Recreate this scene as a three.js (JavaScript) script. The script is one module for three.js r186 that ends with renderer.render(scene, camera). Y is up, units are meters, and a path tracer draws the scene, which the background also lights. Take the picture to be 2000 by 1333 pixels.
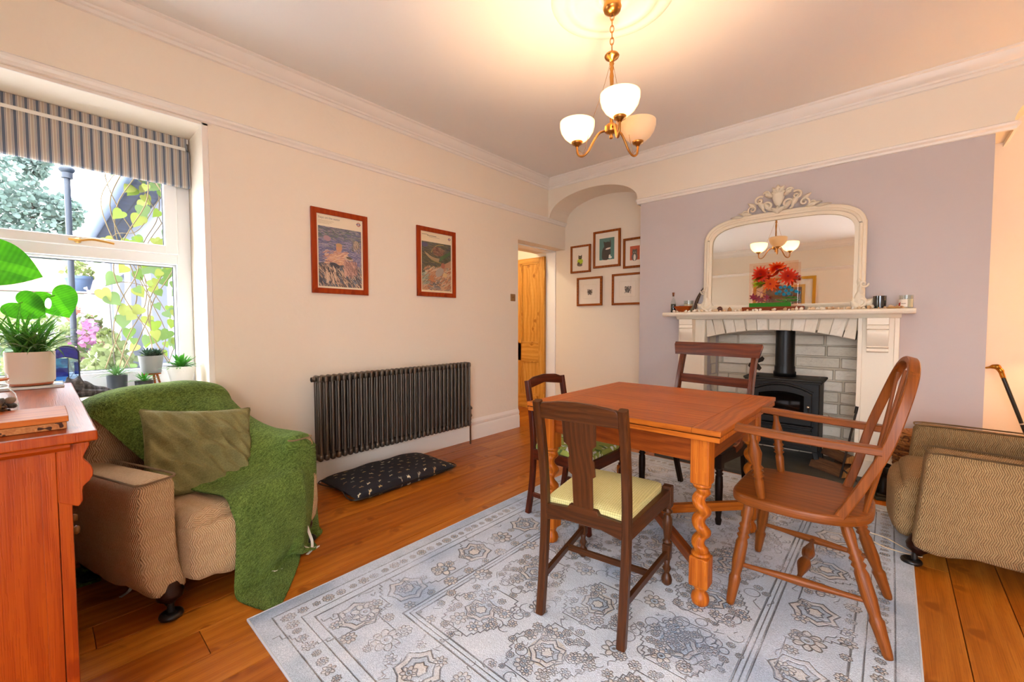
import * as THREE from 'three';
import { RoundedBoxGeometry } from 'three/addons/geometries/RoundedBoxGeometry.js';
import { mergeGeometries, toCreasedNormals } from 'three/addons/utils/BufferGeometryUtils.js';
import { MarchingCubes } from 'three/addons/objects/MarchingCubes.js';

// ---------------------------------------------------------------- camera, sky, exposure
const scene = new THREE.Scene();
const camera = new THREE.PerspectiveCamera(2 * Math.atan(666.5 / 827.3) * 180 / Math.PI, 2000 / 1333, 0.05, 200);
camera.position.set(0, 1.25, 0);
camera.rotation.set(-0.04143, 0.73153, -0.00142, 'YXZ');
const renderer = new THREE.WebGLRenderer({ antialias: true });
renderer.toneMapping = THREE.LinearToneMapping;
renderer.toneMappingExposure = 2.0;
renderer.shadowMap.enabled = true;
const SKY = 8.0, BULB = 0.78, BULB_COLOR = [1.0, 0.65, 0.36];

// ---------------------------------------------------------------- noise and textures
function rng(seed) { let s = seed >>> 0; return () => { s = (s + 0x6d2b79f5) | 0; let t = Math.imul(s ^ (s >>> 15), 1 | s); t = (t + Math.imul(t ^ (t >>> 7), 61 | t)) ^ t; return ((t ^ (t >>> 14)) >>> 0) / 4294967296; }; }
function hash(x, y, s) { let h = Math.imul(x, 374761393) + Math.imul(y, 668265263) + Math.imul(s, 1442695041); h = Math.imul(h ^ (h >>> 13), 1274126177); return ((h ^ (h >>> 16)) >>> 0) / 4294967296; }
const mod = (a, b) => ((a % b) + b) % b;
function tn(x, y, px, py, s) {
  const x0 = Math.floor(x), y0 = Math.floor(y), fx = x - x0, fy = y - y0, u = fx * fx * (3 - 2 * fx), v = fy * fy * (3 - 2 * fy);
  const a = mod(x0, px), b = mod(x0 + 1, px), c = mod(y0, py), d = mod(y0 + 1, py);
  const p = hash(a, c, s), q = hash(b, c, s), r = hash(a, d, s), t = hash(b, d, s);
  return p + (q - p) * u + (r - p + (p - q - r + t) * u) * v;
}
// u, v in 0..1, tileable
function fbm(u, v, fx, fy, s, oct = 4) { let a = 0, w = 0.5, n = 0; for (let i = 0; i < oct; i++) { a += w * tn(u * fx, v * fy, fx, fy, s + i * 17); n += w; w *= 0.5; fx *= 2; fy *= 2; } return a / n; }
const lerp = (a, b, t) => a + (b - a) * t, clamp = (x, a = 0, b = 1) => Math.min(b, Math.max(a, x)), sstep = (a, b, x) => { const t = clamp((x - a) / (b - a)); return t * t * (3 - 2 * t); };
const mix3 = (a, b, t) => [lerp(a[0], b[0], t), lerp(a[1], b[1], t), lerp(a[2], b[2], t)];
const hex = (h) => [(h >> 16 & 255) / 255, (h >> 8 & 255) / 255, (h & 255) / 255];
function setTex(t, srgb, rx, ry) { t.wrapS = t.wrapT = THREE.RepeatWrapping; t.magFilter = THREE.LinearFilter; t.minFilter = THREE.LinearMipmapLinearFilter; t.generateMipmaps = true; if (srgb) t.colorSpace = THREE.SRGBColorSpace; t.repeat.set(rx, ry); t.needsUpdate = true; return t; }
function tex(w, h, fn, srgb = true, rx = 1, ry = 1) {
  const d = new Uint8Array(w * h * 4);
  for (let y = 0; y < h; y++) for (let x = 0; x < w; x++) { const c = fn((x + 0.5) / w, (y + 0.5) / h, x, y), o = (y * w + x) * 4; if (typeof c === 'number') d[o] = d[o + 1] = d[o + 2] = clamp(c) * 255; else { d[o] = clamp(c[0]) * 255; d[o + 1] = clamp(c[1]) * 255; d[o + 2] = clamp(c[2]) * 255; } d[o + 3] = 255; }
  return setTex(new THREE.DataTexture(d, w, h, THREE.RGBAFormat), srgb, rx, ry);
}
function canvasTex(w, h, draw, srgb = true, rx = 1, ry = 1) { const c = document.createElement('canvas'); c.width = w; c.height = h; draw(c.getContext('2d'), w, h); return setTex(new THREE.CanvasTexture(c), srgb, rx, ry); }
const M = {};
function mat(o = {}) {
  const m = new THREE.MeshPhysicalMaterial({ roughness: 0.6, metalness: 0 });
  for (const k in o) { if (k === 'color') m.color = Array.isArray(o.color) ? new THREE.Color().setRGB(...o.color) : new THREE.Color(o.color); else if (k === 'emissive') m.emissive = new THREE.Color().setRGB(...o.emissive); else if (k === 'sheenColor' || k === 'attenuationColor' || k === 'specularColor') m[k] = new THREE.Color(o[k]); else m[k] = o[k]; }
  return m;
}
// wood: u along the grain (1.2 m), v across (0.3 m)
function woodTex(seed, dark, mid, light, { rings = 9, contrast = 1, knots = 0, w = 768, h = 384 } = {}) {
  dark = hex(dark); mid = hex(mid); light = hex(light);
  const R = rng(seed), ks = [...Array(knots)].map(() => [R(), R(), 0.5 + R()]);
  const val = (u, v) => {
    let bend = (fbm(u, v, 3, 2, seed, 3) - 0.5) * 0.5, k = 0;
    for (const [a, b, s] of ks) { let du = Math.abs(u - a), dv = Math.abs(v - b); du = Math.min(du, 1 - du); dv = Math.min(dv, 1 - dv); const d = (du * 4) ** 2 + dv * dv, g = Math.exp(-d * 220 / s); bend += 0.35 * Math.exp(-d * 60 / s); k = Math.max(k, g); }
    const r = 0.5 + 0.5 * Math.sin((v * rings + bend * rings * 0.55) * 6.2832), fine = fbm(u, v, 5, 120, seed + 5, 2), pores = fbm(u, v, 22, 190, seed + 9, 1), broad = fbm(u, v, 2, 4, seed + 3, 2);
    return [clamp(0.5 + contrast * ((r - 0.5) * 0.34 + (fine - 0.5) * 0.55 + (broad - 0.5) * 0.5) - k * 0.9), fine, pores, k];
  };
  return { color: tex(w, h, (u, v) => { const [t, f, p, k] = val(u, v); let c = t < 0.5 ? mix3(dark, mid, t * 2) : mix3(mid, light, t * 2 - 1); c = mix3(c, dark, (p > 0.72 ? 0.35 * contrast : 0) + k * 0.6); return c; }, true, 1 / 1.2, 1 / 0.3),
    bump: tex(w, h, (u, v) => { const [t, f, p] = val(u, v); return 0.5 + (f - 0.5) * 0.4 - (p > 0.72 ? 0.3 : 0); }, false, 1 / 1.2, 1 / 0.3) };
}
function woodMat(wt, o = {}) { return mat({ map: wt.color, bumpMap: wt.bump, bumpScale: 0.0006, roughness: 0.42, specularIntensity: 0.45, ...o }); }

// ---------------------------------------------------------------- geometry helpers
const V3 = (x, y, z) => new THREE.Vector3(x, y, z);
function prep(g) { let q = g.index ? g.toNonIndexed() : g; for (const k of Object.keys(q.attributes)) if (!['position', 'normal', 'uv'].includes(k)) q.deleteAttribute(k); if (!q.attributes.normal) q.computeVertexNormals(); if (!q.attributes.uv) q.setAttribute('uv', new THREE.BufferAttribute(new Float32Array(q.attributes.position.count * 2), 2)); q.clearGroups(); return q; }
const merge = (list) => list.length === 1 ? list[0] : mergeGeometries(list.map(prep));
function tr(g, x = 0, y = 0, z = 0, rx = 0, ry = 0, rz = 0, s = 1) { const m = new THREE.Matrix4().compose(V3(x, y, z), new THREE.Quaternion().setFromEuler(new THREE.Euler(rx, ry, rz, 'YXZ')), typeof s === 'number' ? V3(s, s, s) : V3(...s)); g.applyMatrix4(m); return g; }
function box(w, h, d, x = 0, y = 0, z = 0, r = 0.003, seg = 1) { r = Math.min(r, w / 2.05, h / 2.05, d / 2.05); const g = r > 0 ? new RoundedBoxGeometry(w, h, d, seg, r) : new THREE.BoxGeometry(w, h, d); g.translate(x, y, z); return g; }
// box between two opposite corners
const boxc = (x0, y0, z0, x1, y1, z1, r = 0.003) => box(Math.abs(x1 - x0), Math.abs(y1 - y0), Math.abs(z1 - z0), (x0 + x1) / 2, (y0 + y1) / 2, (z0 + z1) / 2, r);
function lathe(pts, seg = 24) { return new THREE.LatheGeometry(pts.map(([r, y]) => new THREE.Vector2(r, y)), seg); }
function curve(pts, closed = false, t = 0.5) { return new THREE.CatmullRomCurve3(pts.map((p) => V3(...p)), closed, 'catmullrom', t); }
function tube(pts, r, seg = 24, rad = 8, closed = false) { return new THREE.TubeGeometry(curve(pts, closed), seg, r, rad, closed); }
// straight bar of round section with varying radius: list of [t, r]
function bar(a, b, r0, r1 = r0, rad = 10) { const A = V3(...a), B = V3(...b), L = A.distanceTo(B), g = new THREE.CylinderGeometry(r1, r0, L, rad, 1); g.translate(0, L / 2, 0); g.applyQuaternion(new THREE.Quaternion().setFromUnitVectors(V3(0, 1, 0), B.clone().sub(A).normalize())); g.translate(...a); return g; }
// turned spindle from a to b with profile [t 0..1, r]
function spindle(a, b, prof, seg = 16) { const A = V3(...a), B = V3(...b), L = A.distanceTo(B), g = lathe([[0, 0], ...prof.map(([t, r]) => [r, t * L]), [0, L]], seg); uvCyl(g); g.applyQuaternion(new THREE.Quaternion().setFromUnitVectors(V3(0, 1, 0), B.clone().sub(A).normalize())); g.translate(...a); return g; }
// flat board swept along points: sect w (across 'side' dir) x t
function sweep(pts, w, t, side, n = 16, closed = false, round = 0.3) {
  const c = curve(pts, closed), pos = [], uv = [], idx = [], S = V3(...side).normalize(), sect = [], k = Math.min(w, t) * 0.5 * round;
  for (const [sx, sy] of [[1, 1], [-1, 1], [-1, -1], [1, -1]]) { const a = [sx * (w / 2), sy * (t / 2 - k)], b = [sx * (w / 2 - k), sy * (t / 2)]; if (sx * sy > 0) sect.push(a, b); else sect.push(b, a); }
  const len = c.getLength(), m = sect.length;
  for (let i = 0; i <= n; i++) {
    const u = i / n, p = c.getPointAt(u), T = c.getTangentAt(u), N = V3().crossVectors(T, S).normalize(), Sd = V3().crossVectors(N, T).normalize();
    const W = typeof w === 'number' ? 1 : 1;
    for (let j = 0; j <= m; j++) { const [x, y] = sect[j % m]; const q = p.clone().addScaledVector(Sd, x * W).addScaledVector(N, y); pos.push(q.x, q.y, q.z); uv.push(u * len, j / m * 2 * (w + t)); }
  }
  for (let i = 0; i < n; i++) for (let j = 0; j < m; j++) { const a = i * (m + 1) + j, b = a + 1, d = a + m + 1, e = d + 1; idx.push(a, b, d, b, e, d); }
  if (!closed) for (const [i, f] of [[0, 1], [n, 0]]) for (let j = 1; j < m - 1; j++) { const o = i * (m + 1); f ? idx.push(o, o + j + 1, o + j) : idx.push(o, o + j, o + j + 1); }
  const g = new THREE.BufferGeometry(); g.setAttribute('position', new THREE.Float32BufferAttribute(pos, 3)); g.setAttribute('uv', new THREE.Float32BufferAttribute(uv, 2)); g.setIndex(idx);
  const h = toCreasedNormals(g, 0.6); fixWinding(h); return h;
}
// make sure faces look outwards (signed volume positive)
function fixWinding(g) {
  const p = g.attributes.position, ix = g.index; let vol = 0; const A = V3(), B = V3(), C = V3(), n = ix ? ix.count : p.count;
  for (let i = 0; i < n; i += 3) { A.fromBufferAttribute(p, ix ? ix.getX(i) : i); B.fromBufferAttribute(p, ix ? ix.getX(i + 1) : i + 1); C.fromBufferAttribute(p, ix ? ix.getX(i + 2) : i + 2); vol += A.dot(B.cross(C)); }
  if (vol < 0) { if (ix) for (let i = 0; i < n; i += 3) { const t = ix.getX(i); ix.setX(i, ix.getX(i + 1)); ix.setX(i + 1, t); } else for (const at of Object.values(g.attributes)) for (let i = 0; i < n; i += 3) for (let k = 0; k < at.itemSize; k++) { const t = at.array[i * at.itemSize + k]; at.array[i * at.itemSize + k] = at.array[(i + 1) * at.itemSize + k]; at.array[(i + 1) * at.itemSize + k] = t; }
    if (g.attributes.normal) for (let i = 0; i < g.attributes.normal.array.length; i++) g.attributes.normal.array[i] *= -1; }
  return g;
}
function grid(nu, nv, fn, uvs = [1, 1]) { const pos = [], uv = [], idx = []; for (let j = 0; j <= nv; j++) for (let i = 0; i <= nu; i++) { const p = fn(i / nu, j / nv); pos.push(p[0], p[1], p[2]); uv.push(p.length > 3 ? p[3] : i / nu * uvs[0], p.length > 4 ? p[4] : j / nv * uvs[1]); } for (let j = 0; j < nv; j++) for (let i = 0; i < nu; i++) { const a = j * (nu + 1) + i, b = a + 1, c = a + nu + 1, d = c + 1; idx.push(a, b, c, b, d, c); } const g = new THREE.BufferGeometry(); g.setAttribute('position', new THREE.Float32BufferAttribute(pos, 3)); g.setAttribute('uv', new THREE.Float32BufferAttribute(uv, 2)); g.setIndex(idx); g.computeVertexNormals(); return g; }
function shape(pts) { const s = new THREE.Shape(); pts.forEach(([x, y], i) => i ? s.lineTo(x, y) : s.moveTo(x, y)); return s; }
function extrude(pts, d, bevel = 0, seg = 1, holes = []) { const s = Array.isArray(pts) ? shape(pts) : pts; for (const h of holes) s.holes.push(new THREE.Path(h.map(([x, y]) => new THREE.Vector2(x, y)))); return new THREE.ExtrudeGeometry(s, { depth: d - 2 * bevel, bevelEnabled: bevel > 0, bevelThickness: bevel, bevelSize: bevel, bevelOffset: -bevel, bevelSegments: seg, curveSegments: 20 }).translate(0, 0, bevel); }
// extrude a profile [(a, b)] along x, from x0 to x1: profile a -> z, b -> y
function molding(prof, len) { const g = extrude(prof, len); return g; }
// uv in metres by dominant normal; grain axis gets u
function uvBox(g, axis = -1, ou = 0, ov = 0) {
  if (!g.attributes.normal) g.computeVertexNormals(); g.computeBoundingBox(); const s = g.boundingBox.getSize(V3()), dims = [s.x, s.y, s.z]; if (axis < 0) axis = dims.indexOf(Math.max(...dims));
  const p = g.attributes.position, n = g.attributes.normal, uv = new Float32Array(p.count * 2), P = [0, 0, 0], N = [0, 0, 0], o = [0, 1, 2].filter((k) => k !== axis);
  for (let i = 0; i < p.count; i++) { P[0] = p.getX(i); P[1] = p.getY(i); P[2] = p.getZ(i); N[0] = Math.abs(n.getX(i)); N[1] = Math.abs(n.getY(i)); N[2] = Math.abs(n.getZ(i)); const d = N.indexOf(Math.max(...N)); let u, v; if (d === axis) { u = P[o[0]]; v = P[o[1]]; } else { u = P[axis]; v = P[o.find((k) => k !== d)]; } uv[i * 2] = u + ou; uv[i * 2 + 1] = v + ov; }
  g.setAttribute('uv', new THREE.BufferAttribute(uv, 2)); return g;
}
function uvCyl(g, ou = 0) { const p = g.attributes.position, uv = new Float32Array(p.count * 2); for (let i = 0; i < p.count; i++) { uv[i * 2] = p.getY(i) + ou; uv[i * 2 + 1] = Math.atan2(p.getZ(i), p.getX(i)) * 0.035; } g.setAttribute('uv', new THREE.BufferAttribute(uv, 2)); return g; }
function deform(g, fn) { const p = g.attributes.position, v = [0, 0, 0]; for (let i = 0; i < p.count; i++) { const q = fn(p.getX(i), p.getY(i), p.getZ(i)); p.setXYZ(i, q[0], q[1], q[2]); } p.needsUpdate = true; return g; }
// normals averaged over coincident vertices, whatever their uv
function smooth(g) {
  g = g.index ? g.toNonIndexed() : g; const p = g.attributes.position, map = new Map(), n = new Float32Array(p.count * 3), A = V3(), B = V3(), C = V3(), keys = [];
  for (let i = 0; i < p.count; i++) keys.push(Math.round(p.getX(i) * 2e4) + ',' + Math.round(p.getY(i) * 2e4) + ',' + Math.round(p.getZ(i) * 2e4));
  for (let i = 0; i < p.count; i += 3) { A.fromBufferAttribute(p, i); B.fromBufferAttribute(p, i + 1); C.fromBufferAttribute(p, i + 2); B.sub(A); C.sub(A); B.cross(C); for (let k = 0; k < 3; k++) { const m = map.get(keys[i + k]); if (m) m.add(B); else map.set(keys[i + k], B.clone()); } }
  for (let i = 0; i < p.count; i++) { const m = map.get(keys[i]), l = m.length() || 1; n[i * 3] = m.x / l; n[i * 3 + 1] = m.y / l; n[i * 3 + 2] = m.z / l; }
  g.setAttribute('normal', new THREE.BufferAttribute(n, 3)); return g;
}
// rounded, finely divided box for upholstery
function puff(w, h, d, r, n = [12, 12, 12], fn = null) {
  const g = new THREE.BoxGeometry(w, h, d, ...n), H = [w / 2, h / 2, d / 2];
  deform(g, (x, y, z) => { const P = [x, y, z], c = P.map((q, k) => clamp(q, -H[k] + r, H[k] - r)), e = P.map((q, k) => q - c[k]), l = Math.hypot(...e) || 1; const o = c.map((q, k) => q + (l > 1e-6 ? e[k] / l * Math.min(r, Math.max(Math.abs(e[0]), Math.abs(e[1]), Math.abs(e[2]))) : 0)); return fn ? fn(...o) : o; });
  return g;
}

// ---------------------------------------------------------------- naming
const used = {};
function numbered(n) { const k = used[n] = (used[n] ?? -1) + 1; return k ? n + '_' + String(k).padStart(3, '0') : n; }
function thing(name, label, category, [x, y, z] = [0, 0, 0], turn = 0, group) { const o = new THREE.Group(); o.name = numbered(name); scene.add(o); o.position.set(x, y, z); o.rotation.y = turn; o.userData = { label, category }; if (group) o.userData.group = group; return o; }
function part(parent, name, g, m, label) { const o = new THREE.Mesh(Array.isArray(g) ? merge(g) : g, m); o.name = name; parent.add(o); if (label) o.userData.label = label; return o; }
function parts(parent, name, list, m) { let k = 0; return list.map((g) => part(parent, k ? name + '_' + String(k++).padStart(3, '0') : (k++, name), g, m)); }
function struct(name, g, m) { const o = new THREE.Mesh(Array.isArray(g) ? merge(g) : g, m); o.name = name; o.userData.kind = 'structure'; scene.add(o); return o; }
function single(name, label, category, g, m, pos = [0, 0, 0], turn = 0, group) { const o = new THREE.Mesh(Array.isArray(g) ? merge(g) : g, m); o.name = numbered(name); o.position.set(...pos); o.rotation.y = turn; o.userData = { label, category }; if (group) o.userData.group = group; scene.add(o); return o; }

// sky: bright overcast with soft cloud
{
  const w = 512, h = 256, d = new Float32Array(w * h * 4);
  for (let y = 0; y < h; y++) for (let x = 0; x < w; x++) { const e = ((y + 0.5) / h - 0.5) * Math.PI, u = x / w, c = fbm(u, y / h, 6, 8, 3, 4), k = sstep(0.35, 0.7, c), up = Math.max(0, Math.sin(e)), o = (y * w + x) * 4, s = (e < 0 ? 0.35 : 0.92 + 0.25 * up) * SKY;
    d[o] = s * lerp(0.80, 1.0, k); d[o + 1] = s * lerp(0.9, 1.0, k); d[o + 2] = s * lerp(1.06, 1.02, k); d[o + 3] = 1; }
  const t = new THREE.DataTexture(d, w, h, THREE.RGBAFormat, THREE.FloatType); t.mapping = THREE.EquirectangularReflectionMapping; t.magFilter = THREE.LinearFilter; t.colorSpace = THREE.LinearSRGBColorSpace; t.needsUpdate = true; scene.background = t;
}
// ---------------------------------------------------------------- the room
const XL = -3.345, XR = 1.74, ZB = -4.43, ZA = -4.81, ZN = 1.15, H = 3.09, T = 0.5;
const plasterBump = tex(512, 512, (u, v) => fbm(u, v, 6, 6, 11, 5) * 0.6 + fbm(u, v, 60, 60, 23, 2) * 0.4, false, 1 / 1.5, 1 / 1.5);
M.wall = mat({ color: 0xf3e6d2, roughness: 0.75, bumpMap: plasterBump, bumpScale: 0.002 });
M.ceiling = mat({ color: 0xf5f0e9, roughness: 0.85, bumpMap: plasterBump, bumpScale: 0.0008 });
M.breast = mat({ color: 0xcbc0bd, roughness: 0.8, bumpMap: plasterBump, bumpScale: 0.0014 });
M.trim = mat({ color: 0xf3ebe0, roughness: 0.4 });
M.upvc = mat({ color: 0xf6f8fa, roughness: 0.22 });
M.glass = mat({ color: 0xffffff, roughness: 0.0, transmission: 1, thickness: 0, ior: 1.5 });
const oak = woodTex(1, 0x8a4d18, 0xb4702c, 0xcc8c45, { rings: 8 }), pine = woodTex(2, 0xa5581a, 0xc2772f, 0xd39044, { rings: 6, knots: 3 }), darkOak = woodTex(3, 0x2f1a0b, 0x4c2b14, 0x65401f, { rings: 12, contrast: 0.75 }), elm = woodTex(4, 0x643a18, 0x875027, 0xa06a38, { rings: 7, contrast: 0.75 }), mahog = woodTex(5, 0x3a170b, 0x632a14, 0x844224, { rings: 9, contrast: 0.8 }), plank = woodTex(6, 0x96500f, 0xba6e20, 0xd08a36, { rings: 5, knots: 5, contrast: 0.9, w: 1024 });

// floor boards, each its own
{
  const base = struct('floor', [boxc(XL - T, -0.12, ZA - 0.4, XR + 0.1, -0.022, ZN + 0.1, 0), boxc(XL - 1.85, -0.12, -5.5, XL - T, -0.022, -2.7, 0), boxc(XL - T, -0.12, -5.5, XL, -0.022, ZA - 0.4, 0)], mat({ color: 0x3a2415, roughness: 0.9 }));
  const R = rng(77), tints = [0xffffff, 0xf2e2d2, 0xe6d0bc, 0xfaf0e4].map((c) => woodMat(plank, { color: new THREE.Color(c).getHex(), roughness: 0.34, clearcoat: 0.12, clearcoatRoughness: 0.3, bumpScale: 0.0007 }));
  const list = [], W = 0.178; let k = 0;
  for (let x = XL - 1.75; x < XR; x += W) {
    let z = ZA - 0.4 - R() * 1.6;
    while (z < ZN) { const L = 1.9 + R() * 1.5, z0 = Math.max(z, ZA - 0.4), z1 = Math.min(z + L, x < XL - T ? -2.75 : ZN + 0.05); if (z1 - z0 > 0.08) { const g = boxc(x + 0.0012, -0.022, z0 + 0.001, Math.min(x + W, XR + 0.05) - 0.0012, 0, z1 - 0.001, 0.0016); uvBox(g, 2, R() * 5, R() * 5); const o = part(base, k ? 'floorboard_' + String(k).padStart(3, '0') : 'floorboard', g, tints[Math.floor(R() * 4)]); k++; } z += L; }
  }
}
struct('ceiling', boxc(XL - T, H, ZA - 0.4, XR + 0.2, H + 0.2, ZN + 0.2, 0), M.ceiling);

// left wall with window and doorway
const WZ0 = -0.735, WZ1 = 0.95, WY0 = 0.815, WY1 = 2.53, DZ0 = -3.836, DY = 2.25;
{
  const zMin = ZA - 0.4, zMax = ZN + 0.2;
  // drawn in the (z, y) plane, extruded along x
  const s = shape([[zMin, 0], [ZA, 0], [ZA, DY], [DZ0, DY], [DZ0, 0], [zMax, 0], [zMax, H], [zMin, H]]);
  s.holes.push(new THREE.Path([[WZ0, WY0], [WZ1, WY0], [WZ1, WY1], [WZ0, WY1]].map(([a, b]) => new THREE.Vector2(a, b))));
  const g = new THREE.ExtrudeGeometry(s, { depth: T, bevelEnabled: false }); g.rotateY(-Math.PI / 2); g.translate(XL, 0, 0);   // shape x -> z, depth -> -x
  uvBox(g, 1); struct('wall_left', g, M.wall);
}
struct('wall_right', uvBox(boxc(XR, 0, ZA - 0.2, XR + 0.2, H, ZN + 0.2, 0), 1), M.wall);
const GX0 = -0.5, GX1 = 1.6, GY = 2.45;
{ const g = extrude([[XL, 0], [GX0, 0], [GX0, GY], [GX1, GY], [GX1, 0], [XR, 0], [XR, H], [XL, H]], 0.2); g.translate(0, 0, ZN); struct('wall_near', uvBox(g, 1), M.wall); }
// unseen glazed doors behind the camera, added to let in frontal fill daylight
{
  const d = new THREE.Group(); d.name = 'door_2'; d.userData = { kind: 'structure' }; scene.add(d); const z0 = ZN + 0.05, z1 = ZN + 0.12, n = 3, w = (GX1 - GX0) / n;
  part(d, 'door_frame', [boxc(GX0, 0, z0, GX0 + 0.04, GY, z1, 0.004), boxc(GX1 - 0.04, 0, z0, GX1, GY, z1, 0.004), boxc(GX0, GY - 0.04, z0, GX1, GY, z1, 0.004)], M.upvc);
  for (let i = 0; i < n; i++) { const a = GX0 + i * w + 0.03, b = a + w - 0.06, l = part(d, 'door_leaf', [boxc(a, 0.01, z0, a + 0.07, GY - 0.04, z1, 0.006), boxc(b - 0.07, 0.01, z0, b, GY - 0.04, z1, 0.006), boxc(a, 0.01, z0, b, 0.15, z1, 0.006), boxc(a, GY - 0.12, z0, b, GY - 0.04, z1, 0.006)], M.upvc); part(l, 'pane', tr(new THREE.PlaneGeometry(b - a - 0.14, GY - 0.27), (a + b) / 2, (GY + 0.03) / 2, (z0 + z1) / 2), M.glass); }
}
struct('wall_back', uvBox(boxc(XL, 0, ZA - 0.4, XR, H, ZA, 0), 1), M.wall);
// upper back wall with the two arched alcoves
{
  const yS = 2.585, pts = [], arch = (x0, x1, rise) => { const a = []; for (let i = 0; i <= 28; i++) { const t = Math.PI * (1 - i / 28); a.push([(x0 + x1) / 2 + (x1 - x0) / 2 * Math.cos(t), yS + rise * Math.pow(Math.sin(t), 0.85)]); } return a; };
  pts.push([XL, yS], ...arch(XL + 0.02, -2.115, 0.285).slice(1, -1), [-2.115, yS], [0.575, yS], ...arch(0.575, XR - 0.02, 0.285).slice(1, -1), [XR, yS], [XR, H], [XL, H]);
  const g = extrude(pts, ZB - ZA); g.translate(0, 0, ZA); uvBox(g, 1); struct('wall_arches', g, M.wall);
}
// chimney breast, painted pale lilac grey
const FX0 = -1.371, FX1 = -0.204, BX0 = -2.083, BX1 = 0.493;
{
  const g = extrude([[BX0, 0], [FX0, 0], [FX0, 1.32], [FX1, 1.32], [FX1, 0], [BX1, 0], [BX1, 2.59], [BX0, 2.59]], ZB - ZA + 0.02); g.translate(0, 0, ZA - 0.02); uvBox(g, 1);
  struct('wall_chimney_breast', g, M.breast);
}
// cornice, picture rail, skirting: profiles (out from the wall, height) run along each wall
function run(name, prof, segs, m) {
  const gs = segs.map(([ax, az, bx, bz, nx, nz]) => { const L = Math.hypot(bx - ax, bz - az), g = extrude(prof, L); const X = V3(nx, 0, nz), D = V3((bx - ax) / L, 0, (bz - az) / L); g.applyMatrix4(new THREE.Matrix4().makeBasis(X, V3(0, 1, 0), D).setPosition(ax, 0, az)); fixWinding(g); return toCreasedNormals(g, 0.5); });
  return struct(name, gs, m);
}
const corn = [[0, H], [0.075, H], [0.075, H - 0.012], [0.062, H - 0.02], [0.055, H - 0.045], [0.036, H - 0.07], [0.022, H - 0.08], [0.022, H - 0.094], [0.012, H - 0.1], [0.012, H - 0.122], [0, H - 0.128]];
run('trim_1', corn, [[XL, ZB, XL, ZN, 1, 0], [XL, ZB, XR, ZB, 0, 1], [XL, ZN, XR, ZN, 0, -1], [XR, ZB, XR, ZN, -1, 0]], M.trim);
const rail = [[0, 2.552], [0.012, 2.556], [0.016, 2.572], [0.03, 2.584], [0.034, 2.597], [0.024, 2.606], [0.012, 2.61], [0, 2.613]];
run('trim_2', rail, [[XL, ZA, XL, ZN, 1, 0], [-2.12, ZB, 0.585, ZB, 0, 1], [XL, ZN, XR, ZN, 0, -1], [XR, ZA, XR, ZN, -1, 0], [-2.115, ZB, -2.115, ZA, -1, 0], [0.575, ZB, 0.575, ZA, 1, 0]], M.trim);
const skirt = [[0, 0], [0.024, 0], [0.024, 0.135], [0.019, 0.15], [0.012, 0.156], [0.019, 0.17], [0.019, 0.19], [0.008, 0.21], [0, 0.222]];
run('baseboard_left', skirt, [[XL, DZ0, XL, ZN, 1, 0]], M.trim);
run('baseboard_back', skirt, [[XL + 0.02, ZA, BX0, ZA, 0, 1], [BX0, ZA, BX0, ZB, -1, 0], [BX0, ZB, -1.62, ZB, 0, 1], [0.05, ZB, BX1, ZB, 0, 1], [BX1, ZB, BX1, ZA, 1, 0], [BX1, ZA, XR, ZA, 0, 1]], M.trim);
run('baseboard_right', skirt, [[XR, ZA, XR, ZN, -1, 0]], M.trim);
run('baseboard_near', skirt, [[XL, ZN, GX0, ZN, 0, -1]], M.trim);
// ceiling rose
{
  const rr = [[0, 0], [0.075, 0], [0.085, -0.012], [0.105, -0.018], [0.125, -0.008], [0.15, -0.01], [0.19, -0.012], [0.205, -0.024], [0.225, -0.03], [0.25, -0.024], [0.262, -0.012], [0.28, -0.012], [0.295, -0.02], [0.32, -0.022], [0.34, -0.01], [0.345, 0]];
  const g = lathe(rr.map(([r, y]) => [r, y]).reverse(), 64); g.translate(-1.228, H + 0.001, -2.221); struct('ceiling_rose', g, M.trim);
}
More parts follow.
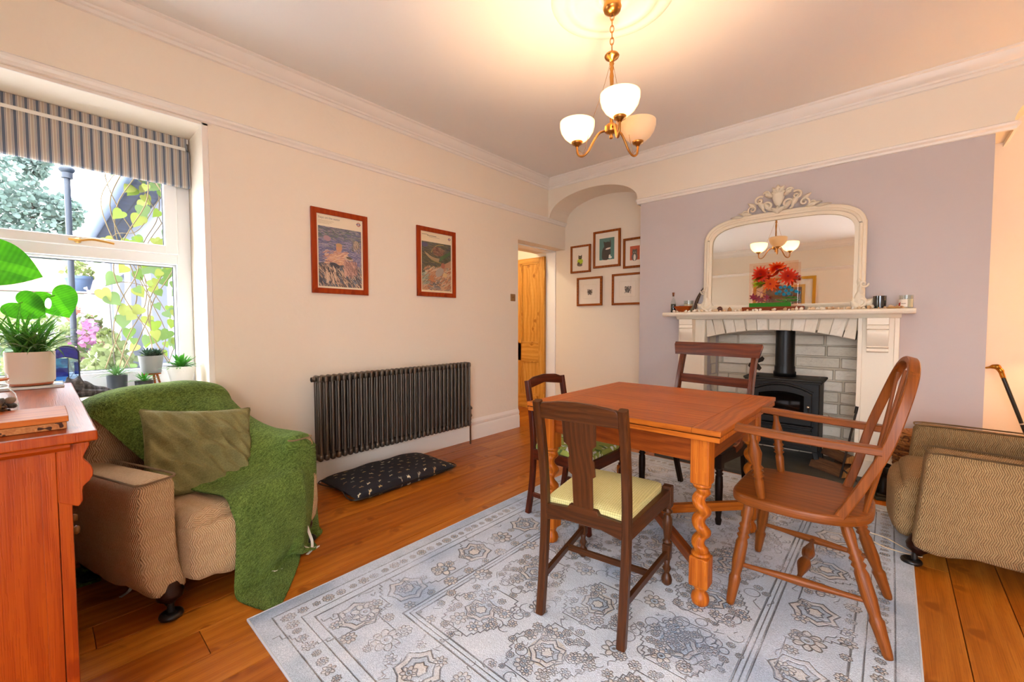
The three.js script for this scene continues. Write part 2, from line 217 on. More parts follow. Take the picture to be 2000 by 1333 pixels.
// doorway: lining, leaf ajar into the hall
{
  const d = new THREE.Group(); d.name = 'door_1'; d.userData = { kind: 'structure' }; scene.add(d); d.position.set(-3.66, 0, -4.775);
  const pm = woodMat(woodTex(8, 0xa86a22, 0xd2943e, 0xe2b060, { rings: 5, knots: 4, contrast: 0.8 }), { roughness: 0.32 }), W = 0.92, Hh = 2.19, th = 0.04;
  const stile = (x0, x1, y0, y1, ax) => uvBox(boxc(-x0, y0, -th / 2, -x1, y1, th / 2, 0.002), ax, x0 * 3, y0);
  const fr = [stile(0, 0.1, 0.008, Hh, 1), stile(W - 0.1, W, 0.008, Hh, 1), stile(0.425, 0.5, 0.2, Hh - 0.06, 1), stile(0.1, W - 0.1, 0.008, 0.21, 0), stile(0.1, W - 0.1, 0.705, 0.965, 0), stile(0.1, W - 0.1, Hh - 0.07, Hh, 0)];
  part(d, 'door_leaf', fr, pm);
  for (const [x0, x1] of [[0.1, 0.425], [0.5, W - 0.1]]) for (const [y0, y1] of [[0.21, 0.705], [0.965, Hh - 0.07]]) { const p = part(d, 'door_panel', [uvBox(boxc(-x0 + 0.004, y0 - 0.004, -0.008, -x1 - 0.004, y1 + 0.004, 0.008, 0), 1, x0, y0), ...[0.012, -0.012].flatMap((z) => [boxc(-x0, y0, z - 0.006, -x0 - 0.022, y1, z + 0.006, 0.004), boxc(-x1 + 0.022, y0, z - 0.006, -x1, y1, z + 0.006, 0.004), boxc(-x0, y0, z - 0.006, -x1, y0 + 0.022, z + 0.006, 0.004), boxc(-x0, y1 - 0.022, z - 0.006, -x1, y1, z + 0.006, 0.004)].map((g) => uvBox(g)))], pm); }
  const brass = mat({ color: 0xb58a4a, metalness: 1, roughness: 0.3 });
  for (const y of [0.25, 1.9]) part(d, 'hinge', boxc(-0.004, y, 0.018, 0.012, y + 0.1, 0.026, 0.001), brass);
  part(d, 'door_knob', [tr(lathe([[0, 0], [0.012, 0], [0.01, 0.03], [0.026, 0.045], [0.028, 0.06], [0.018, 0.072], [0, 0.074]], 20), -W + 0.05, 0.95, 0.02, Math.PI / 2)], brass);
  struct('door_frame', [boxc(-3.66, 0, ZA, -3.5, DY, ZA + 0.012, 0.002), boxc(-3.66, 0, DZ0 - 0.012, -3.5, DY, DZ0, 0.002), boxc(-3.66, DY - 0.014, ZA, -3.5, DY, DZ0, 0.002)], mat({ color: 0xfbfaf8, roughness: 0.35 }));
}
// the hall behind the doorway
{
  const x0 = XL - T - 1.35, x1 = XL - T;
  struct('wall_hall', [boxc(x0 - 0.15, -0.12, -5.4, x0, 2.85, -2.7, 0), boxc(x0 - 0.15, -0.12, -5.55, XL, 2.85, -5.4, 0), boxc(x0, -0.12, -2.85, x1, 2.85, -2.7, 0)], M.wall);
  struct('ceiling_hall', boxc(x0 - 0.15, 2.85, -5.5, x1, 2.95, -2.7, 0), M.ceiling);
  const l = thing('hall_lamp', 'white glass ceiling lamp in the hall beyond the pine door', 'lamp', [-4.5, 2.85, -3.5]);
  part(l, 'base', tr(lathe([[0, -0.03], [0.08, -0.03], [0.09, 0], [0, 0]], 24), 0, 0, 0), mat({ color: 0xffffff }));
  part(l, 'globe', tr(new THREE.SphereGeometry(0.09, 20, 14), 0, -0.1, 0), mat({ color: 0xffffff, emissive: [1, 0.85, 0.65], emissiveIntensity: 1.6 }));
  const p = new THREE.PointLight(new THREE.Color().setRGB(1, 0.84, 0.6), 1.6); p.position.set(0, -0.1, 0); p.castShadow = true; l.add(p);
}
// window: frame, top-hung sash, panes, handle
{
  const w = new THREE.Group(); w.name = 'window_1'; w.userData = { kind: 'structure' }; scene.add(w);
  const x = -3.75, zr = WZ0, zl = WZ1, f = (z0, y0, z1, y1, d0 = 0.0, d1 = 0.07, r = 0.006) => boxc(x - d1 + 0.03, y0, z0, x + d0 + 0.03, y1, z1, r);
  part(w, 'window_frame', [f(zr, WY0, zr + 0.085, WY1), f(zl - 0.085, WY0, zl, WY1), f(zr + 0.08, WY1 - 0.07, zl - 0.08, WY1 - 0.001, -0.001, 0.069), f(zr + 0.08, WY0 + 0.001, zl - 0.08, 0.94, -0.001, 0.069), f(zr + 0.08, 1.66, zl - 0.08, 1.735, 0.012, 0.069), f(zr + 0.085, 0.94, zr + 0.1, 1.66, -0.02, 0.05), f(zl - 0.1, 0.94, zl - 0.085, 1.66, -0.02, 0.05), f(zr + 0.1, 0.94, zl - 0.1, 0.955, -0.02, 0.05), f(zr + 0.1, 1.645, zl - 0.1, 1.66, -0.02, 0.05)], M.upvc);
  const sash = part(w, 'sash', [f(zr + 0.075, 1.725, zr + 0.15, 2.47, 0.03, 0.03, 0.01), f(zl - 0.15, 1.725, zl - 0.075, 2.47, 0.03, 0.03, 0.01), f(zr + 0.14, 1.7252, zl - 0.14, 1.785, 0.0292, 0.0292, 0.008), f(zr + 0.14, 2.4, zl - 0.14, 2.4698, 0.0292, 0.0292, 0.008)], M.upvc);
  const seal = mat({ color: 0x2a3038, roughness: 0.6 }), ring = (z0, y0, z1, y1, xx) => [boxc(xx - 0.004, y0, z0, xx + 0.004, y1, z0 + 0.006, 0), boxc(xx - 0.004, y0, z1 - 0.006, xx + 0.004, y1, z1, 0), boxc(xx - 0.004, y0, z0, xx + 0.004, y0 + 0.006, z1, 0), boxc(xx - 0.004, y1 - 0.006, z0, xx + 0.004, y1, z1, 0)];
  part(sash, 'gasket', ring(zr + 0.148, 1.783, zl - 0.148, 2.402, x + 0.02), seal);
  part(w, 'gasket', ring(zr + 0.098, 0.953, zl - 0.098, 1.647, x - 0.01), seal);
  part(sash, 'pane', tr(new THREE.PlaneGeometry(zl - zr - 0.3, 0.62), x + 0.018, 2.093, (zl + zr) / 2, 0, Math.PI / 2), M.glass);
  part(w, 'pane', tr(new THREE.PlaneGeometry(zl - zr - 0.19, 0.7), x - 0.012, 1.3, (zl + zr) / 2, 0, Math.PI / 2), M.glass);
  const brass = mat({ color: 0xc79a55, metalness: 1, roughness: 0.28 });
  part(sash, 'window_handle', [tr(lathe([[0, 0], [0.017, 0], [0.016, 0.008], [0.008, 0.012], [0.007, 0.03], [0, 0.031]], 16), x + 0.06, 1.757, -0.17, 0, 0, -Math.PI / 2), sweep([[x + 0.087, 1.757, -0.13], [x + 0.093, 1.755, -0.18], [x + 0.092, 1.766, -0.23], [x + 0.088, 1.763, -0.28], [x + 0.088, 1.755, -0.33]], 0.012, 0.009, [0, 1, 0], 14)], brass);
  struct('window_sill', [uvBox(boxc(-3.8, 0.815, zr - 0.03, -3.19, 0.845, zl + 0.03, 0.008)), boxc(-3.8, 0.79, zr, XL, 0.815, zl, 0)], mat({ color: 0xf4f0e8, roughness: 0.35 }));
  struct('window_sill_outside', boxc(-3.99, 0.79, zr - 0.05, -3.78, 0.82, zl + 0.05, 0.006), M.upvc);
  // painted plaster lip round the reveal
  struct('trim_3', [boxc(XL - 0.004, WY0, zr - 0.035, XL + 0.004, WY1 + 0.018, zr, 0.003), boxc(XL - 0.004, WY0, zl, XL + 0.004, WY1 + 0.018, zl + 0.035, 0.003), boxc(XL - 0.004, WY1, zr - 0.035, XL + 0.004, WY1 + 0.018, zl + 0.035, 0.003)], M.trim);
}
// ---------------------------------------------------------------- table and chairs
M.oak = woodMat(oak, { color: 0xffd488, roughness: 0.4, clearcoat: 0.06, clearcoatRoughness: 0.25 });
M.oakEdge = woodMat(oak, { color: 0xffe6c4, roughness: 0.4 });
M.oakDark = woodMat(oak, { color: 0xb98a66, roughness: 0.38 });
M.dark = woodMat(darkOak, { color: 0xffeacc, roughness: 0.36, clearcoat: 0.1, clearcoatRoughness: 0.3 });
M.darkRed = woodMat(mahog, { color: 0xd8c0b0, roughness: 0.36, clearcoat: 0.1, clearcoatRoughness: 0.3 });
M.mahog = woodMat(mahog, { roughness: 0.26, clearcoat: 0.4, clearcoatRoughness: 0.2 });
M.black = woodMat(darkOak, { color: 0x6a6060, roughness: 0.4 });
M.elm = woodMat(elm, { color: 0xffe2a8, roughness: 0.38, clearcoat: 0.06, clearcoatRoughness: 0.35 });
const W = (g, ax = -1, o = 0) => uvBox(g, ax, o * 0.37, o * 0.61);

// barley-twist shaft
function twist(len, R, turns, y0) {
  const n = 72, m = 22, g = grid(m, n, (u, v) => { const a = u * 6.2832, y = v * len, ph = v * turns * 6.2832, env = Math.min(1, Math.min(v, 1 - v) * 9), r = R * (0.8 + 0.2 * env * Math.cos(a - ph) - 0.06 * env * Math.cos(2 * (a - ph))); const ox = R * 0.16 * env * Math.cos(ph), oz = R * 0.16 * env * Math.sin(ph); return [ox + r * Math.cos(a), y0 + y, oz + r * Math.sin(a), y, u * 0.2]; });
  fixWinding(g); return g;
}
{
  const x0 = -1.507, x1 = -0.498, z0 = -2.872, z1 = -1.802, top = 0.803, cx = (x0 + x1) / 2, cz = (z0 + z1) / 2, w = x1 - x0, d = z1 - z0;
  const t = thing('dining_table', 'oak draw-leaf dining table with barley-twist legs standing on the blue rug', 'table', [cx, 0.012, cz]);
  // main top: planked field along x between two cleated ends
  const end = 0.115, n = 6, bw = d / n, mats = [M.oak, woodMat(oak, { color: 0xf4ca8a, roughness: 0.4, clearcoat: 0.06, clearcoatRoughness: 0.25 })];
  for (let i = 0; i < n; i++) part(t, 'tabletop_board', W(boxc(-w / 2 + end, top - 0.023, -d / 2 + i * bw + 0.0003, w / 2 - end, top, -d / 2 + (i + 1) * bw - 0.0003, 0.001), 0, i * 1.7), mats[i % 2]);
  for (const s of [-1, 1]) part(t, 'breadboard_end', W(boxc(s * w / 2, top - 0.023, -d / 2, s * (w / 2 - end), top, d / 2, 0.003), 2, s), mats[(s + 1) / 2]);
  for (const s of [-1, 1]) part(t, 'draw_leaf', W(boxc(s * (w / 2 - 0.004), top - 0.05, -d / 2 + 0.004, s * 0.02, top - 0.028, d / 2 - 0.004, 0.003), 0, s * 2), M.oak);
  const lx = w / 2 - 0.1, lz = d / 2 - 0.1;
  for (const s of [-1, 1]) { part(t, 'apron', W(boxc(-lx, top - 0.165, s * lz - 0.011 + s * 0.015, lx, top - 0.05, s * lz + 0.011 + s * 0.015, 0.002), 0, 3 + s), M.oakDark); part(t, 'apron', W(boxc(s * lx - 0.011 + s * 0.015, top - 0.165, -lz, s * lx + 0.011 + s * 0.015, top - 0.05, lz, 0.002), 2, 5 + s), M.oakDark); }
  for (const sx of [-1, 1]) for (const sz of [-1, 1]) {
    const a = 0.04, blk = (y0, y1) => { const g = boxc(-a, y0, -a, a, y1, a, 0.008); W(g, 1, sx + 2 * sz); return g; };
    const ring = (pts) => uvCyl(lathe(pts, 28), sx);
    const g = [blk(top - 0.26, top - 0.05), ring([[0.0, 0.525], [0.036, 0.527], [0.038, 0.54], [0.032, 0.548], [0.036, 0.556], [0, 0.557]]), twist(0.29, 0.036, 3.1 * 1, 0.238), ring([[0, 0.222], [0.037, 0.222], [0.04, 0.232], [0.034, 0.244], [0, 0.246]]), blk(0.092, 0.224), ring([[0, 0], [0.018, 0], [0.034, 0.012], [0.038, 0.03], [0.034, 0.05], [0.022, 0.066], [0.028, 0.08], [0.034, 0.094], [0, 0.095]])];
    const l = part(t, 'leg', g, M.oak); l.position.set(sx * lx, 0, sz * lz);
  }
  const dl = Math.hypot(2 * lx, 2 * lz) - 0.1, an = Math.atan2(2 * lz, 2 * lx);
  part(t, 'stretcher', tr(W(box(dl, 0.05, 0.034, 0, 0, 0, 0.004), 0), 0, 0.165, 0, 0, an), M.oak);
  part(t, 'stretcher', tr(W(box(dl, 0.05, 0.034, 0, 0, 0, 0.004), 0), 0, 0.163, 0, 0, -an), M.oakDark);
}

// seat fabrics
M.yellowCheck = mat({ map: tex(512, 512, (u, v) => { const gx = Math.abs((u * 32) % 1 - 0.5), gy = Math.abs((v * 32) % 1 - 0.5), n = fbm(u, v, 90, 90, 4, 2); let c = [0.83, 0.79, 0.52]; if (gx < 0.12 || gy < 0.12) c = [0.72, 0.67, 0.40]; if (gx < 0.12 && gy < 0.12) c = [0.56, 0.55, 0.36]; return mix3(c, [0.88, 0.85, 0.65], (n - 0.5) * 0.7 + 0.2); }, true, 1 / 0.3, 1 / 0.3), roughness: 0.85, sheen: 0.3, sheenRoughness: 0.5 });
M.greenFloral = mat({ map: canvasTex(512, 512, (c, w, h) => { const R = rng(9); c.fillStyle = '#a7b04f'; c.fillRect(0, 0, w, h); for (let i = 0; i < 90; i++) { const x = R() * w, y = R() * h, a = R() * 6.28, l = 30 + R() * 40; c.fillStyle = ['#6f8a35', '#dfe3c4', '#8fa552', '#eef0e0', '#5d7d3a'][Math.floor(R() * 5)]; for (const [ox, oy] of [[0, 0], [w, 0], [-w, 0], [0, h], [0, -h]]) { c.save(); c.translate(x + ox, y + oy); c.rotate(a); c.beginPath(); c.ellipse(0, 0, l * 0.55, l * 0.22, 0, 0, 6.3); c.fill(); c.restore(); } } }, true, 1 / 0.4, 1 / 0.4), roughness: 0.75 });

const turned = (y0, y1, r) => { const h = y1 - y0; return uvCyl(lathe([[0, y0], [r * 0.7, y0], [r * 1.05, y0 + h * 0.03], [r * 1.05, y0 + h * 0.07], [r * 0.62, y0 + h * 0.1], [r * 0.8, y0 + h * 0.2], [r * 1.15, y0 + h * 0.55], [r * 1.1, y0 + h * 0.68], [r * 0.7, y0 + h * 0.78], [r * 0.72, y0 + h * 0.82], [r * 1.15, y0 + h * 0.86], [r * 1.15, y0 + h * 0.9], [r * 0.7, y0 + h * 0.93], [r * 0.9, y1], [0, y1]], 18)); };
// drop-in seat chair with a vase-shaped splat (faces +z)
{
  const t = thing('dining_chair', 'dark oak chair with solid vase splat and yellow checked seat, its back to the camera', 'chair', [-0.947, 0.012, -1.685], -3.0107);
  const m = M.dark;
  for (const s of [-1, 1]) {
    part(t, 'back_leg', W(sweep([[s * 0.178, 0, -0.272], [s * 0.179, 0.2, -0.245], [s * 0.18, 0.42, -0.228], [s * 0.181, 0.6, -0.236], [s * 0.182, 0.78, -0.262], [s * 0.183, 0.918, -0.292]], 0.034, 0.036, [1, 0, 0], 26), 1, s), m);
    part(t, 'front_leg', [W(boxc(s * 0.215 - 0.022, 0.375, 0.213, s * 0.215 + 0.022, 0.478, 0.257, 0.005), 1, s), tr(turned(0.2, 0.376, 0.02), s * 0.215, 0, 0.235), W(boxc(s * 0.215 - 0.019, 0.125, 0.216, s * 0.215 + 0.019, 0.2, 0.254, 0.004), 1, s), tr(uvCyl(lathe([[0, 0], [0.012, 0], [0.023, 0.012], [0.025, 0.028], [0.02, 0.046], [0.011, 0.058], [0.014, 0.068], [0.02, 0.082], [0.012, 0.096], [0.016, 0.126], [0, 0.126]], 18)), s * 0.215, 0, 0.235)], m);
    part(t, 'side_rail', W(tr(box(0.024, 0.066, 0.45, 0, 0, 0, 0.003), s * 0.2, 0.432, 0.0, 0, s * 0.08), 2, s), m);
    part(t, 'side_stretcher', W(tr(box(0.018, 0.03, 0.45, 0, 0, 0, 0.003), s * 0.196, 0.155, -0.005, 0, s * 0.08), 2, s + 2), m);
  }
  part(t, 'front_rail', W(boxc(-0.2, 0.4, 0.222, 0.2, 0.465, 0.246, 0.003), 0), m);
  part(t, 'back_rail', W(extrude([[-0.166, 0.4], [-0.08, 0.418], [0.08, 0.418], [0.166, 0.4], [0.166, 0.468], [0.07, 0.474], [0.06, 0.49], [-0.06, 0.49], [-0.07, 0.474], [-0.166, 0.468]], 0.026, 0.003).translate(0, 0, -0.242), 0), m);
  part(t, 'cross_stretcher', W(boxc(-0.19, 0.144, 0.005, 0.19, 0.17, 0.023, 0.003), 0, 4), m);
  // crest rail, bowed
  const cr = extrude([[-0.168, 0.845], [0.168, 0.845], [0.168, 0.9], [0.158, 0.915], [0.08, 0.927], [0, 0.931], [-0.08, 0.927], [-0.158, 0.915], [-0.168, 0.9]], 0.022, 0.004, 2); deform(cr, (x, y, z) => [x, y, z - 0.288 - 0.012 * (1 - (x / 0.17) ** 2) - (y - 0.85) * 0.2]); part(t, 'crest_rail', smooth(W(cr, 0, 2)), m);
  const sp = extrude([[-0.043, 0.47], [0.043, 0.47], [0.045, 0.62], [0.058, 0.63], [0.058, 0.69], [0.05, 0.7], [0.053, 0.745], [0.07, 0.76], [0.073, 0.85], [-0.073, 0.85], [-0.07, 0.76], [-0.053, 0.745], [-0.05, 0.7], [-0.058, 0.69], [-0.058, 0.63], [-0.045, 0.62]], 0.009, 0.002); deform(sp, (x, y, z) => [x, y, z - 0.236 - 0.052 * sstep(0.5, 0.88, y)]); part(t, 'back_splat', W(sp, 1, 1), m);
  const st = puff(0.4, 0.055, 0.44, 0.024, [14, 6, 14], (x, y, z) => { const k = 1 - 0.1 * (0.22 - z) / 0.44; return [x * k, y + 0.47 + (y > 0 ? 0.014 * Math.cos(x * 7) * Math.cos(z * 6.4) : 0), z + 0.002]; });
  part(t, 'seat_cushion', smooth(uvBox(st, 0)), M.yellowCheck);
}
// low-backed chair at the far-left end (faces +z locally, +x in the room)
{
  const t = thing('dining_chair', 'low reddish-brown chair with green leafy seat at the left end of the table', 'chair', [-1.5, 0.012, -2.29], Math.PI / 2), m = M.darkRed;
  for (const s of [-1, 1]) {
    part(t, 'back_leg', W(sweep([[s * 0.19, 0.0, -0.245], [s * 0.19, 0.2, -0.213], [s * 0.19, 0.42, -0.2], [s * 0.19, 0.62, -0.212], [s * 0.19, 0.8, -0.24], [s * 0.19, 0.868, -0.252]], 0.03, 0.036, [1, 0, 0], 24), 1, s), m);
    part(t, 'front_leg', [W(boxc(s * 0.2 - 0.02, 0.35, 0.2, s * 0.2 + 0.02, 0.445, 0.24, 0.004), 1, s), tr(turned(0.15, 0.352, 0.021), s * 0.2, 0, 0.22), tr(uvCyl(lathe([[0, 0], [0.012, 0], [0.02, 0.012], [0.016, 0.05], [0.019, 0.1], [0.014, 0.152], [0, 0.152]], 16)), s * 0.2, 0, 0.22)], m);
    part(t, 'side_rail', W(boxc(s * 0.195 - 0.012, 0.37, -0.19, s * 0.195 + 0.012, 0.435, 0.21, 0.003), 2, s), m);
    part(t, 'side_stretcher', W(boxc(s * 0.192 - 0.009, 0.12, -0.2, s * 0.192 + 0.009, 0.148, 0.22, 0.003), 2, s + 3), m);
  }
  part(t, 'front_rail', W(boxc(-0.19, 0.37, 0.208, 0.19, 0.435, 0.232, 0.003), 0), m); part(t, 'back_rail', W(boxc(-0.18, 0.37, -0.212, 0.18, 0.435, -0.188, 0.003), 0, 3), m);
  const cr = extrude([[-0.178, 0.815], [0.0, 0.838], [0.178, 0.815], [0.19, 0.862], [0.12, 0.885], [0, 0.894], [-0.12, 0.885], [-0.19, 0.862]], 0.022, 0.005, 2); deform(cr, (x, y, z) => [x, y, z - 0.258 - 0.018 * (1 - (x / 0.19) ** 2)]); part(t, 'crest_rail', smooth(W(cr, 0, 2)), m);
  part(t, 'back_bar', W(boxc(-0.18, 0.62, -0.226, 0.18, 0.66, -0.21, 0.003), 0, 5), m);
  part(t, 'seat_cushion', smooth(uvBox(puff(0.385, 0.05, 0.41, 0.022, [12, 6, 12], (x, y, z) => [x, y + 0.445 + (y > 0 ? 0.016 * Math.cos(x * 7) * Math.cos(z * 6.4) : 0), z + 0.01]), 0)), M.greenFloral);
}
// bar-back regency chair on the fireplace side
{
  const t = thing('dining_chair', 'mahogany bar-back chair with broad curved top rail, standing before the stove', 'chair', [-1.0, 0.012, -3.015], -0.158);
  for (const s of [-1, 1]) {
    part(t, 'back_post', W(sweep([[s * 0.268, 0.425, 0.02], [s * 0.268, 0.46, -0.08], [s * 0.266, 0.56, -0.165], [s * 0.264, 0.68, -0.21], [s * 0.262, 0.82, -0.245], [s * 0.26, 0.96, -0.285], [s * 0.26, 1.04, -0.315]], 0.03, 0.05, [1, 0, 0], 26), 1, s), M.mahog);
    part(t, 'back_leg', W(sweep([[s * 0.25, 0, -0.27], [s * 0.25, 0.15, -0.215], [s * 0.255, 0.3, -0.17], [s * 0.26, 0.44, -0.15]], 0.032, 0.038, [1, 0, 0], 16), 1, s), M.black);
    part(t, 'front_leg', [W(boxc(s * 0.272 - 0.022, 0.35, 0.2, s * 0.272 + 0.022, 0.44, 0.244, 0.004), 1, s), tr(uvCyl(lathe([[0, 0], [0.015, 0], [0.02, 0.03], [0.014, 0.045], [0.02, 0.09], [0.023, 0.24], [0.021, 0.3], [0.016, 0.308], [0.025, 0.318], [0.016, 0.328], [0.024, 0.342], [0.02, 0.352], [0, 0.352]], 18)), s * 0.272, 0, 0.222)], M.black);
    part(t, 'side_rail', W(boxc(s * 0.268 - 0.014, 0.37, -0.16, s * 0.268 + 0.014, 0.44, 0.23, 0.004), 2, s), M.black);
  }
  part(t, 'front_rail', W(boxc(-0.26, 0.37, 0.208, 0.26, 0.44, 0.236, 0.004), 0), M.black); part(t, 'back_rail', W(boxc(-0.25, 0.37, -0.17, 0.25, 0.44, -0.145, 0.004), 0), M.black);
  const top = extrude([[-0.302, 1.0], [0.302, 1.0], [0.318, 1.075], [0.314, 1.095], [-0.314, 1.095], [-0.318, 1.075]], 0.026, 0.005, 2); const tg = top; deform(tg, (x, y, z) => [x, y, z - 0.315 + 0.04 * (x / 0.3) ** 2 - (y - 1) * 0.3]); part(t, 'top_rail', smooth(W(tg, 0, 1)), M.mahog);
  const mid = boxc(-0.25, 0.79, -0.262, 0.25, 0.855, -0.24, 0.006); part(t, 'back_bar', W(mid, 0, 3), M.mahog);
  part(t, 'seat', smooth(uvBox(puff(0.53, 0.05, 0.4, 0.02, [10, 4, 10], (x, y, z) => [x, y + 0.445, z + 0.03]), 0)), mat({ color: 0x1d1a18, roughness: 0.6 }));
}
// Windsor armchair (faces +z locally, -x in the room)
{
  const t = thing('windsor_armchair', 'elm bow-back armchair with solid seat and straight arms at the right end', 'chair', [-0.262, 0.012, -2.28], -Math.PI / 2), m = M.elm, sy = 0.44;
  const out = []; for (let i = 0; i <= 40; i++) { const a = i / 40 * 2 * Math.PI, c = Math.cos(a), s = Math.sin(a); const ex = s > 0 ? 0.34 : 0.62; out.push([0.255 * Math.sign(c) * Math.pow(Math.abs(c), ex) * (s < 0 ? 1 - 0.12 * -s : 1), 0.02 + 0.25 * Math.sign(s) * Math.pow(Math.abs(s), s > 0 ? 0.5 : 0.75)]); }
  let sg = extrude(out.slice(0, 40), 0.042, 0.01, 3); sg.rotateX(-Math.PI / 2); sg.scale(1, 1, -1); fixWinding(sg); sg = toCreasedNormals(sg, 0.7); sg.translate(0, sy, 0); part(t, 'seat', W(sg, 2), m);
  const legP = [[0, 0.014], [0.03, 0.017], [0.2, 0.022], [0.26, 0.025], [0.275, 0.021], [0.3, 0.019], [0.42, 0.025], [0.6, 0.024], [0.64, 0.018], [0.665, 0.026], [0.69, 0.018], [0.715, 0.026], [0.74, 0.018], [0.765, 0.025], [0.79, 0.017], [0.9, 0.022], [1, 0.019]];
  for (const [fx, fz, ax, az] of [[0.283, 0.24, 0.19, 0.19], [-0.29, 0.25, -0.19, 0.19], [0.232, -0.285, 0.15, -0.14], [-0.228, -0.282, -0.15, -0.14]]) part(t, 'leg', spindle([fx, 0, fz], [ax, sy + 0.004, az], legP), m);
  const strP = [[0, 0.009], [0.2, 0.011], [0.5, 0.018], [0.8, 0.011], [1, 0.009]];
  for (const s of [-1, 1]) part(t, 'side_stretcher', spindle([s * 0.248, 0.175, 0.22], [s * 0.198, 0.175, -0.235], strP), m);
  part(t, 'cross_stretcher', spindle([-0.222, 0.176, 0.0], [0.222, 0.176, 0.0], [[0, 0.009], [0.12, 0.009], [0.35, 0.026], [0.42, 0.022], [0.5, 0.012], [0.58, 0.022], [0.65, 0.026], [0.88, 0.009], [1, 0.009]]), m);
  // bow
  const bow = [[0.2, sy + 0.02, -0.12], [0.205, 0.6, -0.175], [0.212, 0.76, -0.232], [0.2, 0.9, -0.275], [0.155, 1.02, -0.308], [0.085, 1.075, -0.322], [0, 1.092, -0.327]], tw = ([x, y, z]) => [x, y, z - 0.14 * x * sstep(0.46, 0.75, y) + 0.008 * sstep(0.5, 0.9, y)];
  part(t, 'bow', W(sweepFlat([...bow, ...bow.slice(0, -1).reverse().map(([x, y, z]) => [-x, y, z])].map(tw), 0.034, 0.025, [0, -0.28, -0.96]), 1), m);
  for (const x of [-0.105, -0.035, 0.035, 0.105]) { const k = 1 - (x / 0.21) ** 2; part(t, 'spindle', spindle([x * 0.95, sy + 0.035, -0.2], [x * 1.25, 1.05 * (0.93 + 0.07 * k), -0.262 - 0.05 * k - 0.14 * x], [[0, 0.009], [0.4, 0.0095], [0.7, 0.0075], [1, 0.006]], 10), m); }
  for (const s of [-1, 1]) {
    part(t, 'arm', W(sweepFlat([[s * 0.225, 0.765, -0.245], [s * 0.238, 0.768, -0.1], [s * 0.25, 0.774, 0.08], [s * 0.252, 0.784, 0.24]], 0.05, 0.03, [1, 0, 0]), 2, s), m);
    part(t, 'arm_support', spindle([s * 0.215, sy + 0.035, 0.14], [s * 0.247, 0.765, 0.175], [[0, 0.016], [0.28, 0.019], [0.33, 0.014], [0.36, 0.024], [0.39, 0.016], [0.42, 0.025], [0.45, 0.016], [0.48, 0.025], [0.52, 0.017], [0.7, 0.027], [0.85, 0.016], [0.9, 0.012], [1, 0.013]]), m);
  }
}
function sweepFlat(pts, w, t, side) { return sweep(pts, w, t, side, Math.max(16, pts.length * 5)); }
// ---------------------------------------------------------------- upholstery
const herr = (A, B, seed) => { // herringbone rib weave, 0.24 m tile
  const f = (v, u) => { const row = Math.floor(v * 8), z = (row % 2 ? 1 : -1), ph = u * 30 + (row % 2 ? (v * 8 - row) : 1 - (v * 8 - row)) * 1.4, s = 0.5 + 0.5 * Math.sin(ph * 6.2832 / 1.0), n = fbm(u, v, 60, 60, seed, 2); return clamp(s * 0.8 + n * 0.4 - 0.1); };
  return { map: tex(512, 512, (u, v) => { const t = f(u, v), n = fbm(u, v, 7, 7, seed + 3, 3); return mix3(mix3(A, B, t), A, (n - 0.5) * 0.25 + 0.06); }, true, 1 / 0.24, 1 / 0.24), bumpMap: tex(512, 512, (u, v) => f(u, v), false, 1 / 0.24, 1 / 0.24), bumpScale: 0.003, roughness: 0.92, sheen: 0.25, sheenRoughness: 0.6 };
};
M.beige = mat(herr([0.68, 0.53, 0.36], [0.90, 0.78, 0.62], 31));
M.brownTweed = mat(herr([0.46, 0.34, 0.20], [0.78, 0.64, 0.44], 37));
M.black2 = mat({ color: 0x141110, roughness: 0.35 });
M.legWood = woodMat(darkOak, { color: 0xa08078, roughness: 0.3 });
const armTop = 0.595;
